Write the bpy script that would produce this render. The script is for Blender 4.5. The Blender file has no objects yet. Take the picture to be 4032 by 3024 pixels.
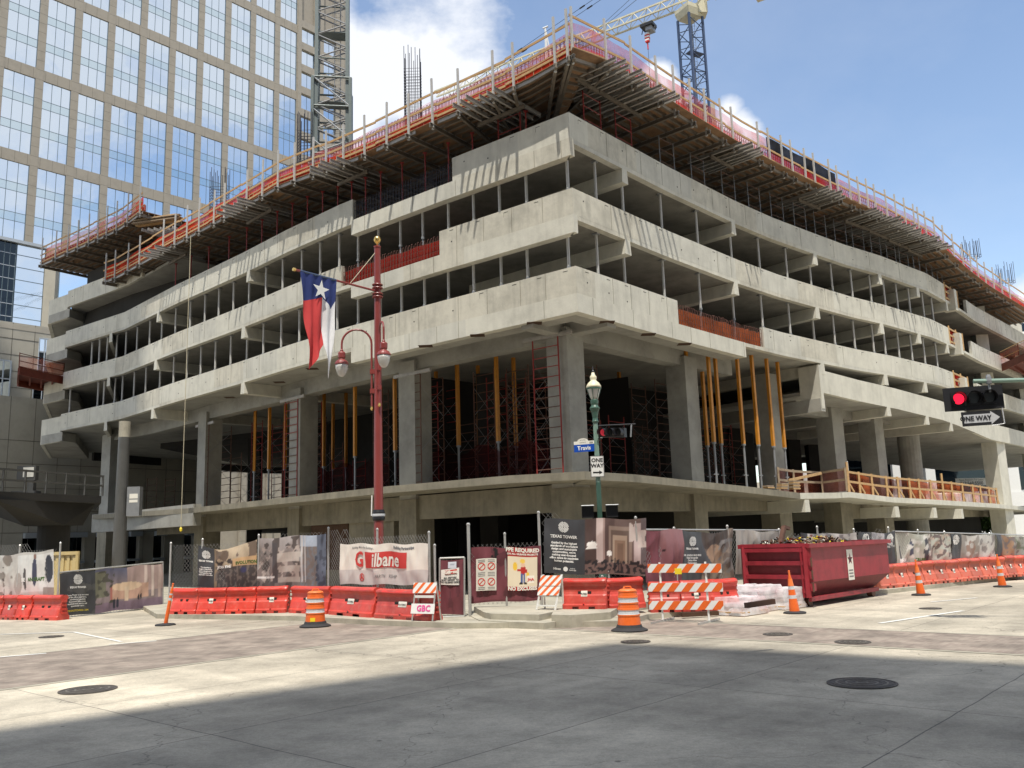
import bpy, math, random
from mathutils import Vector as V, Matrix
from mathutils import noise as mn
random.seed(7)
C = bpy.context.scene.collection
SC = bpy.context.scene
# ------------------------------------------------------------------ camera
FPX = 3450.0; CX, CY = 2016.0, 1512.0; CAM = 2.4
R_ = V((0.99948526, 0.00558517, -0.03159137)); U_ = V((0.03208128, -0.17400488, 0.98422207)); F_ = V((0, 0.98472895, 0.1740945))
cd = bpy.data.cameras.new('camera'); cam = bpy.data.objects.new('camera', cd); C.objects.link(cam)
cd.sensor_width = 36; cd.lens = FPX/4032*36; cd.clip_end = 3000; cd.clip_start = .1
m = Matrix((R_, U_, -F_)).transposed().to_4x4(); m.translation = V((0, 0, CAM)); cam.matrix_world = m
SC.camera = cam
SC.view_settings.view_transform = 'Standard'; SC.view_settings.look = 'None'; SC.view_settings.exposure = 0

d_ = 1.8228
def ray(x, y): return R_*((x-CX)/FPX) - U_*((y-CY)/FPX) + F_
def at(x, y, z):                       # survey: image ray meets the height z
    r = ray(x, y); t = (z-CAM)/r.z; return V((r.x*t, r.y*t, z))
def atD(x, y, z): return at(x*d_, y*d_, z)
def onv(x, y, A, B):                   # survey: image ray meets the vertical plane through A, B
    r = ray(x, y); dx, dy = B[0]-A[0], B[1]-A[1]
    t = (A[0]*dy-A[1]*dx)/(r.x*dy-r.y*dx); return V((r.x*t, r.y*t, CAM+r.z*t))
def onvD(x, y, A, B): return onv(x*d_, y*d_, A, B)
def dist(x, y, D):                     # survey: point at horizontal distance D
    r = ray(x, y); t = D/math.hypot(r.x, r.y); return V((r.x*t, r.y*t, CAM+r.z*t))
def distD(x, y, D): return dist(x*d_, y*d_, D)
def hit(x, y, poly):
    best = None
    r = ray(x, y)
    for i in range(len(poly)-1):
        A, B = poly[i], poly[i+1]; dx, dy = B[0]-A[0], B[1]-A[1]
        den = r.x*dy-r.y*dx
        if abs(den) < 1e-9: continue
        t = (A[0]*dy-A[1]*dx)/den
        if t < 0: continue
        P = V((r.x*t, r.y*t, CAM+r.z*t))
        u = ((P.x-A[0])*dx+(P.y-A[1])*dy)/(dx*dx+dy*dy)
        if -1e-6 <= u <= 1+1e-6 and (best is None or t < best[0]): best = (t, P, i, u)
    if best is None: return None
    return best[1], best[2], best[3]
# ------------------------------------------------------------------ materials
def lin(c):
    return tuple((v/12.92 if v <= .04045 else ((v+.055)/1.055)**2.4) for v in c)
def mat(name, col, rough=.7, metal=0, var=0, scale=3, bump=0, bscale=None, streak=0, dirt=None, spec=None, grime=0):
    m = bpy.data.materials.new(name); m.use_nodes = True; nt = m.node_tree; N = nt.nodes; L = nt.links
    b = N['Principled BSDF']; b.inputs['Roughness'].default_value = rough; b.inputs['Metallic'].default_value = metal
    if spec is not None: b.inputs['Specular IOR Level'].default_value = spec
    col = tuple(col)+(1,)
    if not var and not streak and not bump:
        b.inputs['Base Color'].default_value = col; return m
    tc = N.new('ShaderNodeNewGeometry')
    n1 = N.new('ShaderNodeTexNoise'); n1.inputs['Scale'].default_value = scale; n1.inputs['Detail'].default_value = 8; n1.inputs['Roughness'].default_value = .65
    L.new(tc.outputs['Position'], n1.inputs['Vector'])
    cr = N.new('ShaderNodeValToRGB'); cr.color_ramp.elements[0].position = .3; cr.color_ramp.elements[1].position = .7
    dk = tuple(c*(1-var) for c in col[:3])+(1,) if dirt is None else tuple(dirt)+(1,)
    lt = tuple(min(1, c*(1+var*.45)) for c in col[:3])+(1,)
    cr.color_ramp.elements[0].color = dk; cr.color_ramp.elements[1].color = lt
    e = cr.color_ramp.elements.new(.5); e.color = col
    L.new(n1.outputs['Fac'], cr.inputs['Fac'])
    out = cr.outputs['Color']
    def mul(o, fac_out, lo, a, bb):
        mr = N.new('ShaderNodeMapRange'); mr.inputs['From Min'].default_value = a; mr.inputs['From Max'].default_value = bb
        mr.inputs['To Min'].default_value = lo; mr.inputs['To Max'].default_value = 1
        L.new(fac_out, mr.inputs['Value'])
        mx = N.new('ShaderNodeMix'); mx.data_type = 'RGBA'; mx.blend_type = 'MULTIPLY'; mx.inputs['Factor'].default_value = 1
        L.new(o, mx.inputs[6]); L.new(mr.outputs['Result'], mx.inputs[7]); return mx.outputs[2]
    if streak:
        mp = N.new('ShaderNodeMapping'); mp.inputs['Scale'].default_value = (1.7, 1.7, .22); L.new(tc.outputs['Position'], mp.inputs['Vector'])
        n2 = N.new('ShaderNodeTexNoise'); n2.inputs['Scale'].default_value = 2.2; n2.inputs['Detail'].default_value = 6; L.new(mp.outputs['Vector'], n2.inputs['Vector'])
        out = mul(out, n2.outputs['Fac'], 1-streak, .3, .52)
    if grime:
        n4 = N.new('ShaderNodeTexNoise'); n4.inputs['Scale'].default_value = .6; n4.inputs['Detail'].default_value = 10; n4.inputs['Roughness'].default_value = .7; L.new(tc.outputs['Position'], n4.inputs['Vector'])
        out = mul(out, n4.outputs['Fac'], 1-grime, .38, .56)
    L.new(out, b.inputs['Base Color'])
    if bump:
        n3 = N.new('ShaderNodeTexNoise'); n3.inputs['Scale'].default_value = bscale or scale*6; n3.inputs['Detail'].default_value = 6; L.new(tc.outputs['Position'], n3.inputs['Vector'])
        bp = N.new('ShaderNodeBump'); bp.inputs['Strength'].default_value = bump; bp.inputs['Distance'].default_value = .02
        L.new(n3.outputs['Fac'], bp.inputs['Height']); L.new(bp.outputs['Normal'], b.inputs['Normal'])
    return m
M = {}
M['conc'] = mat('concrete_wall', (.64, .62, .53), .9, var=.11, scale=1.3, bump=.3, bscale=12, streak=.10, grime=.12)
M['concb'] = mat('concrete_wall_cooler', (.59, .575, .50), .9, var=.11, scale=.9, bump=.3, bscale=12, streak=.13, grime=.14)
M['concc'] = mat('concrete_wall_stained', (.60, .57, .475), .9, var=.13, scale=1.7, bump=.3, bscale=9, streak=.17, grime=.2)
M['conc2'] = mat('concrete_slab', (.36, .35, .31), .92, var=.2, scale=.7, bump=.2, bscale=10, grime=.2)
M['concs'] = mat('concrete_soffit_shade', (.23, .22, .19), .92, var=.25, scale=.7, bump=.2, bscale=10, grime=.25)  # slab concrete darkened so the shade of deep floors is in the colour
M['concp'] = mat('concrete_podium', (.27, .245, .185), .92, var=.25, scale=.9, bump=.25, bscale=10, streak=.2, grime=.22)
M['concd'] = mat('concrete_shade_and_marks', (.035, .034, .032), .95, var=.3, scale=.5)  # near-black puts interior shade into the colour; also small form marks
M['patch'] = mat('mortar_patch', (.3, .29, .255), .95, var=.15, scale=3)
M['dark'] = mat('dark_shade_and_marks', (.02, .018, .016), .9)  # near-black: shade of holes and podium interior put into colour; form marks too
M['rust'] = mat('rust_embed', (.07, .035, .018), .9, var=.3, scale=8)
M['wood'] = mat('timber', (.50, .32, .15), .8, var=.25, scale=6)
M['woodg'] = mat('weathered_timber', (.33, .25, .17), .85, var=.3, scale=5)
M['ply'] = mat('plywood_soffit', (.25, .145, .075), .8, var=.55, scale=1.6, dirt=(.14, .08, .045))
M['plyred'] = mat('red_form_plywood', (.40, .075, .035), .6, var=.35, scale=4)
M['alu'] = mat('aluminium', (.38, .36, .33), .5, .2, var=.25, scale=4)
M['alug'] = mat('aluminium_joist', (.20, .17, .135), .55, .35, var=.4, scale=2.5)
M['postw'] = mat('post_galvanised', (.50, .49, .46), .55, .1, var=.15, scale=5)
M['steel'] = mat('steel_grey', (.30, .31, .32), .45, .4, var=.15, scale=4)
M['yel'] = mat('yellow_shore', (.55, .22, .015), .5, var=.2, scale=4)
M['redst'] = mat('red_scaffold', (.30, .03, .025), .5, var=.25, scale=4)
M['rustst'] = mat('rusty_scaffold', (.12, .055, .035), .6, var=.3, scale=4)
M['rebar'] = mat('rebar', (.05, .05, .065), .6, .3)
M['rebarr'] = mat('rusty_rebar', (.14, .06, .045), .8)
M['orst'] = mat('red_oxide_steel', (.16, .028, .012), .6, var=.25, scale=3)
M['gran'] = mat('granite', (.32, .285, .23), .65, var=.12, scale=1.2)
M['grans'] = mat('granite_pale', (.40, .37, .30), .6, var=.12, scale=1.0)
M['granb'] = mat('granite_band', (.40, .36, .29), .6, var=.12, scale=1.0)
M['joint'] = mat('granite_joint', (.12, .11, .09), .8)
M['mul'] = mat('mullion', (.14, .18, .20), .4, .4)
M['mull'] = mat('mullion_light', (.45, .48, .50), .4, .3)
M['crg'] = mat('crane_grey', (.17, .205, .20), .45, .1, var=.15, scale=3)
M['crb'] = mat('crane_blue', (.055, .085, .16), .45, .1, var=.2, scale=3)
M['crc'] = mat('crane_cream', (.62, .58, .42), .45, var=.12, scale=2)
M['black'] = mat('black_plastic', (.012, .012, .014), .45)
M['rubber'] = mat('rubber', (.03, .03, .032), .8, var=.3, scale=6)
M['polered'] = mat('maroon_pole', (.25, .05, .045), .35, var=.12, scale=2)
M['polegr'] = mat('green_pole', (.055, .12, .09), .4, var=.15, scale=5)
M['poleli'] = mat('pale_green_pole', (.22, .33, .27), .45, var=.12, scale=5)
M['poled'] = mat('dark_pole', (.09, .09, .085), .5, var=.2, scale=2)
M['gold'] = mat('gold', (.75, .5, .16), .3, .9)
M['cream'] = mat('cream_cap', (.75, .70, .5), .4)
M['white'] = mat('white_paint', (.78, .78, .75), .5, var=.06, scale=8)
M['blue'] = mat('sign_blue', (.005, .07, .42), .4)
M['ink'] = mat('black_ink', (.015, .015, .018), .5)
M['orange'] = mat('orange_sheeting', (.78, .14, .02), .45, var=.1, scale=8)
M['orangel'] = mat('orange_light', (.85, .20, .05), .45, var=.1, scale=8)
M['silver'] = mat('reflective_silver', (.55, .56, .58), .35, var=.15, scale=14)
M['barr'] = mat('red_plastic', (.72, .055, .03), .42, var=.22, scale=2.2, grime=.18)
M['barf'] = mat('faded_red_plastic', (.66, .15, .09), .55, var=.2, scale=2.2, grime=.15)
M['cap'] = mat('plastic_cap', (.72, .04, .03), .38, var=.1, scale=3)
M['dump'] = mat('dumpster_red', (.30, .02, .032), .5, var=.28, scale=2.5, streak=.25, bump=.1)
M['dumpd'] = mat('dumpster_red_dull', (.17, .02, .028), .6, var=.3, scale=3)
M['maroon'] = mat('maroon_mesh', (.20, .022, .04), .9, var=.22, scale=3)
M['banner'] = None
M['tan'] = mat('container_tan', (.62, .48, .22), .5, var=.1, scale=3)
M['link'] = mat('chain_wire', (.30, .30, .29), .5, .3)
M['galv'] = mat('galvanised_pipe', (.50, .50, .48), .4, .5, var=.15, scale=6)
M['paper'] = mat('sign_paper', (.78, .76, .68), .6)
M['sgred'] = mat('sign_red', (.62, .035, .025), .5)
M['pink'] = mat('marker_pink', (.75, .08, .3), .6)
M['yellow'] = mat('sticker_yellow', (.85, .65, .03), .5)
M['grey'] = mat('grey_ink', (.2, .2, .2), .6)
M['rope'] = mat('rope', (.55, .5, .36), .9)
M['iron'] = mat('cast_iron', (.085, .075, .065), .6, var=.55, scale=14, bump=.6, bscale=60)
M['ironl'] = mat('worn_iron', (.16, .145, .125), .5, var=.5, scale=20)
M['paint'] = mat('road_paint', (.72, .72, .68), .7, var=.2, scale=6)
M['leaf'] = mat('leaf', (.06, .13, .03), .7, var=.4, scale=3)
M['bark'] = mat('bark', (.09, .06, .04), .9, var=.3)
M['foil'] = mat('white_film', (.7, .72, .74), .3)

def netmat(name, col, alpha, rough=.8, scale=.9):
    m = bpy.data.materials.new(name); m.use_nodes = True; nt = m.node_tree; N = nt.nodes; L = nt.links
    N.remove(N['Principled BSDF']); o = N['Material Output']
    tr = N.new('ShaderNodeBsdfTransparent'); df = N.new('ShaderNodeBsdfDiffuse'); tl = N.new('ShaderNodeBsdfTranslucent'); a = N.new('ShaderNodeMixShader'); b = N.new('ShaderNodeMixShader')
    df.inputs[0].default_value = tuple(col)+(1,); tl.inputs[0].default_value = tuple(col)+(1,); tr.inputs[0].default_value = (1, .84, .86, 1)
    a.inputs[0].default_value = .45; L.new(df.outputs[0], a.inputs[1]); L.new(tl.outputs[0], a.inputs[2])
    g = N.new('ShaderNodeNewGeometry'); n = N.new('ShaderNodeTexNoise'); n.inputs['Scale'].default_value = scale; n.inputs['Detail'].default_value = 6
    L.new(g.outputs['Position'], n.inputs['Vector'])
    mr = N.new('ShaderNodeMapRange'); mr.inputs['From Min'].default_value = .32; mr.inputs['From Max'].default_value = .68
    mr.inputs['To Min'].default_value = max(0, alpha-.28); mr.inputs['To Max'].default_value = min(1, alpha+.28)
    L.new(n.outputs['Fac'], mr.inputs['Value']); L.new(mr.outputs['Result'], b.inputs[0])
    L.new(tr.outputs[0], b.inputs[1]); L.new(a.outputs[0], b.inputs[2]); L.new(b.outputs[0], o.inputs[0]); return m
M['net'] = netmat('red_safety_net', (.90, .09, .04), .72)
M['netp'] = netmat('pink_safety_net', (.85, .20, .18), .36)
M['netd'] = netmat('red_debris_net', (.5, .03, .02), 1.0)
M['neto'] = netmat('orange_debris_net', (.8, .2, .07), .55)
M['netk'] = netmat('black_shade_cloth', (.03, .03, .028), 1.2)
M['wrap'] = netmat('clear_stretch_wrap', (.9, .9, .9), .6, scale=1.4)
M['netr'] = netmat('brown_rail_net', (.20, .055, .035), .55)
M['netl'] = netmat('thin_orange_net', (.7, .2, .1), .2)
M['neti'] = netmat('dark_red_interior_net', (.07, .014, .014), .5)

def glassmat(name, tint, rough=.03, dark=(.02, .04, .06), mixf=.8):
    m = bpy.data.materials.new(name); m.use_nodes = True; nt = m.node_tree; N = nt.nodes; L = nt.links
    N.remove(N['Principled BSDF']); o = N['Material Output']
    gl = N.new('ShaderNodeBsdfGlossy'); gl.inputs['Color'].default_value = tuple(tint)+(1,); gl.inputs['Roughness'].default_value = rough
    df = N.new('ShaderNodeBsdfDiffuse'); df.inputs[0].default_value = tuple(dark)+(1,)
    mx = N.new('ShaderNodeMixShader'); mx.inputs[0].default_value = mixf
    g = N.new('ShaderNodeNewGeometry'); n = N.new('ShaderNodeTexNoise'); n.inputs['Scale'].default_value = .35; n.inputs['Detail'].default_value = 2
    L.new(g.outputs['Position'], n.inputs['Vector']); bp = N.new('ShaderNodeBump'); bp.inputs['Strength'].default_value = .12; bp.inputs['Distance'].default_value = .08
    L.new(n.outputs['Fac'], bp.inputs['Height']); L.new(bp.outputs['Normal'], gl.inputs['Normal'])
    L.new(df.outputs[0], mx.inputs[1]); L.new(gl.outputs[0], mx.inputs[2]); L.new(mx.outputs[0], o.inputs[0]); return m
M['glass'] = glassmat('blue_reflective_glass', (.72, .78, .83), dark=(.10, .14, .18), mixf=.92)
M['glassp'] = glassmat('blue_spandrel_glass', (.62, .71, .74), dark=(.15, .20, .22), mixf=.88)
M['glassd'] = glassmat('dark_glass', (.05, .065, .08), dark=(.006, .009, .012), mixf=.7)
def lampglass():
    m = mat('lamp_globe', (.72, .72, .68), .25); b = m.node_tree.nodes['Principled BSDF']; b.inputs['Transmission Weight'].default_value = .25; return m
M['globe'] = lampglass()
def emis(name, col, s):
    m = bpy.data.materials.new(name); m.use_nodes = True; b = m.node_tree.nodes['Principled BSDF']
    b.inputs['Base Color'].default_value = tuple(col)+(1,); b.inputs['Emission Color'].default_value = tuple(col)+(1,); b.inputs['Emission Strength'].default_value = s; return m
M['redlit'] = emis('red_signal_lit', (1, .015, .05), 1.6)
M['reddim'] = emis('red_signal_side', (.8, .05, .08), .35)
M['lens'] = mat('signal_lens_off', (.05, .055, .055), .3)
def colmat():
    m = bpy.data.materials.new('printed_vinyl'); m.use_nodes = True; nt = m.node_tree; N = nt.nodes; L = nt.links
    b = N['Principled BSDF']; b.inputs['Roughness'].default_value = .55
    a = N.new('ShaderNodeAttribute'); a.attribute_name = 'print'; L.new(a.outputs['Color'], b.inputs['Base Color']); return m
M['print'] = colmat()

# ------------------------------------------------------------------ mesh builder
class MB:
    def __init__(s): s.v = []; s.f = []; s.m = []; s.mats = []
    def mi(s, m):
        if m not in s.mats: s.mats.append(m)
        return s.mats.index(m)
    def add(s, vs, fs, m):
        o = len(s.v); s.v += [tuple(v) for v in vs]; k = s.mi(m)
        for f in fs: s.f.append([i+o for i in f]); s.m.append(k)
    def box(s, x0, y0, z0, x1, y1, z1, m):
        s.add([(x0, y0, z0), (x1, y0, z0), (x1, y1, z0), (x0, y1, z0), (x0, y0, z1), (x1, y0, z1), (x1, y1, z1), (x0, y1, z1)],
              [(0, 3, 2, 1), (4, 5, 6, 7), (0, 1, 5, 4), (1, 2, 6, 5), (2, 3, 7, 6), (3, 0, 4, 7)], m)
    def obox(s, c, ax, ay, az, m):     # centre and half axes
        c, ax, ay, az = V(c), V(ax), V(ay), V(az)
        vs = [c+ax*i+ay*j+az*k for k in (-1, 1) for i, j in ((-1, -1), (1, -1), (1, 1), (-1, 1))]
        s.add(vs, [(0, 3, 2, 1), (4, 5, 6, 7), (0, 1, 5, 4), (1, 2, 6, 5), (2, 3, 7, 6), (3, 0, 4, 7)], m)
    def beam(s, p, q, w, h, m, up=(0, 0, 1)):
        p, q = V(p), V(q); a = (q-p)
        if a.length < 1e-6: return
        t = a.normalized(); up = V(up)
        if abs(t.dot(up)) > .98: up = V((1, 0, 0))
        side = t.cross(up).normalized(); u2 = side.cross(t)
        s.obox((p+q)/2, a/2, side*w/2, u2*h/2, m)
    def tube(s, p, q, r, m, n=8, r2=None, cap=True):
        p, q = V(p), V(q); t = (q-p).normalized(); up = V((0, 0, 1)) if abs(t.z) < .95 else V((1, 0, 0))
        a = t.cross(up).normalized(); b = t.cross(a); r2 = r if r2 is None else r2
        vs = [p+(a*math.cos(2*math.pi*i/n)+b*math.sin(2*math.pi*i/n))*r for i in range(n)]+[q+(a*math.cos(2*math.pi*i/n)+b*math.sin(2*math.pi*i/n))*r2 for i in range(n)]
        fs = [(i, (i+1) % n, n+(i+1) % n, n+i) for i in range(n)]
        if cap: fs += [tuple(range(n))[::-1], tuple(range(n, 2*n))]
        s.add(vs, fs, m)
    def path(s, pts, r, m, n=6):
        for a, b in zip(pts, pts[1:]): s.tube(a, b, r, m, n)
    def lathe(s, c, prof, m, n=16):
        c = V(c); o = []
        for r, z in prof:
            o += [(c.x+r*math.cos(2*math.pi*i/n), c.y+r*math.sin(2*math.pi*i/n), c.z+z) for i in range(n)]
        fs = [(k*n+i, k*n+(i+1) % n, (k+1)*n+(i+1) % n, (k+1)*n+i) for k in range(len(prof)-1) for i in range(n)]
        fs += [tuple(range(n))[::-1], tuple(range((len(prof)-1)*n, len(prof)*n))]
        s.add(o, fs, m)
    def prism(s, poly, z0, z1, m):
        n = len(poly); vs = [(p[0], p[1], z0) for p in poly]+[(p[0], p[1], z1) for p in poly]
        s.add(vs, [tuple(range(n))[::-1], tuple(range(n, 2*n))]+[(i, (i+1) % n, n+(i+1) % n, n+i) for i in range(n)], m)
    def wallstrip(s, poly, z0, z1, th, m, inward=1):   # extruded wall along polyline with mitred thickness
        off = offset(poly, th*inward)
        zf0 = z0 if callable(z0) else (lambda p: z0); zf1 = z1 if callable(z1) else (lambda p: z1)
        n = len(poly)
        vs = []
        for a, b in zip(poly, off):
            vs += [(a[0], a[1], zf0(a)), (a[0], a[1], zf1(a)), (b[0], b[1], zf1(a)), (b[0], b[1], zf0(a))]
        fs = []
        for i in range(n-1):
            o = 4*i
            for k in range(4): fs.append((o+k, o+4+k, o+4+(k+1) % 4, o+(k+1) % 4))
        fs += [(0, 1, 2, 3), (4*(n-1)+3, 4*(n-1)+2, 4*(n-1)+1, 4*(n-1))]
        s.add(vs, fs, m)
    def quad(s, a, b, c, d, m): s.add([a, b, c, d], [(0, 1, 2, 3)], m)
    def build(s, name, parent=None, kind=None, smooth=False, world=True):
        me = bpy.data.meshes.new(name)
        off = V((0, 0, 0))
        if parent is not None and world:
            p = parent
            while p is not None: off += V(p.location); p = p.parent
        me.from_pydata([tuple(V(v)-off) for v in s.v] if off.length > 0 else s.v, [], s.f)
        for k in s.mats: me.materials.append(M[k] if isinstance(k, str) else k)
        me.polygons.foreach_set('material_index', s.m)
        if smooth: me.polygons.foreach_set('use_smooth', [True]*len(s.f))
        me.update()
        import bmesh
        bm = bmesh.new(); bm.from_mesh(me); bmesh.ops.recalc_face_normals(bm, faces=bm.faces); bm.to_mesh(me); bm.free()
        o = bpy.data.objects.new(name, me); C.objects.link(o)
        if parent is not None: o.parent = parent
        if kind: o['kind'] = kind
        return o
def offset(poly, d):                   # offset a plan polyline to its left by d (mitred)
    P = [V((p[0], p[1])) for p in poly]; out = []
    for i, p in enumerate(P):
        ns = []
        if i > 0: t = (p-P[i-1]).normalized(); ns.append(V((-t.y, t.x)))
        if i < len(P)-1: t = (P[i+1]-p).normalized(); ns.append(V((-t.y, t.x)))
        n = sum(ns, V((0, 0))).normalized(); k = max(.35, n.dot(ns[0]))
        out.append(tuple(p+n*(d/k)))
    return out
def resample(poly, a, b):              # piece of a polyline between parameters (index+fraction)
    def pt(t):
        i = min(int(t), len(poly)-2); u = t-i
        return (poly[i][0]+(poly[i+1][0]-poly[i][0])*u, poly[i][1]+(poly[i+1][1]-poly[i][1])*u)
    out = [pt(a)]
    for i in range(int(a)+1, int(math.ceil(b))):
        if i > a+1e-4 and i < b-1e-4: out.append(tuple(poly[i][:2]))
    out.append(pt(b)); return out
def par(x, y, poly):                   # parameter of an image column on a plan polyline
    h = hit(x, y, poly); return h[1]+h[2]
def thing(name, label, cat, loc=(0, 0, 0), group=None, rz=0):
    o = bpy.data.objects.new(name, None); C.objects.link(o); o.location = loc; o.rotation_euler = (0, 0, rz); o.empty_display_size = .2
    o['label'] = label; o['category'] = cat; o['kind'] = 'thing'
    if group: o['group'] = group
    return o
def tag(o, label, cat, group=None):
    o['label'] = label; o['category'] = cat; o['kind'] = 'thing'
    if group: o['group'] = group
    return o
def dup(root, loc, rz, label, group=None):
    r = root.copy(); C.objects.link(r); r.location = loc; r.rotation_euler = (0, 0, rz); r['label'] = label
    if group: r['group'] = group
    for ch in list(root.children):
        c = ch.copy(); C.objects.link(c); c.parent = r
        for g in list(ch.children):
            e = g.copy(); C.objects.link(e); e.parent = c
    return r
def text(s, size, m, P, right, up, parent, align='CENTER', bold=0, name='lettering', sx=1, shear=0, off=.012):
    cu = bpy.data.curves.new('t', 'FONT'); cu.body = s; cu.size = size; cu.align_x = align; cu.align_y = 'CENTER'; cu.offset = bold; cu.resolution_u = 2; cu.shear = shear; cu.space_line = 1.0
    ob = bpy.data.objects.new('t', cu); C.objects.link(ob)
    dg = bpy.context.evaluated_depsgraph_get(); me = bpy.data.meshes.new_from_object(ob.evaluated_get(dg)); bpy.data.objects.remove(ob); bpy.data.curves.remove(cu)
    right = V(right).normalized(); up = V(up).normalized(); n = right.cross(up); o3 = V((0, 0, 0)); p = parent
    while p is not None: o3 += V(p.location); p = p.parent
    Q = V(P)+n*off-o3
    reg = UVREG.get(tuple(round(c, 4) for c in P))
    for v in me.vertices:
        c = v.co.copy()
        if reg: v.co = reg[0](reg[1]+c.x*sx/reg[3], reg[2]+c.y/reg[4], reg[5]+.003, False)-o3
        else: v.co = Q+right*c.x*sx+up*c.y
    me.materials.clear(); me.materials.append(M[m]); me.name = name
    o = bpy.data.objects.new(name, me); C.objects.link(o); o.parent = parent; return o
UVREG = {}
ORD = ['zeroth', 'first', 'second', 'third', 'fourth', 'fifth', 'sixth', 'seventh', 'eighth', 'ninth', 'tenth', 'eleventh', 'twelfth', 'thirteenth', 'fourteenth', 'fifteenth', 'sixteenth', 'seventeenth', 'eighteenth', 'nineteenth', 'twentieth',
       'twenty-first', 'twenty-second', 'twenty-third', 'twenty-fourth', 'twenty-fifth', 'twenty-sixth', 'twenty-seventh', 'twenty-eighth', 'twenty-ninth', 'thirtieth']
for k_ in ('barr', 'barf', 'cap'):
    nt_ = M[k_].node_tree; b_ = nt_.nodes['Principled BSDF']; src_ = b_.inputs['Base Color'].links[0].from_socket
    oi = nt_.nodes.new('ShaderNodeObjectInfo'); g_ = nt_.nodes.new('ShaderNodeNewGeometry'); sp_ = nt_.nodes.new('ShaderNodeSeparateXYZ'); nt_.links.new(g_.outputs['Position'], sp_.inputs[0])
    hs = nt_.nodes.new('ShaderNodeHueSaturation'); mr_ = nt_.nodes.new('ShaderNodeMapRange'); mr_.inputs['To Min'].default_value = .72; mr_.inputs['To Max'].default_value = 1.06
    nt_.links.new(oi.outputs['Random'], mr_.inputs['Value']); nt_.links.new(mr_.outputs[0], hs.inputs['Value']); m2_ = nt_.nodes.new('ShaderNodeMapRange'); m2_.inputs['To Min'].default_value = .95; m2_.inputs['To Max'].default_value = 1.0; nt_.links.new(oi.outputs['Random'], m2_.inputs['Value']); nt_.links.new(m2_.outputs[0], hs.inputs['Saturation']); nt_.links.new(src_, hs.inputs['Color'])
    nn_ = nt_.nodes.new('ShaderNodeTexNoise'); nn_.inputs['Scale'].default_value = 4; nn_.inputs['Detail'].default_value = 8; nn_.inputs['Roughness'].default_value = .75; nt_.links.new(g_.outputs['Position'], nn_.inputs['Vector'])
    dm_ = nt_.nodes.new('ShaderNodeMapRange'); dm_.inputs['From Min'].default_value = .5; dm_.inputs['From Max'].default_value = .72; dm_.inputs['To Max'].default_value = .28; nt_.links.new(nn_.outputs['Fac'], dm_.inputs['Value'])
    mx_ = nt_.nodes.new('ShaderNodeMix'); mx_.data_type = 'RGBA'; nt_.links.new(dm_.outputs[0], mx_.inputs['Factor']); nt_.links.new(hs.outputs[0], mx_.inputs[6]); mx_.inputs[7].default_value = (.50, .30, .24, 1); nt_.links.new(mx_.outputs[2], b_.inputs['Base Color'])
#PART2
# ------------------------------------------------------------------ world and sun
SUN_EL = math.radians(67); SX, SY = -.04, -1.0
w = bpy.data.worlds.new('World'); SC.world = w; w.use_nodes = True; nt = w.node_tree; N = nt.nodes; L = nt.links
bg = N['Background']; bg.inputs['Strength'].default_value = .15
sky = N.new('ShaderNodeTexSky'); sky.sky_type = 'NISHITA'; sky.sun_disc = False; sky.sun_elevation = SUN_EL; sky.sun_rotation = math.radians(180+2); sky.air_density = 1.0; sky.dust_density = .6; sky.ozone_density = 1.5
tc = N.new('ShaderNodeTexCoord')
def math_(op, a, b=None, clamp=False):
    n = N.new('ShaderNodeMath'); n.operation = op; n.use_clamp = clamp
    for i, v in enumerate((a, b)):
        if v is None: continue
        if isinstance(v, (int, float)): n.inputs[i].default_value = v
        else: L.new(v, n.inputs[i])
    return n.outputs[0]
nz = N.new('ShaderNodeTexNoise'); nz.inputs['Scale'].default_value = 5.5; nz.inputs['Detail'].default_value = 9; nz.inputs['Roughness'].default_value = .58
mp = N.new('ShaderNodeMapping'); mp.inputs['Scale'].default_value = (1, 1, 1.6); L.new(tc.outputs['Generated'], mp.inputs['Vector']); L.new(mp.outputs['Vector'], nz.inputs['Vector'])
nz2 = N.new('ShaderNodeTexNoise'); nz2.inputs['Scale'].default_value = 2.3; nz2.inputs['Detail'].default_value = 9; nz2.inputs['Roughness'].default_value = .6; L.new(mp.outputs['Vector'], nz2.inputs['Vector'])
def blob(px, py, rad, soft):
    dv = ray(px*d_, py*d_).normalized()
    vm = N.new('ShaderNodeVectorMath'); vm.operation = 'DISTANCE'; L.new(tc.outputs['Generated'], vm.inputs[0]); vm.inputs[1].default_value = dv
    a = math_('SUBTRACT', rad, vm.outputs['Value']); a = math_('DIVIDE', a, soft)
    b = math_('MULTIPLY', math_('SUBTRACT', nz.outputs['Fac'], .5), 5.2)
    return math_('ADD', a, b, True)
acc = None
for args in ((760, 210, .10, .045), (850, 90, .085, .05), (930, 70, .045, .04), (700, 60, .08, .05), (830, 290, .05, .04), (1425, 170, .026, .012), (1440, 210, .03, .014), (1575, 235, .02, .012), (1585, 290, .035, .015), (1540, 300, .03, .015), (2215, 640, .035, .02), (1010, 170, .03, .05)):
    b = blob(*args); acc = b if acc is None else math_('MAXIMUM', acc, b)
sp = N.new('ShaderNodeSeparateXYZ'); L.new(tc.outputs['Generated'], sp.inputs[0])
side = math_('MULTIPLY', math_('SUBTRACT', .62, sp.outputs['Y']), 5.0, True)      # clouds over the rest of the sky
gen = math_('MULTIPLY', math_('SUBTRACT', nz2.outputs['Fac'], .45), 8.5, True)
gen = math_('MULTIPLY', math_('MULTIPLY', gen, side), .92)
acc = math_('MAXIMUM', acc, gen); wisp = math_('MULTIPLY', math_('MULTIPLY', math_('SUBTRACT', nz2.outputs['Fac'], .40), 3.0, True), .16); acc = math_('MAXIMUM', acc, wisp)
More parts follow.
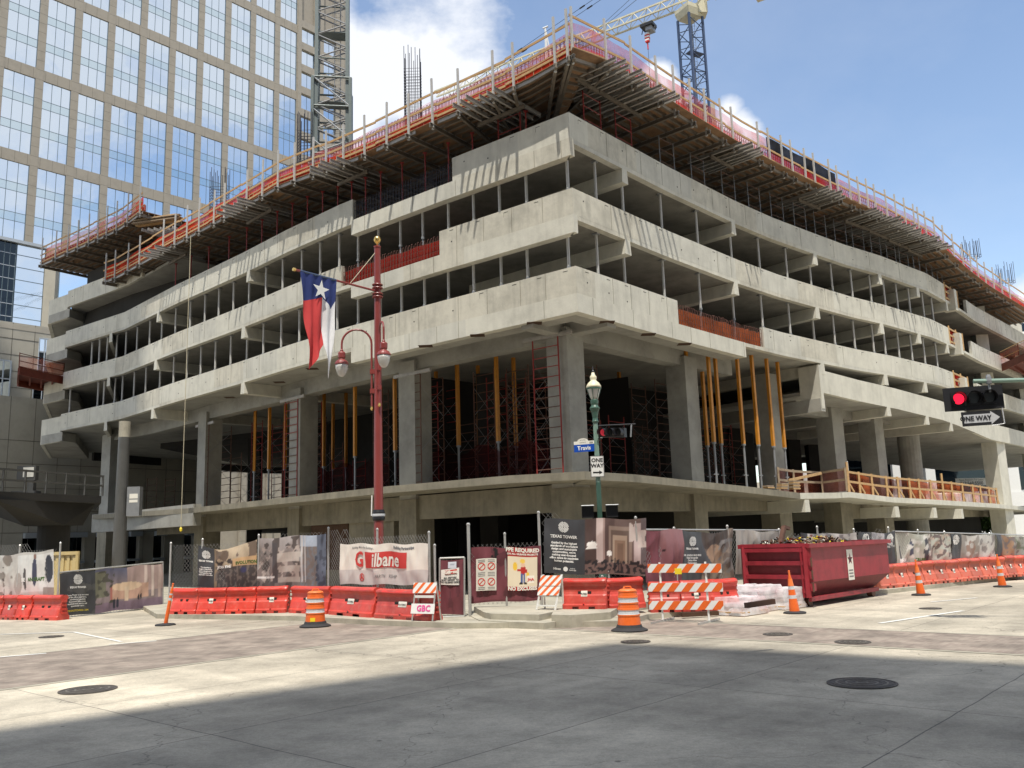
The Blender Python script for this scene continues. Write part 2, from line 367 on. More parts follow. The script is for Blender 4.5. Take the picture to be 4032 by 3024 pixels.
mx = N.new('ShaderNodeMix'); mx.data_type = 'RGBA'; L.new(acc, mx.inputs['Factor']); 
tint = N.new('ShaderNodeMix'); tint.data_type = 'RGBA'; tint.blend_type = 'MULTIPLY'; tint.inputs['Factor'].default_value = 1; L.new(sky.outputs[0], tint.inputs[6]); tint.inputs[7].default_value = (1.62, 1.53, 1.44, 1)
L.new(tint.outputs[2], mx.inputs[6]); mx.inputs[7].default_value = (6.6, 6.8, 7.2, 1); L.new(mx.outputs[2], bg.inputs['Color'])
sl = bpy.data.lights.new('sun', 'SUN'); sl.energy = 5.0; sl.angle = math.radians(.53); sl.color = (1, .945, .85)
so = bpy.data.objects.new('sun', sl); C.objects.link(so)
sd = V((SX*math.cos(SUN_EL), SY*math.cos(SUN_EL), math.sin(SUN_EL))).normalized()
so.rotation_euler = sd.to_track_quat('Z', 'Y').to_euler(); so.location = (0, -20, 60)

# ------------------------------------------------------------------ street grid and ground
ux, uy = V((.66, .75)).normalized(), V((-.75, .66)).normalized()
def roadmat():
    m = bpy.data.materials.new('road_concrete'); m.use_nodes = True; nt = m.node_tree; N = nt.nodes; L = nt.links; b = N['Principled BSDF']; b.inputs['Roughness'].default_value = .85
    g = N.new('ShaderNodeNewGeometry'); mp = N.new('ShaderNodeMapping'); mp.inputs['Rotation'].default_value = (0, 0, -math.atan2(ux.y, ux.x)); L.new(g.outputs['Position'], mp.inputs['Vector'])
    br = N.new('ShaderNodeTexBrick'); br.offset = 0; br.inputs['Scale'].default_value = 1; br.inputs['Brick Width'].default_value = 6.4; br.inputs['Row Height'].default_value = 3.7; br.inputs['Mortar Size'].default_value = .012; br.inputs['Mortar Smooth'].default_value = .3; br.inputs['Bias'].default_value = 0
    br.inputs['Color1'].default_value = (.58, .52, .41, 1); br.inputs['Color2'].default_value = (.52, .47, .375, 1); br.inputs['Mortar'].default_value = (.22, .20, .165, 1)
    wn = N.new('ShaderNodeTexNoise'); wn.inputs['Scale'].default_value = 1.2; wn.inputs['Detail'].default_value = 4; L.new(g.outputs['Position'], wn.inputs['Vector'])
    wa = N.new('ShaderNodeVectorMath'); wa.operation = 'MULTIPLY_ADD'; wa.inputs[1].default_value = (.06, .06, 0); L.new(wn.outputs['Color'], wa.inputs[0]); L.new(mp.outputs['Vector'], wa.inputs[2]); L.new(wa.outputs[0], br.inputs['Vector'])
    def layer(o, scale, lo, hi, a, bb, det=8, rough=.6):
        n = N.new('ShaderNodeTexNoise'); n.inputs['Scale'].default_value = scale; n.inputs['Detail'].default_value = det; n.inputs['Roughness'].default_value = rough; L.new(g.outputs['Position'], n.inputs['Vector'])
        r = N.new('ShaderNodeMapRange'); r.inputs['From Min'].default_value = a; r.inputs['From Max'].default_value = bb; r.inputs['To Min'].default_value = lo; r.inputs['To Max'].default_value = hi; L.new(n.outputs['Fac'], r.inputs['Value'])
        x = N.new('ShaderNodeMix'); x.data_type = 'RGBA'; x.blend_type = 'MULTIPLY'; x.inputs['Factor'].default_value = 1; L.new(o, x.inputs[6]); L.new(r.outputs['Result'], x.inputs[7]); return x.outputs[2]
    o = layer(layer(br.outputs['Color'], .16, .74, 1.12, .4, .6, 3, .5), .5, .84, 1.08, .35, .65); o = layer(o, 14, .88, 1.08, .35, .65); o = layer(o, 2.2, .86, 1.04, .36, .55)  # broadest patches put dappled reflected light into the road colour
    def xmul(o, fac): 
        x = N.new('ShaderNodeMix'); x.data_type = 'RGBA'; x.blend_type = 'MULTIPLY'; x.inputs['Factor'].default_value = 1; L.new(o, x.inputs[6]); L.new(fac, x.inputs[7]); return x.outputs[2]
    for sc3, lo3 in (((.05, .9, 1), .80), ((.9, .045, 1), .84)):       # wheel tracks along both streets
        mm = N.new('ShaderNodeMapping'); mm.inputs['Scale'].default_value = sc3; L.new(mp.outputs['Vector'], mm.inputs['Vector']); n = N.new('ShaderNodeTexNoise'); n.inputs['Scale'].default_value = 1.0; n.inputs['Detail'].default_value = 5; L.new(mm.outputs['Vector'], n.inputs['Vector'])
        r = N.new('ShaderNodeMapRange'); r.inputs['From Min'].default_value = .34; r.inputs['From Max'].default_value = .6; r.inputs['To Min'].default_value = lo3; L.new(n.outputs['Fac'], r.inputs['Value']); o = xmul(o, r.outputs['Result'])
    vc = N.new('ShaderNodeTexVoronoi'); vc.feature = 'DISTANCE_TO_EDGE'; vc.inputs['Scale'].default_value = .16; wn2 = N.new('ShaderNodeVectorMath'); wn2.operation = 'MULTIPLY_ADD'; wn2.inputs[1].default_value = (1.6, 1.6, 0); L.new(wn.outputs['Color'], wn2.inputs[0]); L.new(g.outputs['Position'], wn2.inputs[2]); L.new(wn2.outputs[0], vc.inputs['Vector'])
    r = N.new('ShaderNodeMapRange'); r.inputs['From Min'].default_value = .0; r.inputs['From Max'].default_value = .0025; r.inputs['To Min'].default_value = .55; L.new(vc.outputs['Distance'], r.inputs['Value']); o = xmul(o, r.outputs['Result'])
    o = layer(o, 45, .86, 1.08, .35, .65, 3)
    v = N.new('ShaderNodeTexVoronoi'); v.inputs['Scale'].default_value = 1.1; L.new(g.outputs['Position'], v.inputs['Vector'])
    r = N.new('ShaderNodeMapRange'); r.inputs['From Min'].default_value = .03; r.inputs['From Max'].default_value = .05; r.inputs['To Min'].default_value = .45; r.inputs['To Max'].default_value = 1; L.new(v.outputs['Distance'], r.inputs['Value'])
    x = N.new('ShaderNodeMix'); x.data_type = 'RGBA'; x.blend_type = 'MULTIPLY'; x.inputs['Factor'].default_value = 1; L.new(o, x.inputs[6]); L.new(r.outputs['Result'], x.inputs[7])
    L.new(x.outputs[2], b.inputs['Base Color'])
    n3 = N.new('ShaderNodeTexNoise'); n3.inputs['Scale'].default_value = 60; L.new(g.outputs['Position'], n3.inputs['Vector']); bp = N.new('ShaderNodeBump'); bp.inputs['Strength'].default_value = .25; bp.inputs['Distance'].default_value = .01; L.new(n3.outputs['Fac'], bp.inputs['Height']); L.new(bp.outputs['Normal'], b.inputs['Normal'])
    return m
M['road'] = roadmat()
def brickmat():
    m = bpy.data.materials.new('brick_paving'); m.use_nodes = True; nt = m.node_tree; N = nt.nodes; L = nt.links; b = N['Principled BSDF']; b.inputs['Roughness'].default_value = .85
    g = N.new('ShaderNodeNewGeometry'); mp = N.new('ShaderNodeMapping'); mp.inputs['Rotation'].default_value = (0, 0, -math.atan2(ux.y, ux.x)); L.new(g.outputs['Position'], mp.inputs['Vector'])
    br = N.new('ShaderNodeTexBrick'); br.inputs['Scale'].default_value = 1; br.inputs['Brick Width'].default_value = .24; br.inputs['Row Height'].default_value = .12; br.inputs['Mortar Size'].default_value = .006
    br.inputs['Color1'].default_value = (.30, .25, .205, 1); br.inputs['Color2'].default_value = (.225, .18, .15, 1); br.inputs['Mortar'].default_value = (.29, .255, .21, 1); L.new(mp.outputs['Vector'], br.inputs['Vector'])
    n = N.new('ShaderNodeTexNoise'); n.inputs['Scale'].default_value = 1.3; n.inputs['Detail'].default_value = 7; L.new(g.outputs['Position'], n.inputs['Vector'])
    r = N.new('ShaderNodeMapRange'); r.inputs['From Min'].default_value = .35; r.inputs['From Max'].default_value = .65; r.inputs['To Min'].default_value = .72; r.inputs['To Max'].default_value = 1.2; L.new(n.outputs['Fac'], r.inputs['Value'])
    x = N.new('ShaderNodeMix'); x.data_type = 'RGBA'; x.blend_type = 'MULTIPLY'; x.inputs['Factor'].default_value = 1; L.new(br.outputs['Color'], x.inputs[6]); L.new(r.outputs['Result'], x.inputs[7]); L.new(x.outputs[2], b.inputs['Base Color']); return m
M['brick'] = brickmat()
M['walk'] = mat('sidewalk_concrete', (.43, .40, .32), .9, var=.25, scale=1.6, bump=.2, grime=.25)
b = MB(); b.quad((-900, -600, 0), (900, -600, 0), (900, 1200, 0), (-900, 1200, 0), 'road'); b.build('road', kind='structure')
def strip(name, pts, z, m):
    b = MB(); b.add([(p[0], p[1], z) for p in pts], [tuple(range(len(pts)))], m); return b.build(name, kind='structure')
def g2(p, q, t): return (p[0]+(q[0]-p[0])*t, p[1]+(q[1]-p[1])*t)
UX, UY = (ux.x, ux.y), (uy.x, uy.y)
def uv2(a, bb): return (ux.x*a+uy.x*bb, ux.y*a+uy.y*bb)
# crosswalk bands: in street coordinates (along ux, along uy)
def street(p): q = V((p[0], p[1])); return q.dot(ux), q.dot(uy)
sL = [street(atD(*p, 0)) for p in ((0, 1425), (640, 1347), (0, 1492), (980, 1355))]
sR = [street(atD(*p, 0)) for p in ((1450, 1343), (2212, 1375), (1200, 1358), (2212, 1415))]
la, lb = (sL[0][1]+sL[1][1])/2, (sL[2][1]+sL[3][1])/2      # uy range of the left band
ra, rb = (sR[0][0]+sR[1][0])/2, (sR[2][0]+sR[3][0])/2      # ux range of the right band
strip('crosswalk', [uv2(-60, lb), uv2(rb, lb), uv2(rb, la), uv2(-60, la)], .004, 'brick')
strip('crosswalk', [uv2(rb, -60), uv2(ra, -60), uv2(ra, la), uv2(rb, la)], .005, 'brick')
for dd, a0, a1 in ((la+.05, -60, 40), (lb-.12, -60, rb)):
    strip('crosswalk_kerb_band', [uv2(a0, dd-.07), uv2(min(a1, rb), dd-.07), uv2(min(a1, rb), dd+.07), uv2(a0, dd+.07)], .008, 'walk')
for dd in (ra+.05, rb-.12):
    strip('crosswalk_kerb_band', [uv2(dd-.07, -60), uv2(dd-.07, lb), uv2(dd+.07, lb), uv2(dd+.07, -60)], .009, 'walk')
def line_mark(p, q, w_=.12, m='paint', z=.012, nm='road_marking'):
    p, q = V(p), V(q); t = (q-p); t.z = 0; t.normalize(); n = V((-t.y, t.x, 0))*w_/2
    strip(nm, [p-n, q-n, q+n, p+n], z, m)
for a, c_, w_ in (((0, 1371), (160, 1366), .13), ((160, 1366), (262, 1387), .1), ((235, 1393), (338, 1385), .12), ((0, 1420), (100, 1412), .15), ((1900, 1347), (2080, 1320), .14), ((2010, 1301), (2110, 1292), .12)):
    line_mark(atD(*a, 0), atD(*c_, 0), w_)
# sidewalk with kerb
kl = [(338, 1336), (470, 1338), (640, 1341), (830, 1352), (1000, 1358), (1340, 1354), (1402, 1338), (1490, 1330), (1600, 1318), (1735, 1300)]
kerb = [tuple(atD(*p, 0)[:2]) for p in kl]+[tuple(atD(1905, 1284, 0)[:2]), tuple(atD(2212, 1249, 0)[:2]), (70, 80)]
poly = kerb+[(110, 140), (-60, 140), (-60, 96), (-30, 60), tuple(atD(300, 1312, 0)[:2])]
b = MB(); b.prism(poly, -.05, .15, 'walk'); b.build('sidewalk', kind='structure')
MH = [((190, 1491), .78), ((111, 1376), .55), ((1373, 1387), .55), ((1680, 1371), .55), ((1842, 1388), .6), ((1862, 1477), .85), ((2010, 1315), .5)]
WHERE = ['large round manhole cover in the sunny concrete at lower left', 'small manhole cover near the white lane line at far left', 'rusty manhole cover at the tip of the big shadow, below the right drum',
         'manhole cover in the brick crosswalk below the barricade', 'manhole cover between brick crosswalk and shadow at right', 'large manhole cover inside the shadow at lower right', 'thin dark cover on the sunlit road right of the dumpster']
for (p, w_), lb_ in zip(MH, WHERE):
    c0 = atD(*p, 0); b = MB(); r = w_*.62
    b.lathe((c0.x, c0.y, .006), [(r, 0), (r, .012), (r*.93, .014), (r*.93, .008), (r*.86, .008), (r*.86, .013), (.02, .013)], 'iron', 28)
    for k in range(1, 6): b.lathe((c0.x, c0.y, .012), [(r*(.14*k+.05), 0), (r*(.14*k+.05), .012), (r*(.14*k-.01), .012), (r*(.14*k-.01), 0)], 'ironl' if k % 2 else 'iron', 24)
    tag(b.build('manhole_cover'), lb_, 'manhole cover', 'manhole covers in the road')
#PART3
# ------------------------------------------------------------------ concrete parking structure
OUT = [(-33.5, 64.2), (-26.9, 59.3), (-20.9, 53.2), (-15.2, 47.75), (-11.6, 44.1), (-8.2, 40.9), (-2.95, 36.5), (2.57, 32.1), (5.24, 35.15), (7.4, 37.6), (11.5, 42.0), (14.2, 44.65), (17.0, 47.1), (19.9, 49.6), (22.9, 51.9), (27.6, 56.0), (29.6, 58.2), (32.6, 61.7), (35.6, 65.3), (43.4, 73.7), (62, 94)]
KC = 7                                                    # index of the street corner
OD = offset(OUT, -.85); INL = offset(OUT, 2.6)
bld = thing('parking_structure', 'half-built grey concrete parking structure with stacked parapet bands on the street corner', 'building', (5, 45, 0))
TA, TB, TC, TD = 12.57, 15.72, 18.87, 22.02
marks = random.Random(3)
def spandrel(pa, pb, z0, z1, th, off=0.0, m='conc', name='parapet', tick=True, seams=True):
    pl = resample(OUT, pa, pb)
    if off: pl = offset(pl, off)
    b = MB()
    if m == 'conc' and not callable(z0):
        t_ = pa
        while t_ < pb-1e-3:
            i_ = min(int(t_), len(OUT)-2); e_ = min(pb, t_+3.66/math.hypot(OUT[i_+1][0]-OUT[i_][0], OUT[i_+1][1]-OUT[i_][1]))
            if abs(e_-KC) < .3: e_ = min(pb, KC+.3)
            if pb-e_ < .05: e_ = pb
            q_ = resample(OUT, t_, e_); q_ = offset(q_, off) if off else q_; b.wallstrip(q_, z0, z1, th, marks.choice(['conc', 'conc', 'concb', 'concc'])); t_ = e_
    else: b.wallstrip(pl, z0, z1, th, m)
    if callable(z0) or callable(z1): return b.build(name, bld)
    for a, c in zip(pl, pl[1:]):
        A, B = V((a[0], a[1], 0)), V((c[0], c[1], 0)); L_ = (B-A).length; t = (B-A).normalized(); n = V((t.y, -t.x, 0))
        s = .7
        while s < L_-.3:
            P = A+t*s+n*.003
            if tick and z1-z0 > .6:
                q = marks.random()
                if q < .8:
                    b.obox(P+V((0, 0, z1-.12)), t*.11, n*.002, V((0, 0, .011)), 'dark')
                    if q < .4: b.obox(P+V((0, 0, z1-.22))-t*.11, n*.002, t*.007, V((0, 0, .10)), 'concp')
                if q > .62: b.obox(P+V((0, 0, z1-.3-marks.random()*.5)), t*.03, n*.002, V((0, 0, .03)), 'concd')
            if seams and marks.random() < .6: b.obox(P+t*.3+V((0, 0, (z0+z1)/2)), t*.009, n*.0025, V((0, 0, (z1-z0)/2-.01)), 'concp')
            s += 1.25+marks.random()*.5
    return b.build(name, bld)
END = len(OUT)-1.001
xC0, xC1, xCe = par(1388, 800, OUT), par(1780, 640, OUT), par(3721, 1160, OUT)
xB0, xB1, xBe = par(1344, 1080, OUT), par(1730, 940, OUT), par(3738, 1325, OUT)
xA1, xA2, xAe = par(2669, 1220, OUT), par(3005, 1300, OUT), par(3755, 1490, OUT)
xdeep = par(1383, 1250, OUT); xdA = par(2937, 1390, OUT); ret = KC+.06; xr = 17.45
for T, g0, g1, pe, dr_ in ((TA, xA1, xA2, xAe, xdA), (TB, xB0, xB1, xBe, ret), (TC, xC0, xC1, xCe, ret)):
    spandrel(.0, min(g0, g1), T-1.07, T, .2); spandrel(max(g0, g1), pe, T-1.07, T, .2) if T == TA else spandrel(max(g0, g1), pe, T-1.07, T, .2)
    spandrel(xr, END, T-1.07, T, .2)
    spandrel(0, xdeep, T-1.25, T-1.07, .3, .004, tick=False, seams=False)       # slab edge
    spandrel(xdeep, dr_, T-1.80, T-1.07, .38, -.012, tick=False)                 # deep edge beam
    spandrel(dr_, END, T-1.25, T-1.07, .3, .004, tick=False, seams=False)
par_d = par(560, 1060, OUT)
spandrel(0, par_d, TD-1.25, TD, .2)
# ramp parapet under the right part
pZ = par(3232, 1500, OUT); lenZ = [0]
def ramp(p): h = min(1, max(0, (p[0]-16.5)/(36-16.5))); return 10.95-h*1.15
pl = resample(OUT, pZ, END); b = MB(); b.wallstrip(pl, lambda p: ramp(p)-1.25, ramp, .25, 'conc'); b.build('ramp_parapet', bld)
b = MB(); n_ = len(pl); ins = offset(pl, 14)
vs = []
for a, c in zip(pl, ins): vs += [(a[0], a[1], ramp(a)-1.25), (c[0], c[1], ramp(a)-1.25), (c[0], c[1], ramp(a)-1.05), (a[0], a[1], ramp(a)-1.05)]
for i in range(n_-1): b.add([vs[4*i+k] for k in range(4)]+[vs[4*i+4+k] for k in range(4)], [(0, 4, 5, 1), (2, 6, 7, 3), (1, 5, 6, 2), (0, 1, 2, 3), (7, 6, 5, 4)], 'conc2')
b.build('ramp_slab', bld)
b = MB(); A = pl[0]; tq = V((OUT[12][0]-OUT[11][0], OUT[12][1]-OUT[11][1], 0)).normalized(); nq = V((-tq.y, tq.x, 0))
b.obox(V((A[0], A[1], 10.0))+nq*.6, tq*.14, nq*.62, V((0, 0, 1.2)), 'conc'); b.obox(V((A[0], A[1], 9.0))+nq*5, tq*.22, nq*5.0, V((0, 0, .35)), 'conc2'); b.build('ramp_end_wall', bld)
# floor slabs
BACK = [(66, 104), (10, 118), (-30, 100), (-40, 76)]
inner = offset(OUT, .12)
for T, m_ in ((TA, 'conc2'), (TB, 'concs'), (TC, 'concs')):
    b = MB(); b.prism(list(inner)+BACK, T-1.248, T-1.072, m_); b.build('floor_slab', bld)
# deep wing beams at the far left
for T in (TA, TB, TC, TD):
    b = MB(); P0 = V((-33.9, 64.9, 0)); P1 = V((-38.2, 69.5, 0))
    b.prism([(-33.45, 64.45), (-36.0, 66.3), (-40.5, 76), (-38, 78), (-33.2, 66)], T-1.95, T-1.3, 'conc2'); b.build('wing_slab', bld)
    b = MB(); b.wallstrip([(-40.6, 76.2), (-36.1, 66.4), (-33.75, 64.7)], T-1.98, T-.08, .25, 'conc'); b.build('parapet', bld)
# beams with ends showing at the face
def stub(x, y, T, L=9.0, dirv=None, dp=.62, w=.46):
    P, i, u = hit(x, y, OUT); t = V((OUT[i+1][0]-OUT[i][0], OUT[i+1][1]-OUT[i][1], 0)).normalized(); n = V((-t.y, t.x, 0)) if dirv is None else V(dirv).normalized()
    b = MB(); zt = T-1.25; c = V((P.x, P.y, 0))
    a0, a1, a2 = c-n*.01, c+n*.5, c+n*L
    vs = []
    for q, hw, hd in ((a0, w*.5, dp), (a1, w*.5, dp), (a2, w*.5, dp)):
        vs += [q-t*hw*.75+V((0, 0, zt)), q+t*hw*.75+V((0, 0, zt)), q+t*hw+V((0, 0, zt-hd)), q-t*hw+V((0, 0, zt-hd))]
    b.add(vs, [(0, 1, 2, 3), (0, 4, 5, 1), (1, 5, 6, 2), (2, 6, 7, 3), (3, 7, 4, 0), (4, 8, 9, 5), (5, 9, 10, 6), (6, 10, 11, 7), (7, 11, 8, 4), (11, 10, 9, 8)], 'conc'); b.build('beam', bld)
for T, ys, lx in ((TC, 1250, (975, 623)), (TB, 1440, (955, 612)), (TA, 1690, (952, 598))):
    for x in lx: stub(x, ys, T)
    stub({TC: 440, TB: 430, TA: 415}[T], ys, T, 11, (-.35, .94, 0))
for x in (2480, 2900, 3213, 3460, 3603, 3710): stub(x, 1050, TC); stub(x+8, 1250, TB)
for x in (3242, 3487, 3640): stub(x, 1480, TA)
for x in (3500, 3648, 3740): stub(x, 1620, ramp(hit(x, 1620, OUT)[0])+.02, dp=.55)
for T in (TA, TB, TC):                                   # isolated white stub beyond the timber rail
    b = MB(); P = V((31.0, 59.9, T-.95)); b.obox(P, V((.18, .2, 0)), V((-.3, .27, 0)), V((0, 0, .75)), 'conc'); b.build('beam_end', bld)
# columns
cols = [(KC, .52)]
cpx = [(1637, 1800), (1194, 1850), (822, 1900), (440, 1950), (2692, 1600), (3030, 1700), (3279, 1800), (3440, 1800)]
pts = [tuple(INL[KC])]+[tuple(hit(x, y, INL)[0][:2]) for x, y in cpx]
def orient(P):
    best = min(range(len(INL)-1), key=lambda i: (V(P)-(V(INL[i])+V(INL[i+1]))/2).length); a, c = INL[best], INL[best+1]; t = V((c[0]-a[0], c[1]-a[1], 0)).normalized(); return t, V((-t.y, t.x, 0))
for k, P in enumerate(pts):
    t, n = orient(P); 
    if k == 0: t, n = V((.74, -.67, 0)), V((.67, .74, 0))
    h_ = .55 if k != 4 else .6
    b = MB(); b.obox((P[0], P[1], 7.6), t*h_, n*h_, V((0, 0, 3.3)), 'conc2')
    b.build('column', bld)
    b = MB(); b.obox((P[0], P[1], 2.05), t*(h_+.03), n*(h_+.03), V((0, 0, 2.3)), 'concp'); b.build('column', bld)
P = hit(3587, 1830, offset(OUT, 3.2))[0]; b = MB(); b.tube((P.x, P.y, 0), (P.x, P.y, 10.2), .72, 'conc2', 20); b.build('column', bld, smooth=False)
P = hit(3925, 1870, offset(OUT, .75))[0]; b = MB(); z0_, z1_ = 0, 9.0
vs = [(P.x+i*.62+j*.4, P.y+i*.55-j*.36, z) for z in (0, 9.0) for i, j in ((-1, -1), (1, -1), (1, 1), (-1, 1))]
b.add(vs, [(0, 3, 2, 1), (4, 5, 6, 7), (0, 1, 5, 4), (1, 2, 6, 5), (2, 3, 7, 6), (3, 0, 4, 7)], 'conc'); b.build('column', bld)
for P in ((38.5, 70.5), (47, 80), (54, 88)):
    b = MB(); b.box(P[0]-.5, P[1]-.5, 0, P[0]+.5, P[1]+.5, 21, 'conc'); b.build('column', bld)
# inner rows of columns coloured for shade, unseen walls added to darken the interior
IN2 = offset(INL, 8.5)
dk_ring = offset(OUT, 13.5); dk_in = offset(OUT, 9.5)
b = MB(); b.wallstrip(resample(dk_in, .8, 6.0)+[(2.6, 45.5)]+resample(dk_in, 8.4, 16.5), TA-1.0, 20.6, .3, 'concd'); b.build('interior_shade_wall', bld)
b = MB(); b.wallstrip(resample(dk_ring, 2.4, 6.2)+[(2.6, 51.5)]+resample(dk_ring, 8.2, 10.4), 4.35, 10.8, .3, 'dark'); b.build('interior_shade_wall', bld)
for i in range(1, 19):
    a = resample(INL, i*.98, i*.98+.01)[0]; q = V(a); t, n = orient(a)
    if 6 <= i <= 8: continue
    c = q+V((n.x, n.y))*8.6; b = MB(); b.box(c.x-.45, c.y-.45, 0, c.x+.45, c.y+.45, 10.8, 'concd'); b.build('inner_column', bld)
b = MB(); b.prism([(-16, 66), (2.5, 49), (17, 62), (9, 84), (-8, 92)], .2, 20, 'concd'); b.build('interior_shade_wall', bld)
b = MB(); b.prism([(-30, 74), (-16, 66), (-10, 90), (-28, 96)], 10.9, 20, 'concd'); b.build('interior_shade_wall', bld)
b = MB(); b.prism([(-33, 66), (-27.5, 61.5), (-18, 55), (-14, 66), (-28, 78)], 18.95, 24.0, 'concd'); b.build('interior_shade_wall', bld)
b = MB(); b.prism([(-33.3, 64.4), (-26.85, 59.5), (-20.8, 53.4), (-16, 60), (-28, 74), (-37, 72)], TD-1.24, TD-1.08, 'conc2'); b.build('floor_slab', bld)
b = MB(); b.prism([(19, 63), (34, 76), (50, 96), (20, 100), (10, 84)], 10.6, 20, 'concd'); b.build('interior_shade_wall', bld)
# perimeter beam under the A floor, along the column line
zA = TA-1.25
for a, c in ((.3, KC+.0), (KC+.0, 10.6), (12.2, 16.6)):
    b = MB(); pl = resample(INL, a, c); b.wallstrip(offset(pl, -.35), zA-.85 if a < 12 else 8.9, zA if a < 12 else 9.7, .7, 'conc2'); b.build('perimeter_beam', bld)
for k in (0,):                                  # cantilevers from the columns to the edge
    P = V((pts[k][0], pts[k][1], zA-.38)); t, n = orient(pts[k]); 
    for n2 in ((n, ) if k else (V((-.66, -.75, 0)), V((.75, -.66, 0)))):
        n2 = -n2 if k else n2; b = MB(); s_ = V((-n2.y, n2.x, 0)); b.obox(P+n2*1.25, n2*1.15, s_*.3, V((0, 0, .34)), 'conc2'); b.build('beam', bld)
# embeds in the soffit
b = MB(); zz = TA-1.8
for x, y in ((2104, 1273), (1880, 1321), (1676, 1363), (1510, 1408), (2390, 1269), (2553, 1317), (2695, 1355), (2795, 1376), (2860, 1398)):
    q = at(x, y, zA-.004 if x > 2780 else zz-.004)
    b = MB(); b.box(q.x-.3, q.y-.25, q.z-.006, q.x+.3, q.y+.25, q.z, 'rust'); b.build('soffit_recess', bld)
for x, y in ((1230, 1452), (1100, 1505), (1030, 1535), (905, 1565)): q = at(x, y, zA); b = MB(); b.box(q.x-.3, q.y-.25, q.z-.008, q.x+.3, q.y+.25, q.z-.002, 'rust'); b.build('soffit_recess', bld)
# ledge behind the deep edge (soffit of corner bay sits lower)
b = MB(); 
pl = resample(OUT, xdeep, xdA); b.wallstrip(offset(pl, .37), TA-1.80, TA-1.26, .75, 'conc2'); b.build('edge_beam', bld)
# podium deck
dk = []
for x, y in ((365, 2027), (742, 2001), (866, 1987), (1167, 1954), (1531, 1914), (2005, 1872), (2306, 1855.7), (2500, 1868), (2931, 1914), (3150, 1941), (3276, 1940), (3348, 1937), (3516, 1958), (3678, 1967), (3918, 1983), (4032, 1995)):
    h = hit(x, y, OUT)[0]; dk.append((h.x, h.y, h.z))
dk.append((62, 94, 3.6))
dk[6] = (OUT[KC][0], OUT[KC][1], 4.75)
zt = {round(p[0], 3): p[2] for p in dk}
topz = [p[2] for p in dk]; pl = [(p[0], p[1]) for p in dk]
b = MB(); n_ = len(pl); ins = offset(pl, 13)
for i in range(n_-1):
    q = []
    for j in (i, i+1):
        a, c = pl[j], ins[j]; q += [(a[0], a[1], topz[j]-.3), (c[0], c[1], topz[j]-.3), (c[0], c[1], topz[j]), (a[0], a[1], topz[j])]
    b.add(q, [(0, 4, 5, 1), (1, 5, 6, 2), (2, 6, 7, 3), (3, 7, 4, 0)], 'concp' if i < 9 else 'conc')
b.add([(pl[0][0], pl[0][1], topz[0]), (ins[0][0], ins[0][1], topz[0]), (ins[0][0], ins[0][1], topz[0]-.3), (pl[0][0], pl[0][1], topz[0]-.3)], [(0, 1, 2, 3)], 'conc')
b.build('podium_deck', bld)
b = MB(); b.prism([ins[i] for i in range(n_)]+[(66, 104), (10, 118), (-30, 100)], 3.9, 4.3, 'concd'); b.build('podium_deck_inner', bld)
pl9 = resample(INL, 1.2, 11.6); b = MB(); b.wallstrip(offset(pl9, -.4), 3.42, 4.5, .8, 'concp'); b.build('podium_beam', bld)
pl9 = resample(INL, 13.2, 18.5); b = MB(); b.wallstrip(offset(pl9, -.4), 2.95, 3.8, .8, 'concp'); b.build('podium_beam', bld)
for x, y, dz in ((3175, 1950, 4.15), (3530, 1990, 3.8), (3680, 2000, 3.72), (3787, 2005, 3.65)):
    stub(x, y, dz+1.25-.25, dp=.62, w=.5, L=8)
b = MB(); A, B = INL[3], INL[4]
A2, B2 = hit(1240, 2080, INL)[0], hit(1560, 2060, INL)[0]; b.beam((A2.x, A2.y, 1.75), (B2.x, B2.y, 1.75), .3, 3.4, 'concp'); b.build('infill_wall', bld)
b = MB(); b.beam((A2.x-.1, A2.y-.22, 2.3), (A2.x+.45*(B2.x-A2.x), A2.y+.45*(B2.y-A2.y)-.22, 2.3), .1, 2.3, 'rust'); b.build('plywood_panel', bld)
b = MB(); b.prism([(-12, 63), (3, 47.5), (18, 60), (12, 84), (-8, 92)], 0, 4.2, 'dark'); b.build('ground_floor_shade_mass', bld)  # near-black masses added to keep the ground floor looking shaded
b = MB(); b.prism([(19, 63), (30, 71), (48, 92), (20, 100)], 0, 3.2, 'concd'); b.build('ground_floor_shade_mass', bld)
b = MB(); b.wallstrip(resample(OUT, par(362, 2040, OUT), par(760, 2030, OUT)), 3.75, 4.98, .5, 'conc2'); b.build('edge_beam', bld)
# debris net hung inside the podium floor (dark red)
for x0, x1, ytop, ybot in ((1560, 2165, 1725, 1880), (1130, 1530, 1830, 1935)):
    ln = offset(OUT, 4.2); a, c = hit(x0, 1850, ln)[0], hit(x1, 1850, ln)[0]
    b = MB(); n_ = 14
    for i in range(n_):
        p, q = a.lerp(c, i/n_), a.lerp(c, (i+1)/n_); h1, h2 = 6.6+.25*math.sin(i*1.7), 6.6+.25*math.sin((i+1)*1.7)
        b.quad((p.x, p.y, 4.7), (q.x, q.y, 4.7), (q.x, q.y, h2), (p.x, p.y, h1), 'neti')
    tag(b.build('debris_net'), 'dark red debris net on the podium floor, %s' % ('left of the corner column' if x0 > 1500 else 'behind the flagpole'), 'safety net', 'debris nets')
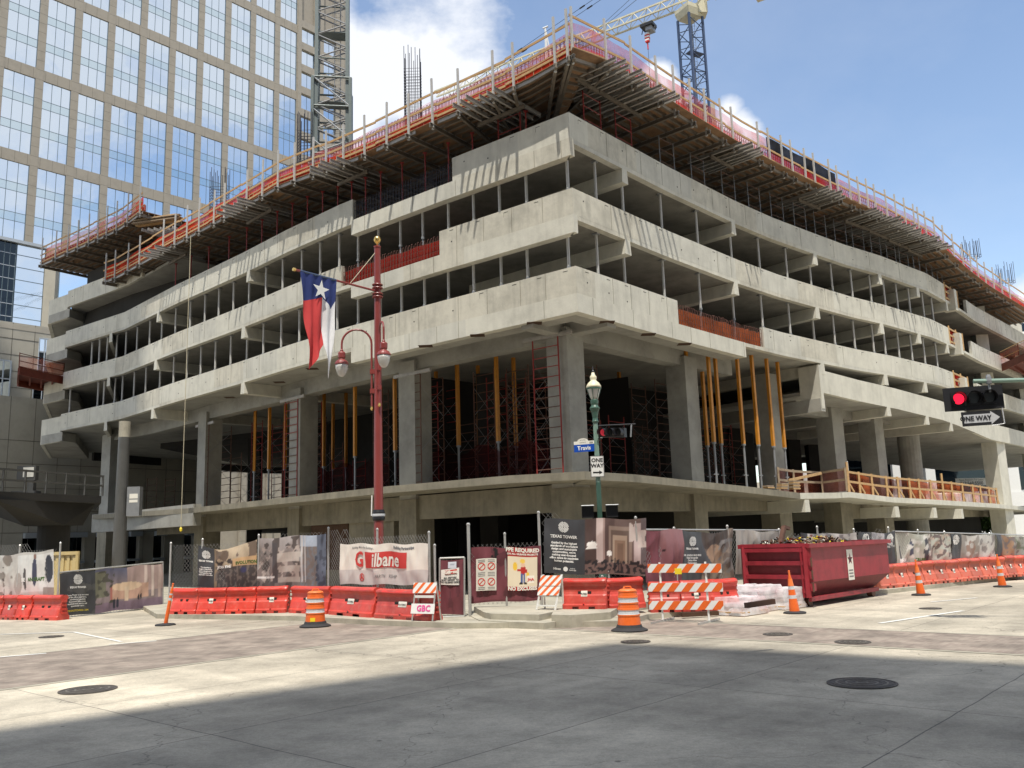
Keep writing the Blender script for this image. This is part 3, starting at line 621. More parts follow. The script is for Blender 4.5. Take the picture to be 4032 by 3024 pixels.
# parapet gaps: rebar and nets
def gap(pa, pb, T, netm, nm, label):
    r = thing(nm, label, 'rebar', tuple(resample(OUT, pa, pb)[0])+(T-1.07,), 'rebar in the parapet gaps')
    pl = resample(offset(OUT, .1), pa, pb); b = MB(); tot = 0
    for a, c in zip(pl, pl[1:]):
        A, B = V((a[0], a[1], 0)), V((c[0], c[1], 0)); L_ = (B-A).length; n = int(L_/.2); t = (B-A)/L_; nn = V((-t.y, t.x, 0))
        for i in range(n):
            P = A+t*(i+.5)*.2; j = V((marks.uniform(-.02, .02), marks.uniform(-.02, .02), 0)); z1 = T-.12+marks.uniform(-.04, .04)
            b.path([P-nn*.06+V((0, 0, T-1.07)), P-nn*.06+j+V((0, 0, z1-.06)), P+j+V((0, 0, z1)), P+nn*.06+j+V((0, 0, z1-.06)), P+nn*.06+V((0, 0, T-1.07))], .011, 'rebarr' if netm else 'rebar', 4)
        for z in (.25, .5, .72): b.tube(A+V((0, 0, T-1.07+z)), B+V((0, 0, T-1.07+z)), .009, 'rebarr' if netm else 'rebar', 4)
    b.build('rebar', r)
    if netm:
        b = MB(); po = offset(resample(OUT, pa, pb), .22); k = 0
        for a, c in zip(po, po[1:]):
            for s in range(8):
                p, q = g2(a, c, s/8), g2(a, c, (s+1)/8); k += 1
                z1, z2 = T-.2-.1*abs(math.sin(k*1.3)), T-.2-.1*abs(math.sin((k+1)*1.3))
                b.quad((p[0], p[1], T-1.05), (q[0], q[1], T-1.05), (q[0], q[1], z2), (p[0], p[1], z1), netm)
        b.build('net', r)
gap(xC0, xC1, TC, None, 'parapet_rebar', 'dark rebar standing in the top parapet gap left of the corner')
gap(xB0, xB1, TB, 'netd', 'parapet_rebar', 'red netted rebar filling the middle parapet gap behind the flagpole')
gap(xA1, xA2, TA, 'neto', 'parapet_rebar', 'rusty rebar with orange net in the lowest parapet gap right of the corner')
# timber guard rails in the end gaps on the right
for T, pe, w_ in ((TC, xCe, 'topmost'), (TB, xBe, 'middle'), (TA, xAe, 'lowest')):
    a, c = resample(OUT, pe, 16.9)[0], resample(OUT, pe, 16.9)[-1]
    r = thing('timber_guardrail', '%s red netted timber guardrail closing the gap at the right end of the parapets' % w_, 'guardrail', (a[0], a[1], T-1.07), 'timber rails in the right-hand gaps')
    pl = resample(OUT, pe, 16.9)
    b = MB()
    for p, q in zip(pl, pl[1:]):
        for z in (.15, .6, 1.05): b.beam((p[0], p[1], T-1.07+z), (q[0], q[1], T-1.07+z), .04, .12, 'wood')
    b.build('rail', r)
    for p in pl+[g2(pl[0], pl[1], .5)]: b = MB(); b.beam((p[0], p[1], T-1.1), (p[0], p[1], T+.15), .09, .09, 'wood'); b.build('post', r)
    b = MB(); po = offset(pl, .1)
    for p, q in zip(po, po[1:]): b.quad((p[0], p[1], T-1.05), (q[0], q[1], T-1.05), (q[0], q[1], T), (p[0], p[1], T), 'netd')
    b.build('net', r)
# ------------------------------------------------------------------ post shores between the garage floors
PS = offset(OUT, .42)
def shore_proto(nm, H, seed):
    r = thing(nm, '', 'post shore'); b = MB(); b.tube((0, 0, H*.42), (0, 0, H-.05), .062, 'postw', 8); b.build('upper_tube', r, world=False)
    b = MB(); b.tube((0, 0, .02), (0, 0, H*.42), .042, 'steel', 8); b.tube((0, 0, H*.40), (0, 0, H*.43), .085, 'steel', 8); b.build('inner_tube', r, world=False)
    b = MB(); b.box(-.1, -.1, 0, .1, .1, .02, 'steel'); b.box(-.12, -.12, H-.05, .12, .12, H, 'steel'); b.build('end_plates', r, world=False); return r
Hs = 3.15-1.25+1.07-.0-.006
proto = shore_proto('post_shore', 3.15-.18-.004, 1); first = [True]
def place(px, py, zb, label):
    h = hit(px, py, PS); loc = (h[0].x, h[0].y, zb)
    if first[0]: proto.location = loc; proto['label'] = label; proto['group'] = 'steel post shores between the garage floors'; first[0] = False; return
    dup(proto, loc, marks.uniform(0, 3), label, 'steel post shores between the garage floors')
LU = [2244, 2080, 1973, 1870, 1770, 1668, 1579, 1492, 1411, 1336, 1260, 1187, 1111, 1045, 978, 916, 858, 803, 745, 687, 633, 585, 535, 491, 454, 416, 385, 355]
LL = [2245, 2083, 1979, 1870, 1770, 1675, 1584, 1500, 1411, 1328, 1255, 1177, 1105, 1034, 969, 904, 843, 785, 730, 677, 623, 566, 520, 473, 443, 399, 375, 263]
RU = [2354, 2460, 2612, 2753, 2885, 2996, 3105, 3199, 3284, 3363, 3438, 3493, 3543, 3592, 3647, 3683]
RL = [2359, 2466, 2621, 2764, 2896, 3010, 3120, 3215, 3298, 3378, 3454, 3501, 3556, 3608, 3659, 3708]
for nm, xs, T, y in (('upper', LU, TB, 900), ('lower', LL, TA, 1150)):
    for i, x in enumerate(xs):
        yy = y+(2250-x)*.33
        place(x, yy, T-1.07+.002, '%s steel post left of the corner post, %s open floor, left face' % (ORD[i], nm) if i else 'corner steel post propping the %s open floor right above the parapet corner' % nm)
for nm, xs, T, y in (('upper', RU, TB, 880), ('lower', RL, TA, 1130)):
    for i, x in enumerate(xs): place(x, y+(x-2250)*.31, T-1.07+.002, '%s steel post right of the corner post, %s open floor, right face' % (ORD[i+1], nm))
#PART4
# ------------------------------------------------------------------ formwork deck, edge form and guard rail on top
def zdk(p):
    K = [(0, 21.0), (2, 20.7), (4.1, 20.6), (4.8, 20.25), (5.3, 20.0), (6.7, 20.0), (7.05, 20.3), (7.5, 20.75), (11, 20.8), (13, 20.6), (14.3, 20.35), (15.2, 20.05), (16.7, 19.75), (20, 20.0)]
    for (a, x), (c, y) in zip(K, K[1:]):
        if a <= p <= c: return x+(y-x)*(p-a)/(c-a)
    return K[0][1] if p < 0 else K[-1][1]
def pt(poly, t): return resample(poly, t, t+1e-3)[0]
def xy(poly, t, z): q = pt(poly, t); return V((q[0], q[1], z))
rl = random.Random(11)
def arc(poly, t0, t1, step):           # parameters spaced evenly in metres
    out = [t0]; t = t0
    while t < t1:
        i = min(int(t), len(poly)-2); L_ = math.hypot(poly[i+1][0]-poly[i][0], poly[i+1][1]-poly[i][1]); t += step/L_; out.append(min(t, t1))
    return out
PLOUT = offset(OUT, -.55)
def formwork(nm, t0, t1, zf, posts, gname, lab, lab2, depth=7.0, trims=(1.65, 1.1, .6), zpost=2.3, netspec=(), loops=True, ov=-.8):
    r = thing(nm, lab, 'formwork', (OUT[KC][0], OUT[KC][1], 20)); ts = arc(OD, t0, t1, 1.3)
    lines = {o: offset(OUT, o) for o in (-.72, -.3, .1, .55, 1.0, 1.5, 2.0, 2.6, 3.2, 3.9, 4.6, 5.4, 6.3, depth)}
    b = MB(); a0 = offset(OUT, ov); a1 = lines[depth]
    for t, u in zip(ts, ts[1:]):
        z, y = zf(t)+.42, zf(u)+.42; v = [xy(a0, t, z), xy(a0, u, y), xy(a1, u, y), xy(a1, t, z)]; v += [q+V((0, 0, .025)) for q in v]
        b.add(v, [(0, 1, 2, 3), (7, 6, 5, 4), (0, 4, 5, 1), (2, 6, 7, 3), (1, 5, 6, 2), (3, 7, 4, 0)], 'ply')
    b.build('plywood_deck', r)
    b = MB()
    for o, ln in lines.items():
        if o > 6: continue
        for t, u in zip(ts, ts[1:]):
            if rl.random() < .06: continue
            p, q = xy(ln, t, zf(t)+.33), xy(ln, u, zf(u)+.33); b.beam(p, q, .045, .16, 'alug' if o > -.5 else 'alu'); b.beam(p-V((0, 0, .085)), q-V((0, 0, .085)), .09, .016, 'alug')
    b.build('joists', r)
    outer = offset(OUT, -1.05)
    for t in posts:
        b = MB(); z = zf(t)+.16; p = xy(outer, t, z); q = xy(lines[4.6], t, z); b.beam(p, q, .055, .17, 'alug'); b.beam(p+V((0, 0, .09)), q+V((0, 0, .09)), .12, .02, 'alu'); b.beam(p-V((0, 0, .09)), q-V((0, 0, .09)), .12, .02, 'alug')
        b.build('stringer', r)
    # red plywood edge form with cleats
    b = MB(); ff = offset(OUT, -.52); fg = offset(OUT, -.6)
    for t, u in zip(ts, ts[1:]):
        for z_, h_ in ((.75, .42),): b.beam(xy(ff, t, zf(t)+z_-.08), xy(ff, u, zf(u)+z_-.08), .03, h_, 'plyred')
        b.beam(xy(fg, t, zf(t)+.92), xy(fg, u, zf(u)+.92), .08, .06, 'wood'); b.beam(xy(fg, t, zf(t)+.5), xy(fg, u, zf(u)+.5), .1, .06, 'plyred')
    for t in arc(OD, t0, t1, .42): b.beam(xy(fg, t, zf(t)+.5), xy(fg, t, zf(t)+.9), .05, .09, 'wood' if rl.random() < .25 else 'plyred')
    b.build('edge_form', r)
    if loops:
        b = MB(); l1, l2 = offset(OUT, -.42), offset(OUT, -.27)
        for t in arc(OD, t0, t1, .21):
            z0_ = zf(t)+.9; p, q = xy(l1, t, z0_), xy(l2, t, z0_); m_ = (p+q)/2; j = rl.uniform(-.03, .03); zt_ = zf(t)+1.62+j
            b.path([p, V((p.x, p.y, zt_-.07)), V((m_.x, m_.y, zt_)), V((q.x, q.y, zt_-.07)), q], .012, 'rebar', 4)
        for z_ in (1.1, 1.32, 1.5):
            for t, u in zip(ts, ts[1:]): b.tube(xy(l1, t, zf(t)+z_), xy(l1, u, zf(u)+z_), .01, 'rebar', 4)
        b.build('rebar_loops', r)
    # guard rail on the outer edge
    g = thing('deck_guardrail', lab2, 'guardrail', (OUT[KC][0], OUT[KC][1], 20))
    for t in posts:
        h_ = zpost+rl.uniform(-.05, .1); b = MB(); p = xy(OD, t, zf(t)); lean = V((rl.uniform(-.03, .03), rl.uniform(-.03, .03), 0)); b.beam(p, p+V((0, 0, h_))+lean, .085, .075, 'postw', up=(.7, .7, 0)); b.build('post', g)
    gi = offset(OD, .06)
    for h_ in trims:
        b = MB(); k = 0
        cuts = ts[::3]+([ts[-1]] if (len(ts)-1) % 3 else [])
        for t, u in zip(cuts, cuts[1:]):
            k += 1; d = .05*(k % 2)
            pts_ = [t]+[i for i in range(int(t)+1, int(math.ceil(u)))]+[u]
            for a, c in zip(pts_, pts_[1:]): b.beam(xy(gi, a, zf(a)+h_+d), xy(gi, c, zf(c)+h_+d), .04, .1, 'wood')
        b.build('rail', g)
    gn = offset(OD, .22)
    for (a, c, z1, z2, mm) in netspec:
        b = MB(); tt = arc(OD, a, c, .55)
        for i, (t, u) in enumerate(zip(tt, tt[1:])):
            s1, s2 = .06*math.sin(i*.9), .06*math.sin((i+1)*.9)
            b.quad(xy(gn, t, zf(t)+z1), xy(gn, u, zf(u)+z1), xy(gn, u, zf(u)+z2+s2), xy(gn, t, zf(t)+z2+s1), mm)
        b.build('net', g)
    return r, g
def postpar(xs, y0, k): return [par(x, y0+(x-xs[0])*k, OD) for x in xs]
PLx = [2189, 2025, 1944, 1808, 1705, 1610, 1523, 1436, 1352, 1284, 1231, 1158, 1092, 1030, 968, 880, 839, 780, 733, 684, 639, 546, 500, 449, 412]
PRx = [2392, 2491, 2594, 2658, 2725, 2781, 2846, 2890, 2990, 3035, 3085, 3125, 3175, 3213, 3274, 3304, 3355, 3390, 3424, 3454, 3501, 3537, 3573, 3609, 3626, 3655, 3690, 3722, 3760, 3796, 3826, 3852, 3880, 3912, 3945, 3975, 4005]
pl_ = [hit(x, 270+(2281-x)*.47, OD) for x in PLx]; pr_ = [hit(x, 250+(x-2281)*.53, OD) for x in PRx]
pl_ = sorted(h[1]+h[2] for h in pl_); pr_ = [h[1]+h[2] for h in pr_]
tE = pl_[0]-.05
fwL = formwork('slab_formwork', tE, KC+.0, zdk, pl_+[KC-.02], 'gl', 'long formwork deck on the left face, orange plywood soffit on aluminium joists', 'timber guardrail with white posts and red net along the left roof edge',
               trims=(1.68, 1.12, .58), netspec=((tE, 3.4, .5, 1.45, 'net'), (3.4, 4.6, .5, 1.25, 'net'), (4.6, KC, .95, 1.45, 'netp'), (4.6, KC, .45, .98, 'net'), (2.0, 2.4, .3, 1.0, 'netd'), (3.15, 3.5, .2, .95, 'netd')))
fwR = formwork('slab_formwork', KC+.0, 19.2, zdk, [KC+.02]+pr_[:-1], 'gr', 'long formwork deck on the right face, orange plywood soffit on aluminium joists', 'timber guardrail with white posts and pink net along the right roof edge',
               trims=(2.05, 1.25, .62), zpost=2.45, ov=-1.15, netspec=((KC, 10.7, 1.0, 1.95, 'netp'), (KC, 10.7, .45, 1.05, 'net'), (10.7, 12.6, .45, 1.4, 'netd'), (10.7, 12.6, 1.3, 2.1, 'netk'), (12.6, 19.2, 1.0, 1.8, 'netp'), (12.6, 14.2, .45, 1.05, 'netp'), (14.2, 19.2, .45, 1.3, 'net')))
# groups of joists sticking out beyond the deck
def flyer(nm, t, n, L_, lab, zo=.0, base=OUT):
    z = zdk(t)+.18+zo
    def loc(u, d, zz):
        k_ = min(int(u), len(base)-2); tt = V((base[k_+1][0]-base[k_][0], base[k_+1][1]-base[k_][1], 0)).normalized(); q_ = pt(base, u); return V((q_[0]-tt.y*d, q_[1]+tt.x*d, zz))
    P = loc(t, -1.7, z)
    r = thing('joist_bundle', lab, 'joists', tuple(P), 'joist bundles jutting out under the roof deck'); dt = .42
    ts = [t+(k-n/2)*dt/math.hypot(base[min(int(t)+1, len(base)-1)][0]-base[int(t)][0], base[min(int(t)+1, len(base)-1)][1]-base[int(t)][1]) for k in range(n)]
    for k, u in enumerate(ts):
        b = MB(); e = rl.uniform(-.3, .2); a = loc(u, -1.7, z); c = loc(u, 1.6, z+.02); a = a+(a-c).normalized()*e
        b.beam(a, c, .03, .15, 'alu'); b.beam(a+V((0, 0, .08)), c+V((0, 0, .08)), .09, .014, 'alu'); b.beam(a-V((0, 0, .08)), c-V((0, 0, .08)), .09, .014, 'alu'); b.build('joist', r)
    b = MB(); b.beam(loc(ts[0]-.03, .2, z-.17), loc(ts[-1]+.03, .2, z-.17), .1, .16, 'alug'); b.build('beam', r)
    return r
def pz(x, y, poly=None): h = hit(x, y, poly or OD); return h[1]+h[2]
for k, (x, y, n) in enumerate(((1955, 415, 6), (1325, 700, 6), (960, 860, 7), (640, 1020, 6))): flyer('f', pz(x, y), n, 3, '%s bundle of aluminium joists jutting out left of the corner, under the deck' % ORD[k+1])
for k, (x, y, n) in enumerate(((2385, 330, 4), (2500, 380, 5), (2580, 430, 4), (2930, 640, 6), (3260, 790, 6), (3450, 880, 7), (3530, 920, 7), (3610, 950, 7), (3680, 1000, 6))): flyer('f', pz(x, y), n, 3, '%s bundle of aluminium joists jutting out right of the corner, under the deck' % ORD[k+1])
# upper formwork at the far left
EB = [(-37.0, 66.8)]+OUT[:3]; OUT_, OD_, PL_ = OUT, OD, PLOUT
OUTE = [(-39.0, 68.3)]+[tuple(p) for p in OUT[:4]]
def efw():
    global OUT, OD, KC
    OUT = OUTE; OD = offset(OUTE, -.85); kc = KC; KC = 1
    zf = lambda t: 24.15+.1*t
    ps = [pz(x, y) for x, y in ((161, 1060), (215, 1050), (263, 1025), (303, 1005), (346, 985), (383, 960), (418, 930), (458, 905), (500, 885), (549, 867))]
    global lines
    r = formwork('slab_formwork', max(.05, ps[0]-.05), ps[-1]+.02, zf, ps, 'ge', 'upper formwork deck at the far left end, one storey above the others', 'timber guardrail with grey posts and pale pink net at far left', depth=7.5, trims=(1.7, 1.1, .5), zpost=2.5, netspec=((ps[0]+.03, ps[-1]-.15, .5, 1.6, 'netp'), (ps[-1]-.15, ps[-1], .5, 1.5, 'net')), loops=False)
    OUT, OD, KC = OUT_, OD_, kc
    return ps[-1]
eN = efw()
b = MB(); P = dist(590, 868, 61)
r = thing('lumber_stack', 'stack of long tan boards on the upper deck, far left', 'lumber', tuple(P))
for k in range(9):
    b = MB(); o = V((rl.uniform(-.2, .2), rl.uniform(-.3, .3), .09*(k//2)-.1)); b.beam(P+V((-1.4, 1, 0))+o+V((0, 0, .2)), P+V((2.0, -.1, .1))+o, .3, .05, 'wood' if k % 2 else 'woodg'); b.build('board', r)
r = thing('joist_bundle', 'stepped bundle of aluminium joists below the board stack, far left', 'joists', tuple(P-V((0, 0, .6))))
for k in range(6):
    b = MB(); a = P+V((-.6+.45*k, .2-.1*k, -.55-.02*k)); b.beam(a-V((0, .0, .25*0)), a+V((1.1, 1.6, -.1)), .06, .2, 'alu'); b.build('joist', r)
# shores and scaffold frames under the roof deck
SF = offset(OUT, .55)
k = 0
frp = thing('shoring_frame', 'red steel shoring frame under the roof deck at the street corner', 'scaffold frame', (0, 0, 0), 'shoring frames under the roof deck')
for s in (-.6, .6): b = MB(); b.tube((s, 0, 0), (s, 0, 1.95), .028, 'redst', 6); b.build('leg', frp, world=False)
for z in (.15, .7, 1.3, 1.85): b = MB(); b.tube((-.6, 0, z), (.6, 0, z), .018, 'redst', 5); b.build('rung', frp, world=False)
frp2 = thing('shoring_frame', 'x', 'scaffold frame', (0, 0, 0), 'shoring frames under the roof deck')
for s in (-.6, .6): b = MB(); b.tube((s, 0, 0), (s, 0, 1.95), .028, 'steel', 6); b.build('leg', frp2, world=False)
for z in (.15, .7, 1.3, 1.85): b = MB(); b.tube((-.6, 0, z), (.6, 0, z), .018, 'rustst', 5); b.build('rung', frp2, world=False)
def ang(poly, t): i = min(int(t), len(poly)-2); return math.atan2(poly[i+1][1]-poly[i][1], poly[i+1][0]-poly[i][0])
fr = [(2000, 480), (2330, 400), (2500, 500), (1850, 560), (1600, 660)]
t = pz(2330, 420, SF); q = xy(SF, t, TC-1.05+.9); frp.location = q; frp.rotation_euler = (0, 0, ang(SF, t)); frp['label'] = 'red shoring frame right of the corner under the roof deck'
for x, y, lab in ((2005, 500, 'red shoring frame left of the corner under the roof deck'), (2455, 520, 'second red shoring frame right of the corner under the roof deck')):
    t = pz(x, y, SF); dup(frp, xy(SF, t, TC-1.05+.9), ang(SF, t), lab)
first_ = True; xsR = (2620, 2740, 2860, 2960, 3050, 3140, 3220, 3300, 3370, 3440, 3500, 3550, 3600, 3650, 3690)
for i, x in enumerate(xsR):
    t = pz(x, 520+(x-2600)*.45, SF); lab = '%s grey shoring frame along the right face under the roof deck' % ORD[i+1]
    if first_: frp2.location = xy(SF, t, TC-.15); frp2.rotation_euler = (0, 0, ang(SF, t)); frp2['label'] = lab; first_ = False
    else: dup(frp2, xy(SF, t, TC-.15), ang(SF, t), lab)
rs = thing('red_shore', 'dark red post shore nearest the corner under the left roof deck', 'post shore', (0, 0, 0), 'dark red shores under the left roof deck')
b = MB(); b.tube((0, 0, 0), (0, 0, 2.35), .035, 'redst', 6); b.build('tube', rs, world=False); b = MB(); b.box(-.09, -.09, 2.35, .09, .09, 2.37, 'redst'); b.build('head_plate', rs, world=False)
xsL = (2075, 1863, 1768, 1676, 1585, 1500, 1440, 1385, 1330, 1270, 1210, 1150, 1090, 1030, 970, 900, 820, 750, 690)
for i, x in enumerate(xsL):
    t = pz(x, 520+(2250-x)*.4, SF); t = min(t, KC-.1); q = xy(SF, t, TC-1.05); sc_ = zdk(t)-TC+1.05
    if i == 0: rs.location = q; o = rs
    else: o = dup(rs, q, 0, '%s dark red post shore left of the corner under the roof deck' % ORD[i+1])
    o.scale = (1, 1, sc_/2.37)
# rebar column cages rising from the roof
def cage(nm, x, yb, D_, z0, z1, w_, lab, stub_=None):
    P = dist(x, yb, D_); r = thing('rebar_cage', lab, 'rebar', (P.x, P.y, z0), 'rebar column cages standing on the roof'); b = MB(); c = []
    for i in range(5):
        for j in range(5):
            if i in (0, 4) or j in (0, 4): c.append((P.x+(i-2)*w_/4, P.y+(j-2)*w_/4))
    for p in c: b.tube((p[0], p[1], z0), (p[0]+rl.uniform(-.03, .03), p[1], z1+rl.uniform(-.5, .3)), .022, 'rebar', 4)
    b.build('bars', r); b = MB(); z = z0
    while z < z1-1.4:
        h = w_/2+.02
        for a, cc in (((-h, -h), (h, -h)), ((h, -h), (h, h)), ((h, h), (-h, h)), ((-h, h), (-h, -h))): b.tube((P.x+a[0], P.y+a[1], z), (P.x+cc[0], P.y+cc[1], z), .014, 'rebar', 4)
        z += .22
    b.build('ties', r)
    if stub_: b = MB(); b.box(P.x-w_/2-.1, P.y-w_/2-.1, z0-2.5, P.x+w_/2+.1, P.y+w_/2+.1, z0+stub_, 'cream'); b.build('column_stub', r)
    return r
def ztop(x, y, D_): return dist(x, y, D_).z
cage('c', 1625, 300, 56, 20.6, ztop(1625, 205, 56), 1.05, 'tall square rebar cage against the white cloud behind the left deck')
cage('c', 1205, 500, 56, 20.6, ztop(1205, 440, 56), .9, 'slim rebar cage just left of the grey crane mast')
cage('c', 865, 740, 62, 20.6, ztop(870, 668, 62), 1.0, 'rebar cage in front of the glass tower, left of the crane')
for x, y, D_, lab in ((3822, 945, 80, 'rebar cage on a pale column stub at the right roof end'), (3960, 1045, 92, 'rebar cage farthest right, small, above the roof end')):
    zt_ = ztop(x, y, D_); cage('c', x, y+60, D_, ztop(x, y+75, D_), zt_, 1.1, lab, .0)
# ------------------------------------------------------------------ shores and scaffolds on the podium
ys = thing('tall_shore', 'x', 'tall shore', (0, 0, 4.75), 'tall yellow shores on the podium floor'); HY = zA-4.75+.0
b = MB(); b.box(-.075, -.075, 2.1, .075, .075, HY, 'yel'); b.build('yellow_tube', ys, world=False)
b = MB(); b.tube((0, 0, .02), (0, 0, 2.1), .055, 'steel', 8); b.tube((0, 0, 2.04), (0, 0, 2.12), .11, 'steel', 8); b.build('inner_tube', ys, world=False)
b = MB(); b.box(-.12, -.12, 0, .12, .12, .02, 'steel'); b.build('base', ys, world=False); b = MB(); b.tube((-.18, 0, .62), (.18, 0, .62), .025, 'steel', 5); b.build('handle', ys, world=False)
YF = ((1398, 3.2), (1556, 3.2), (1003, 3.2), (1060, 3.2), (1806, 4.2), (2724, 2.2), (2785, 2.6), (2812, 1.5), (2840, 1.7), (2928, 1.2), (2986, 1.0), (3045, 1.0), (3088, 1.2))
YB = ((1362, 6.5), (1311, 6.5), (1275, 5), (1123, 4), (1721, 6.5), (1889, 7), (1963, 8), (2032, 9), (2452, 8), (1500, 7), (1660, 8))
fy = True
ordered = sorted(YF+YB)
for i, (x, o) in enumerate(ordered):
    h = hit(x, 1750, offset(OUT, o)); loc = (h[0].x, h[0].y, 4.76 if x < 2600 else 4.5)
    n_left = sum(1 for q in ordered if q[0] < 2200); 
    lab = ('%s yellow shore counted leftward from the corner column, on the podium' % ORD[n_left-i]) if x < 2200 else ('%s yellow shore counted rightward from the corner column, on the podium' % ORD[i-n_left+1])
    if fy: ys.location = loc; ys['label'] = lab; o_ = ys; fy = False
    else: o_ = dup(ys, loc, .7, lab)
    o_.scale = (1, 1, (zA-loc[2])/HY)
def scaffold(loc, rz, H, m1, m2, lab, w_=1.3, d=1.5, frames=None, head=True):
    r = thing('scaffold_tower', lab, 'scaffold', loc, 'scaffold towers on the podium floor', rz)
    for y in (0, d):
        b = MB()
        for x in (-w_/2, w_/2): b.tube((x, y, 0), (x, y, H), .03, m1, 6)
        b.build('legs', r, world=False) if False else None
        for x in (-w_/2, w_/2): c = MB(); c.tube((x, y, 0), (x, y, H), .03, m2 if frames else m1, 6); c.build('leg', r, world=False)
        c = MB(); z = .35
        while z < H: c.tube((-w_/2, y, z), (w_/2, y, z), .02, m1 if z > H*.6 else m2, 5); z += .42
        c.build('rungs', r, world=False)
    c = MB(); z = .1
    while z+1.4 < H:
        for x in (-w_/2, w_/2): c.tube((x, 0, z), (x, d, z+1.35), .012, 'steel', 4); c.tube((x, d, z), (x, 0, z+1.35), .012, 'steel', 4)
        z += 1.7
    c.build('cross_braces', r, world=False)
    if head: c = MB(); c.beam((-w_/2-.5, 0, H+.08), (w_/2+.7, 0, H+.08), .12, .16, 'alu'); c.build('header_beam', r, world=False)
    return r
for x, o, m1, m2, H, lab in ((2160, 1.9, 'redst', 'rustst', 5.75, 'bright red topped scaffold in front of the corner column'), (1620, 2.1, 'rustst', 'rustst', 5.4, 'rusty scaffold beside the second column, right of the flagpole'),
                             (1145, 2.0, 'redst', 'rustst', 5.5, 'red scaffold beside the third column, left of the flagpole'), (800, 2.2, 'rustst', 'rustst', 5.3, 'dark scaffold beside the fourth column at left'),
                             (2330, 4.5, 'rustst', 'rustst', 5.6, 'scaffold right of the corner column behind the green lamp post'), (1960, 6.5, 'redst', 'rustst', 5.7, 'tall red scaffold deep in the bay left of the corner column'), (1750, 7.5, 'rustst', 'rustst', 3.4, 'low scaffold deep in the bay left of the corner column'),
                             (1330, 6.0, 'redst', 'rustst', 2.6, 'low red scaffold behind the flagpole'), (2560, 7, 'rustst', 'rustst', 3.5, 'low scaffold in the bay right of the corner column'), (2120, 8.5, 'rustst', 'rustst', 5.6, 'rusty scaffold deep behind the corner column'), (2860, 8, 'redst', 'rustst', 4.5, 'red scaffold behind the yellow shores at right'), (600, 5, 'rustst', 'rustst', 3.0, 'low scaffold near the dark street pole at left')):
    ln = offset(OUT, o); h = hit(x, 1700+abs(2200-x)*.1, ln); a = ang(ln, h[1]+h[2])
    scaffold((h[0].x, h[0].y, 4.77), a, H, m1, m2, lab, head=(H > 5.2 and o < 3))
mid_ = [(2045, 5.0), (1910, 4.6), (1840, 5.5), (1690, 5.0), (1500, 4.5), (1240, 5.0), (1180, 6.0), (1010, 5.0), (930, 4.2), (2430, 6.0), (2620, 5.0), (2780, 5.5), (2900, 6.0)]
for i, (x, o) in enumerate(sorted(mid_)):
    ln = offset(OUT, o); h = hit(x, 1700+abs(2200-x)*.1, ln); a = ang(ln, h[1]+h[2]); H = 5.6 if i % 3 else 3.6
    scaffold((h[0].x, h[0].y, 4.77 if x < 2650 else 4.4), a, H, 'redst' if i % 4 == 1 else 'rustst', 'rustst', '%s of the inner row of dark scaffolds on the podium, counted from left' % ORD[i+1], head=False)
#PART5
# ------------------------------------------------------------------ glass and granite tower behind, left
TP = V((-48., 115., 0)); td = V((.66, .75, 0)).normalized(); tn = V((.75, -.66, 0)).normalized()
def T_(s, z, o=0.0): return TP+td*s+V((0, 0, z))+tn*o
tw = thing('office_tower', 'tall tan granite office tower with a grid of reflective blue windows at upper left', 'building', (-48, 115, 0))
def tq(b, s0, s1, z0, z1, o0, o1, m):   # box on the facade
    b.add([T_(s0, z0, o0), T_(s1, z0, o0), T_(s1, z0, o1), T_(s0, z0, o1), T_(s0, z1, o0), T_(s1, z1, o0), T_(s1, z1, o1), T_(s0, z1, o1)],
          [(0, 3, 2, 1), (4, 5, 6, 7), (0, 1, 5, 4), (1, 2, 6, 5), (2, 3, 7, 6), (3, 0, 4, 7)], m)
PI = [-21.0, -16.4, -12.05, -7.72, -3.3, 1.0, 5.3, 9.65, 13.95, 18.35, 22.2]
RW = [-7.4+11.77*k for k in range(9)]; RW = [z for z in RW]      # centre heights of the stone bands: 4.37.. 
RW = [51.37-.6-11.77*k for k in range(3, -4, -1)]
zt0, zt1 = RW[0], RW[-1]+14
b = MB()
for i, s in enumerate(PI):
    w2 = .47 if i < 10 else .22
    tq(b, s-w2, s+w2, 1, zt1, -.3, .06, 'gran')
    z = 2.
    while z < zt1: tq(b, s-w2-.004, s+w2+.004, z, z+.03, -.2, .064, 'joint'); z += 1.3
b.build('pier', tw)
b = MB()
for z in RW: tq(b, -22, 22.2, z-.72, z+.72, -.3, .03, 'gran')
for z in RW:
    for k in range(30): s = -21.6+k*1.47; tq(b, s, s+.03, z-.72, z+.724, -.2, .034, 'joint')
b.build('stone_band', tw)
b = MB(); tq(b, -24, 32.4, 1, zt1, -14, -.45, 'gran'); b.build('tower_body', tw)
def window(s0, s1, z0, z1, nx, rows, o=-.12):
    b = MB(); zz = [z0+(z1-z0)*r for r in rows]
    for k in range(len(zz)-1): tq(b, s0, s1, zz[k], zz[k+1], o-.1, o+.001*(k % 2), 'glass' if k % 2 == 0 else 'glassp')
    for k in range(1, nx): s = s0+(s1-s0)*k/nx; tq(b, s-.026, s+.026, z0, z1, o, o+.03, 'mul')
    for z in zz[1:-1]: tq(b, s0, s1, z-.028, z+.028, o, o+.028, 'mul')
    tq(b, s0, s0+.06, z0, z1, o, o+.1, 'mul'); tq(b, s1-.06, s1, z0, z1, o, o+.1, 'mul')
    return b.build('window', tw)
rows6 = [0, .27, .375, .64, .745, 1]
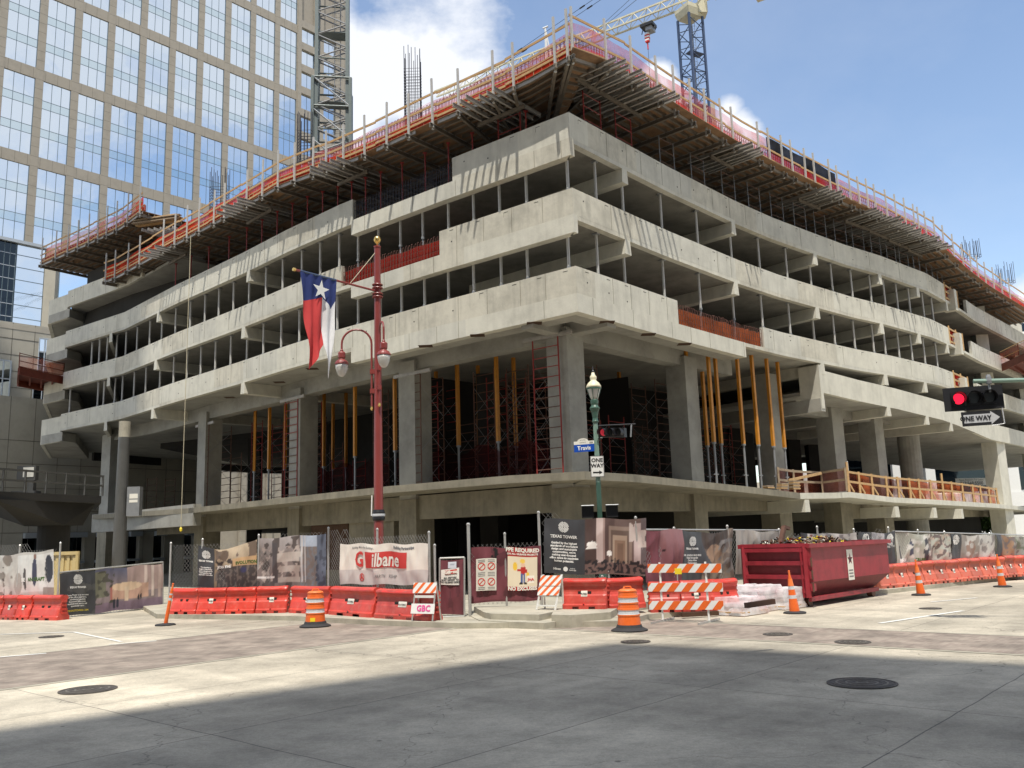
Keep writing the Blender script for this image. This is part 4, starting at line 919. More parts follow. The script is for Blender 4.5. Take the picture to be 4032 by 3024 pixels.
for j in range(len(RW)):
    z0_ = RW[j]+.72; z1_ = (RW[j+1]-.72) if j+1 < len(RW) else RW[j]+11.05
    if z1_ < 9: continue
    for i in range(len(PI)-1): window(PI[i]+.45, PI[i+1]-(.45 if i < 9 else .2), z0_, z1_, 3, rows6)
# slimmer end part with single windows
b = MB(); 
for s in (22.5, 25.95, 26.9, 30.2, 31.2): tq(b, s-.35, s+.35, 1, zt1, -.4, .2, 'gran')
for k in range(21): z = 9+k*3.92; tq(b, 22.2, 31.5, z-.62, z+.62, -.4, .16, 'gran')
tq(b, 31.55, 32.6, 1, zt1, -14, .1, 'gran'); b.build('end_bay', tw)
for k in range(8, 20):
    z = 9+k*3.92
    for s in (22.85, 27.25): window(s, s+2.6, z+.62, z+3.3, 2, [0, 1], -.2)
# chamfered left corner of the tower with a glass column, then a second facet
b = MB(); c0, c1 = T_(-21.8, 0, 0), T_(-22.6, 0, -2.5)
for z in RW: b.beam(c0+V((0, 0, z)), c1+V((0, 0, z)), .4, 1.44, 'gran')
b.beam(c0+V((0, 0, 60)), c1+V((0, 0, 60)), .1, 118, 'glassd')
c2 = c1+V((-5, .2, 0)); 
for z in RW: b.beam(c1+V((0, 0, z)), c2+V((0, 0, z)), .4, 1.44, 'gran')
b.beam(c1+V((0, 0, 60)), c1+V((-1.4, .1, 60)), .6, 118, 'gran'); b.beam(c1+V((0, .3, 60)), c2+V((0, .3, 60)), .1, 118, 'glass'); b.build('corner_bay', tw)
# low wing: dark glass bay and stone base at far left
lw = thing('tower_annex', 'pale granite base with dark glass bay window at far left, in front of the tower', 'building', (-50, 88, 0))
def AX(x, y, D_): return dist(x, y, D_)
a0, a1, a2, a3 = AX(-120, 1300, 92), AX(75*1.8228, 1300, 92), AX(82*1.8228+18, 1300, 94), AX(250, 1300, 96)
zt_ = dist(60, 940, 92).z; zb_ = dist(60, 1290, 92).z
def vwall(b, p, q, z0, z1, th, m): b.beam((p.x, p.y, (z0+z1)/2), (q.x, q.y, (z0+z1)/2), th, z1-z0, m)
b = MB(); vwall(b, a0, V((a1.x-2.2, a1.y, 0)), zb_, zt_, .2, 'glassd'); vwall(b, V((a1.x-2.2, a1.y, 0)), a2, zb_, zt_, .2, 'glass'); b.build('bay_window', lw)
b = MB(); n_ = 7
for k in range(n_+1): p = a0.lerp(V((a1.x-2.2, a1.y, 0)), k/n_); b.beam((p.x, p.y-.15, zb_), (p.x, p.y-.15, zt_), .06, .06, 'mul')
for k in range(8):
    z = zb_+(zt_-zb_)*k/7.; b.beam((a0.x, a0.y-.15, z), (a1.x-2.2, a1.y-.15, z), .06, .07, 'mull'); b.beam((a1.x-2.2, a1.y-.15, z), (a2.x, a2.y-.15, z), .06, .06, 'mul')
b.beam((a0.x, a0.y-.3, zt_), (a2.x, a2.y-.3, zt_), .5, .3, 'mull'); b.build('mullions', lw)
b = MB(); vwall(b, a2, V((a2.x+1.1, a2.y, 0)), 0, zt_, .6, 'grans'); vwall(b, V((a2.x+1.2, a2.y+.3, 0)), V((a2.x+9, a2.y+5, 0)), 1, zt_-.5, .3, 'glass'); b.build('side_bay', lw)
bw = MB(); B0, B1 = AX(-200, 1500, 89), AX(205, 1500, 91.5)
vwall(bw, B0, B1, 0, zb_, .8, 'grans'); bw.build('wall', lw)
bw = MB(); zz = zb_-.4; k = 0
dirb = (B1-B0); dirb.z = 0; Lb = dirb.length; dirb.normalize(); nb = V((dirb.y, -dirb.x, 0))
while zz > .5:
    h_ = .45 if k % 3 == 0 else 0
    if h_: bw.beam(B0+nb*.41+V((0, 0, zz-B0.z)), B1+nb*.41+V((0, 0, zz-B1.z)), .04, h_, 'granb')
    bw.beam(B0+nb*.412+V((0, 0, zz-1.1-B0.z)), B1+nb*.412+V((0, 0, zz-1.1-B1.z)), .03, .04, 'joint'); zz -= 1.5; k += 1
s = .8
while s < Lb: q = B0+dirb*s+nb*.41; bw.beam((q.x, q.y, .3), (q.x, q.y, zb_), .035, .03, 'joint'); s += 1.9
bw.build('stone_courses', lw)
bw = MB()
for x0, x1, y0, y1 in ((148, 198, 1335, 1500), (125, 195, 1500, 1830), (-10, 22, 1420, 1640), (-10, 14, 1640, 1800)):
    p, q = onv(x0, y0, B0, B1), onv(x1, y1, B0, B1)
    vwall(bw, p+nb*.25, V((q.x, q.y, 0))+nb*.25, q.z, p.z, .5, 'glassd' if y0 > 1450 else 'glass')
    for u in (0, .38, 1): r_ = p.lerp(V((q.x, q.y, p.z)), u)+nb*.52; bw.beam((r_.x, r_.y, q.z), (r_.x, r_.y, p.z), .12, .06, 'mull')
    for u in range(4): z = q.z+(p.z-q.z)*u/3; bw.beam(V((p.x, p.y, z))+nb*.52, V((q.x, q.y, z))+nb*.52, .06, .12, 'mull')
bw.build('window', lw)
# street level granite frontage seen under the structure
fr_ = thing('granite_frontage', 'shaded granite shopfront wall with dark openings behind the columns at lower left', 'building', (-45, 84, 0))
b = MB(); G0, G1 = dist(-150, 2000, 86), dist(820, 2000, 96); dg = V((G1.x-G0.x, G1.y-G0.y, 0)); LG = dg.length; dg.normalize(); ng = V((dg.y, -dg.x, 0))
vwall(b, G0, G1, 4.2, 16, .6, 'grans'); 
sp = [(x, onv(x, 2080, G0, G1)) for x in (-150, 85, 188, 245, 330, 372, 440, 500, 545, 600, 643, 720, 760, 820)]
for (xa, pa_), (xb, pb_) in list(zip(sp, sp[1:]))[::2]: vwall(b, V((pa_.x, pa_.y, 0)), V((pb_.x, pb_.y, 0)), 0, 4.2, .6, 'grans')
b.build('wall', fr_)
b = MB()
for z in (4.25, 6.1, 8.1, 10.2, 12.2): b.beam(V((G0.x, G0.y, z))+ng*.31, V((G1.x, G1.y, z))+ng*.31, .02, .04, 'joint')
s = 1.
while s < LG: q = V((G0.x, G0.y, 0))+dg*s+ng*.31; b.beam((q.x, q.y, 1), (q.x, q.y, 16), .03, .02, 'joint'); s += 2.1
b.build('stone_joints', fr_)
b = MB(); b.beam(V((G0.x, G0.y, 2))-ng*1.2, V((G1.x, G1.y, 2))-ng*1.2, .2, 5, 'glassd'); b.build('shop_glass', fr_)
for (xa, pa_), (xb, pb_) in list(zip(sp, sp[1:]))[1::2]:
    b = MB(); b.beam(V((pa_.x, pa_.y, 4.0))+ng*.6, V((pb_.x, pb_.y, 4.0))+ng*.6, .5, .45, 'mull'); b.beam(V((pa_.x, pa_.y, 1.6))+ng*.4, V((pb_.x, pb_.y, 1.6))+ng*.4, .25, .22, 'mull'); b.build('canopy', fr_)
for (xa, pa_), (xb, pb_) in [((245, 0), (330, 0))]: pass
# ------------------------------------------------------------------ cranes
def mast(nm, lab, P, side_, z0, z1, m, lr, rot, step, cat='tower crane', grp=None):
    r = thing(nm, lab, cat, (P[0], P[1], 0)); c, s = math.cos(rot), math.sin(rot); h = side_/2
    co = [(P[0]+(i*c-j*s)*h, P[1]+(i*s+j*c)*h) for i, j in ((-1, -1), (1, -1), (1, 1), (-1, 1))]
    for q in co: b = MB(); b.beam((q[0], q[1], z0), (q[0], q[1], z1), lr*2, lr*2, m, up=(c, s, 0)); b.build('chord', r)
    b = MB(); z = z0; k = 0
    while z+step <= z1+.01:
        for i in range(4):
            a, d = co[i], co[(i+1) % 4]
            if k % 2: a, d = d, a
            b.tube((a[0], a[1], z), (d[0], d[1], z+step), lr*.48, 'steel' if m == 'crg' else m, 5)
        if k % 6 == 0:
            for i in range(4): a, d = co[i], co[(i+1) % 4]; b.tube((a[0], a[1], z), (d[0], d[1], z), lr*.5, m, 5)
        z += step; k += 1
    b.build('bracing', r)
    b = MB(); lx, ly = P[0]+.35*c, P[1]+.35*s
    for o in (-.2, .2): b.tube((lx+o*c, ly+o*s, z0), (lx+o*c, ly+o*s, z1), .022, 'steel', 4)
    z = z0
    while z < z1: b.tube((lx-.2*c, ly-.2*s, z), (lx+.2*c, ly+.2*s, z), .014, 'steel', 4); z += .3
    z = z0
    while z < z1:
        n_ = 8; prev = None
        for i in range(n_+1):
            a = math.pi*(i/n_); q = (lx+.36*math.cos(a), ly-.55*math.sin(a), z)
            if prev: b.tube(prev, q, .012, 'steel', 3)
            prev = q
        z += .8
    b.build('ladder', r); b = MB(); z = z0+2; k = 0
    while z < z1:
        sx_ = -.3 if k % 2 else .3
        vs = [(P[0]+(i*c-j*s), P[1]+(i*s+j*c), z) for i, j in ((-h, -h*.9), (h, -h*.9), (h, h*.1), (-h, h*.1))]; vs += [(x, y, zz_+.06) for x, y, zz_ in vs]
        b.add(vs, [(0, 3, 2, 1), (4, 5, 6, 7), (0, 1, 5, 4), (1, 2, 6, 5), (2, 3, 7, 6), (3, 0, 4, 7)], m); z += step*6; k += 1; b.build('platform', r); b = MB()
    return r, co
Pm = dist(1308, 560, 57)
m1, co1 = mast('tower_crane', 'grey lattice mast of a tower crane rising behind the left roof deck', (Pm.x, Pm.y), 2.05, 19.5, 52, 'crg', .115, .16, .86)
b = MB(); h = 1.35
zc = dist(1308, 340, 57).z
for k_, q in enumerate(co1):
    o = (V((q[0], q[1], 0))-V((Pm.x, Pm.y, 0)))*1.22+V((Pm.x, Pm.y, 0)); b.beam((o.x, o.y, zc-8), (o.x, o.y, zc), .2, .2, 'crg')
for z in (zc, zc-2.1, zc-5.5):
    oo = [(V((q[0], q[1], 0))-V((Pm.x, Pm.y, 0)))*1.22+V((Pm.x, Pm.y, z)) for q in co1]
    for a, d in zip(oo, oo[1:]+oo[:1]): b.tube(a, d, .07, 'crg', 6)
for z in (zc-2.1, zc-4.4, zc-6.6):
    oo = [(V((q[0], q[1], 0))-V((Pm.x, Pm.y, 0)))*1.22 for q in co1]; b.tube(oo[0]+V((Pm.x, Pm.y, z+2.1)), oo[1]+V((Pm.x, Pm.y, z)), .06, 'mull', 5)
b.build('climbing_collar', m1)
Pf = dist(2733, 300, 84); zcab = dist(2728, 30, 84).z
m2, co2 = mast('tower_crane', 'dark blue lattice crane mast carrying a cream jib, upper right', (Pf.x, Pf.y), 1.75, 19.5, zcab-1.2, 'crb', .10, .5, .95)
b = MB(); z = zcab-1.2; c, s = math.cos(.5), math.sin(.5)
vs = []
for zz, w_ in ((z, .88), (z+.7, 1.05), (z+1.1, 1.05)): vs += [(Pf.x+(i*c-j*s)*w_, Pf.y+(i*s+j*c)*w_, zz) for i, j in ((-1, -1), (1, -1), (1, 1), (-1, 1))]
b.add(vs, [(3, 2, 1, 0), (0, 1, 5, 4), (1, 2, 6, 5), (2, 3, 7, 6), (3, 0, 4, 7), (4, 5, 9, 8), (5, 6, 10, 9), (6, 7, 11, 10), (7, 4, 8, 11), (8, 9, 10, 11)], 'crc')
b.box(Pf.x+.8, Pf.y-.7, z+.3, Pf.x+1.7, Pf.y+.6, z+1.7, 'crc'); b.build('slewing_platform', m2)
zj = zcab+.6
J0 = at(2800, -8, zj+.6); J1 = at(2300, 150, zj+.6)
J0 = V((Pf.x, Pf.y, zj)); dj = V((J1.x-J0.x, J1.y-J0.y, 0)).normalized(); sj = V((-dj.y, dj.x, 0))
b = MB(); n_ = 26; Lj = 34.0; top = []; lo1 = []; lo2 = []
S0 = -9
for i in range(n_+5):
    u = S0+i*1.6; w_ = .62; hgt = 1.25
    if u > Lj: break
    lo1.append(J0+dj*u+sj*w_); lo2.append(J0+dj*u-sj*w_); top.append(J0+dj*(u+.8)+V((0, 0, hgt)))
for L_ in (lo1, lo2, top):
    for a, d in zip(L_, L_[1:]): b.beam(a, d, .16, .16, 'crc')
for i in range(len(lo1)-1):
    for L_ in (lo1, lo2): b.tube(L_[i], top[i], .045, 'crc', 5); b.tube(top[i], L_[i+1], .045, 'crc', 5)
    b.tube(lo1[i], lo2[i], .04, 'crc', 5); b.tube(lo1[i], lo2[i+1], .03, 'crc', 5)
b.build('jib', m2)
b = MB(); q = J0-dj*6; b.obox(q+V((0, 0, -.1)), dj*3.5, sj*.9, V((0, 0, .12)), 'crc'); b.obox(q-dj*2+V((0, 0, -1.2)), dj*1.2, sj*.7, V((0, 0, 1.1)), 'crc'); b.build('counter_jib', m2)
tr_ = onv(2552, 92, J0, J1); b = MB(); b.obox(tr_+V((0, 0, -.35)), dj*.7, sj*.6, V((0, 0, .16)), 'black'); b.obox(tr_+V((.2, 0, -.7)), dj*.35, sj*.5, V((0, 0, .25)), 'steel')
for o in (-.5, .5): b.tube(tr_+dj*o-V((0, 0, .1)), tr_+dj*(o*1.6)+V((0, 0, -1.0)), .05, 'black', 5)
b.build('trolley', m2)
hb = onv(2549, 150, J0, J1); hz = thing('crane_hook', 'red and white striped hook block hanging below the jib trolley', 'crane hook', tuple(hb))
b = MB()
for k in range(6): b.obox(hb+V((0, 0, .45-k*.17)), dj*(.26-.02*abs(k-2)), sj*.16, V((0, 0, .083)), 'sgred' if k % 2 else 'white')
b.build('block', hz); b = MB()
for o in (-.2, .2): b.tube(tr_+dj*o*1.4-V((0, 0, .8)), hb+dj*o+V((0, 0, .5)), .014, 'black', 4)
b.tube(hb-V((0, 0, .5)), hb-V((0, 0, 1.3)), .07, 'sgred', 6); b.tube(hb-V((0, 0, 1.3)), hb-V((0, 0, 5.5)), .02, 'black', 4); b.build('chain', hz)
# pendant lines of the other crane's jib and its white mast head
pn = thing('pendant_cable', 'black pendant cables sloping up to the right above the street corner', 'cable', (0, 70, 30))
b = MB()
for (x0, y0, x1, y1) in ((1850, 330, 2338, -4), (1860, 336, 2370, -4), (2345, 122, 2482, -4), (2352, 125, 2510, -4)):
    p, q = dist(x0, y0, 70), dist(x1, y1, 60); b.tube(p, p+(q-p)*1.6, .022, 'black', 4)
    if x0 < 2000:
        for u in (.32, .42, .90): c_ = p.lerp(q, u); b.tube(c_, c_+(q-p).normalized()*.5, .06, 'black', 5)
b.build('cable', pn)
wm = thing('crane_mast_head', 'slim white crane mast head standing behind the left roof netting', 'crane', tuple(dist(2160, 200, 66)))
b = MB(); a = dist(2146, 108, 66); 
for x1, y1 in ((2150, 260), (2175, 250), (2160, 262)): b.tube(a, dist(x1, y1, 66), .06, 'white', 5)
b.tube(dist(2138, 112, 66), dist(2158, 104, 66), .08, 'white', 5); b.build('strut', wm)
# low grey blocks on the roof seen through the net, right
for (x0, x1, y0, y1, lab) in ((2520, 2600, 330, 470, 'grey stair tower stub seen through the pink net right of the corner'), (2700, 2830, 410, 520, 'pale roof hut behind the net beside the blue crane mast')):
    p, q = dist(x0, y0, 95), dist(x1, y1, 95); b = MB(); b.box(p.x, p.y, q.z-6, q.x, p.y+4, p.z, 'steel' if x0 < 2600 else 'grans'); tag(b.build('roof_hut'), lab, 'roof structure')
# ------------------------------------------------------------------ loading platforms
def platform(nm, lab, pts, z, side):
    r = thing(nm, lab, 'loading platform', tuple(pts[0])+(z,)); b = MB(); b.prism(pts, z, z+.14, 'orst'); b.build('deck', r); b = MB()
    for k in range(5):
        a, c = g2(pts[0], pts[1], k/4), g2(pts[3], pts[2], k/4); b.beam((a[0], a[1], z-.15), (c[0], c[1], z-.15), .12, .28, 'orst')
    for a, c in ((pts[0], pts[1]), (pts[3], pts[2])): b.beam((a[0], a[1], z-.2), (c[0], c[1], z-.2), .14, .5, 'orst')
    b.build('beams', r); b = MB()
    for a, c in ((pts[0], pts[1]), (pts[1], pts[2]), (pts[3], pts[2])):
        for h in (.55, 1.1): b.tube((a[0], a[1], z+h), (c[0], c[1], z+h), .03, 'orst' if side else 'wood', 5)
        for u in (0, .5, 1): g = g2(a, c, u); b.tube((g[0], g[1], z), (g[0], g[1], z+1.15), .03, 'orst', 5)
    b.build('railing', r); b = MB()
    for a, c in ((pts[0], pts[1]), (pts[1], pts[2])): b.quad((a[0], a[1], z+.15), (c[0], c[1], z+.15), (c[0], c[1], z+1.0), (a[0], a[1], z+1.0), 'netl')
    b.build('net', r)
pA = dist(240, 1480, 74); zL = dist(150, 1490, 72).z
a_, b_, c_, dd_ = dist(250, 1480, 73), dist(72, 1480, 70), dist(72, 1480, 75), dist(250, 1480, 78)
platform('loading_platform', 'rust red loading platform cantilevered at the far left edge', [tuple(b_[:2]), tuple(a_[:2]), tuple(dd_[:2]), tuple(c_[:2])], dist(160, 1475, 72).z, 1)
a_, b_ = dist(3942, 1430, 80), dist(4100, 1440, 74)
platform('loading_platform', 'rust red loading platform with timber rail at the right edge', [tuple(a_[:2]), tuple(b_[:2]), tuple(dist(4160, 1440, 80)[:2]), tuple(dist(4000, 1430, 88)[:2])], dist(3960, 1430, 79).z, 0)
# ------------------------------------------------------------------ orange timber rail on the podium, right
gr_ = thing('podium_guardrail', 'orange-brown timber guardrail with netting along the podium edge at right', 'guardrail', (22, 50, 4.2))
px_ = [3345, 3388, 3438, 3495, 3540, 3585, 3622, 3668, 3715, 3750, 3792, 3832, 3862, 3895, 3925]
def dkz(P):
    for a, c in zip(dk, dk[1:]):
        if min(a[0], c[0]) <= P.x <= max(a[0], c[0]): return a[2]+(c[2]-a[2])*(P.x-a[0])/(c[0]-a[0])
    return 4.0
rp = offset(OUT, .35); pr = []
for x in px_:
    h = hit(x, 1950, rp)[0]; pr.append(V((h.x, h.y, dkz(h)+.0)))
for i, p in enumerate(pr):
    b = MB(); b.beam(p, p+V((0, 0, 1.25+(.45 if i in (0, 8) else 0))), .11, .11, 'wood'); b.build('post', gr_)
    t, n = orient((p.x, p.y)); b = MB(); b.beam(p+t*.1+V((0, 0, .5)), p+t*.55+V((0, 0, .04)), .05, .1, 'wood'); b.build('kicker', gr_)
for h_ in (.62, 1.15):
    b = MB()
    for p, q in zip(pr, pr[1:]): b.beam(p+V((0, 0, h_)), q+V((0, 0, h_)), .05, .12, 'wood')
    b.build('rail', gr_)
b = MB()
for p, q in zip(pr, pr[1:]):
    t, n = orient((p.x, p.y)); b.quad(p+n*.12, q+n*.12, q+n*.12+V((0, 0, 1.05)), p+n*.12+V((0, 0, 1.15)), 'netr' if rl.random() < .55 else 'neto')
b.build('net', gr_)
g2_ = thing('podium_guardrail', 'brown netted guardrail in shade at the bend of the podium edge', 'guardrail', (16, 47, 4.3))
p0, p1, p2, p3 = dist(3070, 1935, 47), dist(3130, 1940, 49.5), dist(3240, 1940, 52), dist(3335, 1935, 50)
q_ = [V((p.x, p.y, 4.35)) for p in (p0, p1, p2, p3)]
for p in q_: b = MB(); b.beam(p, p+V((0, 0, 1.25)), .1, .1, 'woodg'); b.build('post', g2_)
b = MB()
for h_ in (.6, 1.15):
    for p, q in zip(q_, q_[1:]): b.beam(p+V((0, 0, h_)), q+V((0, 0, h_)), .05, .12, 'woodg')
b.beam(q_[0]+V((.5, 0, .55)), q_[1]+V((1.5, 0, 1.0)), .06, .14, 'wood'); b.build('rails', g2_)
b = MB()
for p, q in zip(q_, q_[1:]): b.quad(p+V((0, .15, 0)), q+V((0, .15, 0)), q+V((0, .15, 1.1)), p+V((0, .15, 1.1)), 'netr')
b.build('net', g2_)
for i, x in enumerate((3025, 3080, 3128)):
    p = hit(x, 1915, offset(OUT, .12))[0]; r = thing('wood_block_stack', ['short stack of wooden pads on the podium edge, leftmost', 'middle stack of wooden pads on the podium edge', 'rightmost stack of reddish wooden pads on the podium edge'][i], 'wood blocks', (p.x, p.y, 4.42), 'stacks of wooden pads on the podium edge')
    t, n = orient((p.x, p.y))
    for k in range(2+i*2): b = MB(); b.obox(V((p.x, p.y, 4.46+k*.075))+t*rl.uniform(-.05, .05), t*.32, n*.14, V((0, 0, .03)), 'woodg' if k % 2 else 'wood'); b.build('pad', r)
#PART6
# ------------------------------------------------------------------ tower behind the camera (casts the big shadow)
hB = 92.0; sh = hB/math.tan(SUN_EL); so_ = V((-SX, -SY, 0)).normalized()*sh
cB = [at(x, y, 0)-so_ for x, y in ((0, 2869), (911, 2734), (1586, 2628), (2424, 2531), (3281, 2573), (4032, 2613))]
c0 = cB[3]; dl = (cB[0]-cB[3]).normalized(); dr = (cB[5]-cB[3]).normalized()
pts_b = [c0, c0+dr*45, c0+dr*45+dl*46, c0+dl*46]
if pts_b[0].y > -1.5: pass
sb = thing('street_tower', 'tall office tower behind the viewpoint whose shadow covers the near road', 'building', (0, -40, 0))
b = MB(); b.prism([(p.x, p.y) for p in pts_b], 0, hB, 'gran'); b.build('tower_body', sb)
b = MB()
for a, c in ((pts_b[0], pts_b[1]), (pts_b[3], pts_b[0])):
    t = (c-a).normalized(); n = V((t.y, -t.x, 0)); 
    if n.y < 0: n = -n
    for k in range(22): z = 3+k*4; b.beam(a+t*1+n*.05+V((0, 0, z+1)), c-t*1+n*.05+V((0, 0, z+1)), .12, 2.1, 'glass')
b.build('window_bands', sb)
# ------------------------------------------------------------------ printed banners
rb = random.Random(5)
def S(r, g, b_): return lin((r/255, g/255, b_/255))
def painter(base, shapes, mottle=.12, seed=0, nsc=3.0):
    base = S(*base); sh_ = [(k, a, S(*c)) for k, a, c in shapes]
    def f(u, v):
        c = base
        for k, a, col in sh_:
            if k == 'r' and a[0] <= u <= a[2] and a[1] <= v <= a[3]: c = col
            elif k == 'e' and ((u-a[0])/a[2])**2+((v-a[1])/a[3])**2 < 1: c = col
            elif k == 't' and a[1] <= v <= a[3] and abs(u-a[0]) < a[2]*(a[3]-v)/(a[3]-a[1]): c = col
            elif k == 'g' and a[0] <= u <= a[2]:
                w_ = max(0, min(1, (v-a[1])/(a[3]-a[1]))); c = tuple(c[i]*(1-w_)+col[i]*w_ for i in range(3))
            elif k == 'n' and a[0] <= u <= a[2] and a[1] <= v <= a[3]:
                q = mn.noise(V((u*a[4]*2, v*a[4], seed+a[4])))
                if q > a[5]: c = col
        n = mn.noise(V((u*nsc*3, v*nsc, seed*3.1)))*mottle+mn.noise(V((u*nsc*12, v*nsc*5, seed)))*mottle*.6
        if mottle >= .09: g_ = sum(c)/3; c = tuple((x*.68+g_*.32)*.92 for x in c)
        return tuple(max(0, x*(1+n)) for x in c)
    return f
def banner(nm, label, cat, L_, xs, yt, yb, paint, group=None, sag=0, amp=.03, seed=1, res=.035, A=None, B=None, cols=None, off=0.0):
    A, B = L_
    ym = (yt[0]+yb[0])/2
    c00, c10 = onv(xs[0], yb[0], A, B), onv(xs[1], yb[-1], A, B); c01, c11 = onv(xs[0], yt[0], A, B), onv(xs[1], yt[-1], A, B)
    w_ = ((c10-c00).length+(c11-c01).length)/2; h_ = (c01-c00).length
    nx, ny = max(6, int(w_/res)), max(5, int(h_/res)); t = (c10-c00); t.z = 0; t.normalize(); n = V((t.y, -t.x, 0))
    if n.y > 0: n = -n
    root = thing(nm, label, cat, tuple((c00+c10)/2), group); o_ = V(root.location)
    vs, cs, fs = [], [], []
    def surf(u, v, d=0.0, record=False):
        P = (c00.lerp(c10, u)).lerp(c01.lerp(c11, u), v); uc, vc = min(max(u, 0), 1), min(max(v, 0), 1)
        P = P-V((0, 0, sag*abs(math.sin(math.pi*uc))*(vc**2)+.025*math.sin(u*w_*4+seed)*vc-.02*math.sin(u*w_*3.3+seed*2)*(1-vc)))
        q = mn.noise(V((u*w_*1.9+(v*h_)*.9, v*h_*.5, seed*7.3)))+.5*mn.noise(V((u*w_*5, v*h_*1.1+u*3, seed*3.3))); env = .35+.65*min(1, 4*vc*(1-vc)+.2); q += .9*(.5-abs(mn.noise(V((u*w_*1.1-(vc*h_)*.8, vc*h_*.6, seed*1.7)))))**1
        return P+n*(q*amp*1.9*env+.03+off+d)
    for j in range(ny+1):
        for i in range(nx+1):
            u, v = i/nx, j/ny
            vs.append(tuple(surf(u, v)-o_)); cs.append(paint(u, v)+(1,))
    for j in range(ny):
        for i in range(nx): a = j*(nx+1)+i; fs.append((a, a+1, a+nx+2, a+nx+1))
    me = bpy.data.meshes.new('sheet'); me.from_pydata(vs, [], fs); ca = me.color_attributes.new('print', 'FLOAT_COLOR', 'POINT')
    for i, c in enumerate(cs): ca.data[i].color = c
    me.polygons.foreach_set('use_smooth', [True]*len(fs)); me.materials.append(M['print']); o = bpy.data.objects.new('sheet', me); C.objects.link(o); o.parent = root
    fr = (c00, c10, c01, c11, t, n, w_, h_)
    def at_uv(u, v, d=0.0, record=True):
        P = surf(u, v, .006+d)
        if record: UVREG[tuple(round(c, 4) for c in P)] = (at_uv, u, v, w_, h_, d)
        return P
    at_uv.w, at_uv.h = w_, h_
    upv = ((c01-c00)+(c11-c10)).normalized(); rt = ((c10-c00)+(c11-c01)).normalized()
    return root, at_uv, rt, V((0, 0, 1)), w_, h_
class UVP:
    def __init__(s, f, u, v): s.f, s.u, s.v = f, u, v
    def __call__(s): pass
def logo(root, P, R, rt, up, m='white'):
    b = MB(); n = rt.cross(up); w_ = R*.13
    def clip(p, d):
        # extend from p along d until radius R
        bq = p[0]*d[0]+p[1]*d[1]; cq = p[0]**2+p[1]**2-R*R; disc = bq*bq-cq
        return -bq+math.sqrt(max(0, disc))
    k2 = math.sqrt(.5)
    for ax in ((1, 0), (0, 1), (-1, 0), (0, -1)):
        for d0 in (.14, .42, .70):
            p = (ax[0]*R*d0, ax[1]*R*d0)
            for s in (1, -1):
                d = (ax[0]*k2-s*ax[1]*k2, ax[1]*k2+s*ax[0]*k2); L_ = clip(p, d)
                if callable(P): f_, u_, v_ = P.f, P.u, P.v; a = f_(u_+p[0]/f_.w, v_+p[1]/f_.h, .004); e = f_(u_+(p[0]+d[0]*L_)/f_.w, v_+(p[1]+d[1]*L_)/f_.h, .004)
                else: a = P+rt*p[0]+up*p[1]; e = P+rt*(p[0]+d[0]*L_)+up*(p[1]+d[1]*L_)
                side = (rt*(-d[1])+up*d[0])*w_/2
                b.quad(a-side, e-side, e+side, a+side, m)
    return b.build('emblem', root)
def tpanel(root, at_uv, rt, up, u, v, sc, lines, title='TEXAS TOWER', R=.26, ty=None, m='white', sub=.085):
    logo(root, UVP(at_uv, u, v), R*.78*sc, rt, up); text(title, .105*sc, m, at_uv(u, v-(R*.78+.11)*sc/at_uv.h), rt, up, root, bold=.004)
    if lines: text('\n'.join(lines), sub*sc, m, at_uv(u, v-(R*.78+.32+.05*len(lines))*sc/at_uv.h), rt, up, root, bold=.002)
def links(nm, lab, L_, xs, yt, yb, parts=None, cell=.105, posts=(), gate=False, toprail=False, wr=.0055, grp='chain link fence panels'):
    A, B = L_; P0, P1 = onv(xs[0], yb[0], A, B), onv(xs[1], yb[1], A, B); Q0, Q1 = onv(xs[0], yt[0], A, B), onv(xs[1], yt[1], A, B)
    r = thing(nm, lab, 'fence', tuple(P0), grp); b = MB(); Lw = math.hypot(P1.x-P0.x, P1.y-P0.y); t = (P1-P0); t.z = 0; t.normalize()
    def zb(s): return P0.z+(P1.z-P0.z)*s/Lw
    def zt(s): return Q0.z+(Q1.z-Q0.z)*s/Lw+.015*math.sin(s*7)
    H = max(Q0.z-P0.z, Q1.z-P1.z); slope = 1.15; s = -H/slope
    while s < Lw:
        for dr_ in (1, -1):
            a_, e_ = (s, s+H/slope) if dr_ > 0 else (s+H/slope, s)
            # clip to panel
            pts_ = []
            for k in range(9):
                q = a_+(e_-a_)*k/8; z = zb(min(max(q, 0), Lw))+H*k/8
                if 0 <= q <= Lw and z <= zt(q)+.05: pts_.append(V((P0.x+t.x*q, P0.y+t.y*q, z)))
            if len(pts_) > 1: b.beam(pts_[0], pts_[-1], wr, wr, 'link')
        s += cell*1.35
    b.build('mesh', r)
    for x, y0, y1 in posts:
        p, q = onv(x, y1, A, B), onv(x, y0, A, B); c = MB(); c.tube((p.x, p.y, min(p.z, .3)), (p.x, p.y, q.z), .035, 'galv', 8); c.lathe((p.x, p.y, q.z), [(.045, -.02), (.045, .02), (.02, .05), (.002, .055)], 'galv', 8); c.build('post', r)
    if toprail: c = MB(); c.tube(Q0, Q1, .028, 'galv', 8); c.build('top_rail', r)
    if gate: 
        for p, q, nn in ((Q0, Q1, 'top_rail'), (P0, P1, 'bottom_rail'), (P0, Q0, 'side_rail'), (P1, Q1, 'side_rail')): c = MB(); c.tube(p, q, .03, 'galv', 8); c.build(nn, r)
    return r
def X(*p): return tuple(v*d_ for v in p)
def lineoff(p, q, d):                    # move a line away from the viewer
    t = V((q.x-p.x, q.y-p.y, 0)).normalized(); n = V((-t.y, t.x, 0)); 
    if n.y < 0: n = -n
    return (p+n*d, q+n*d)
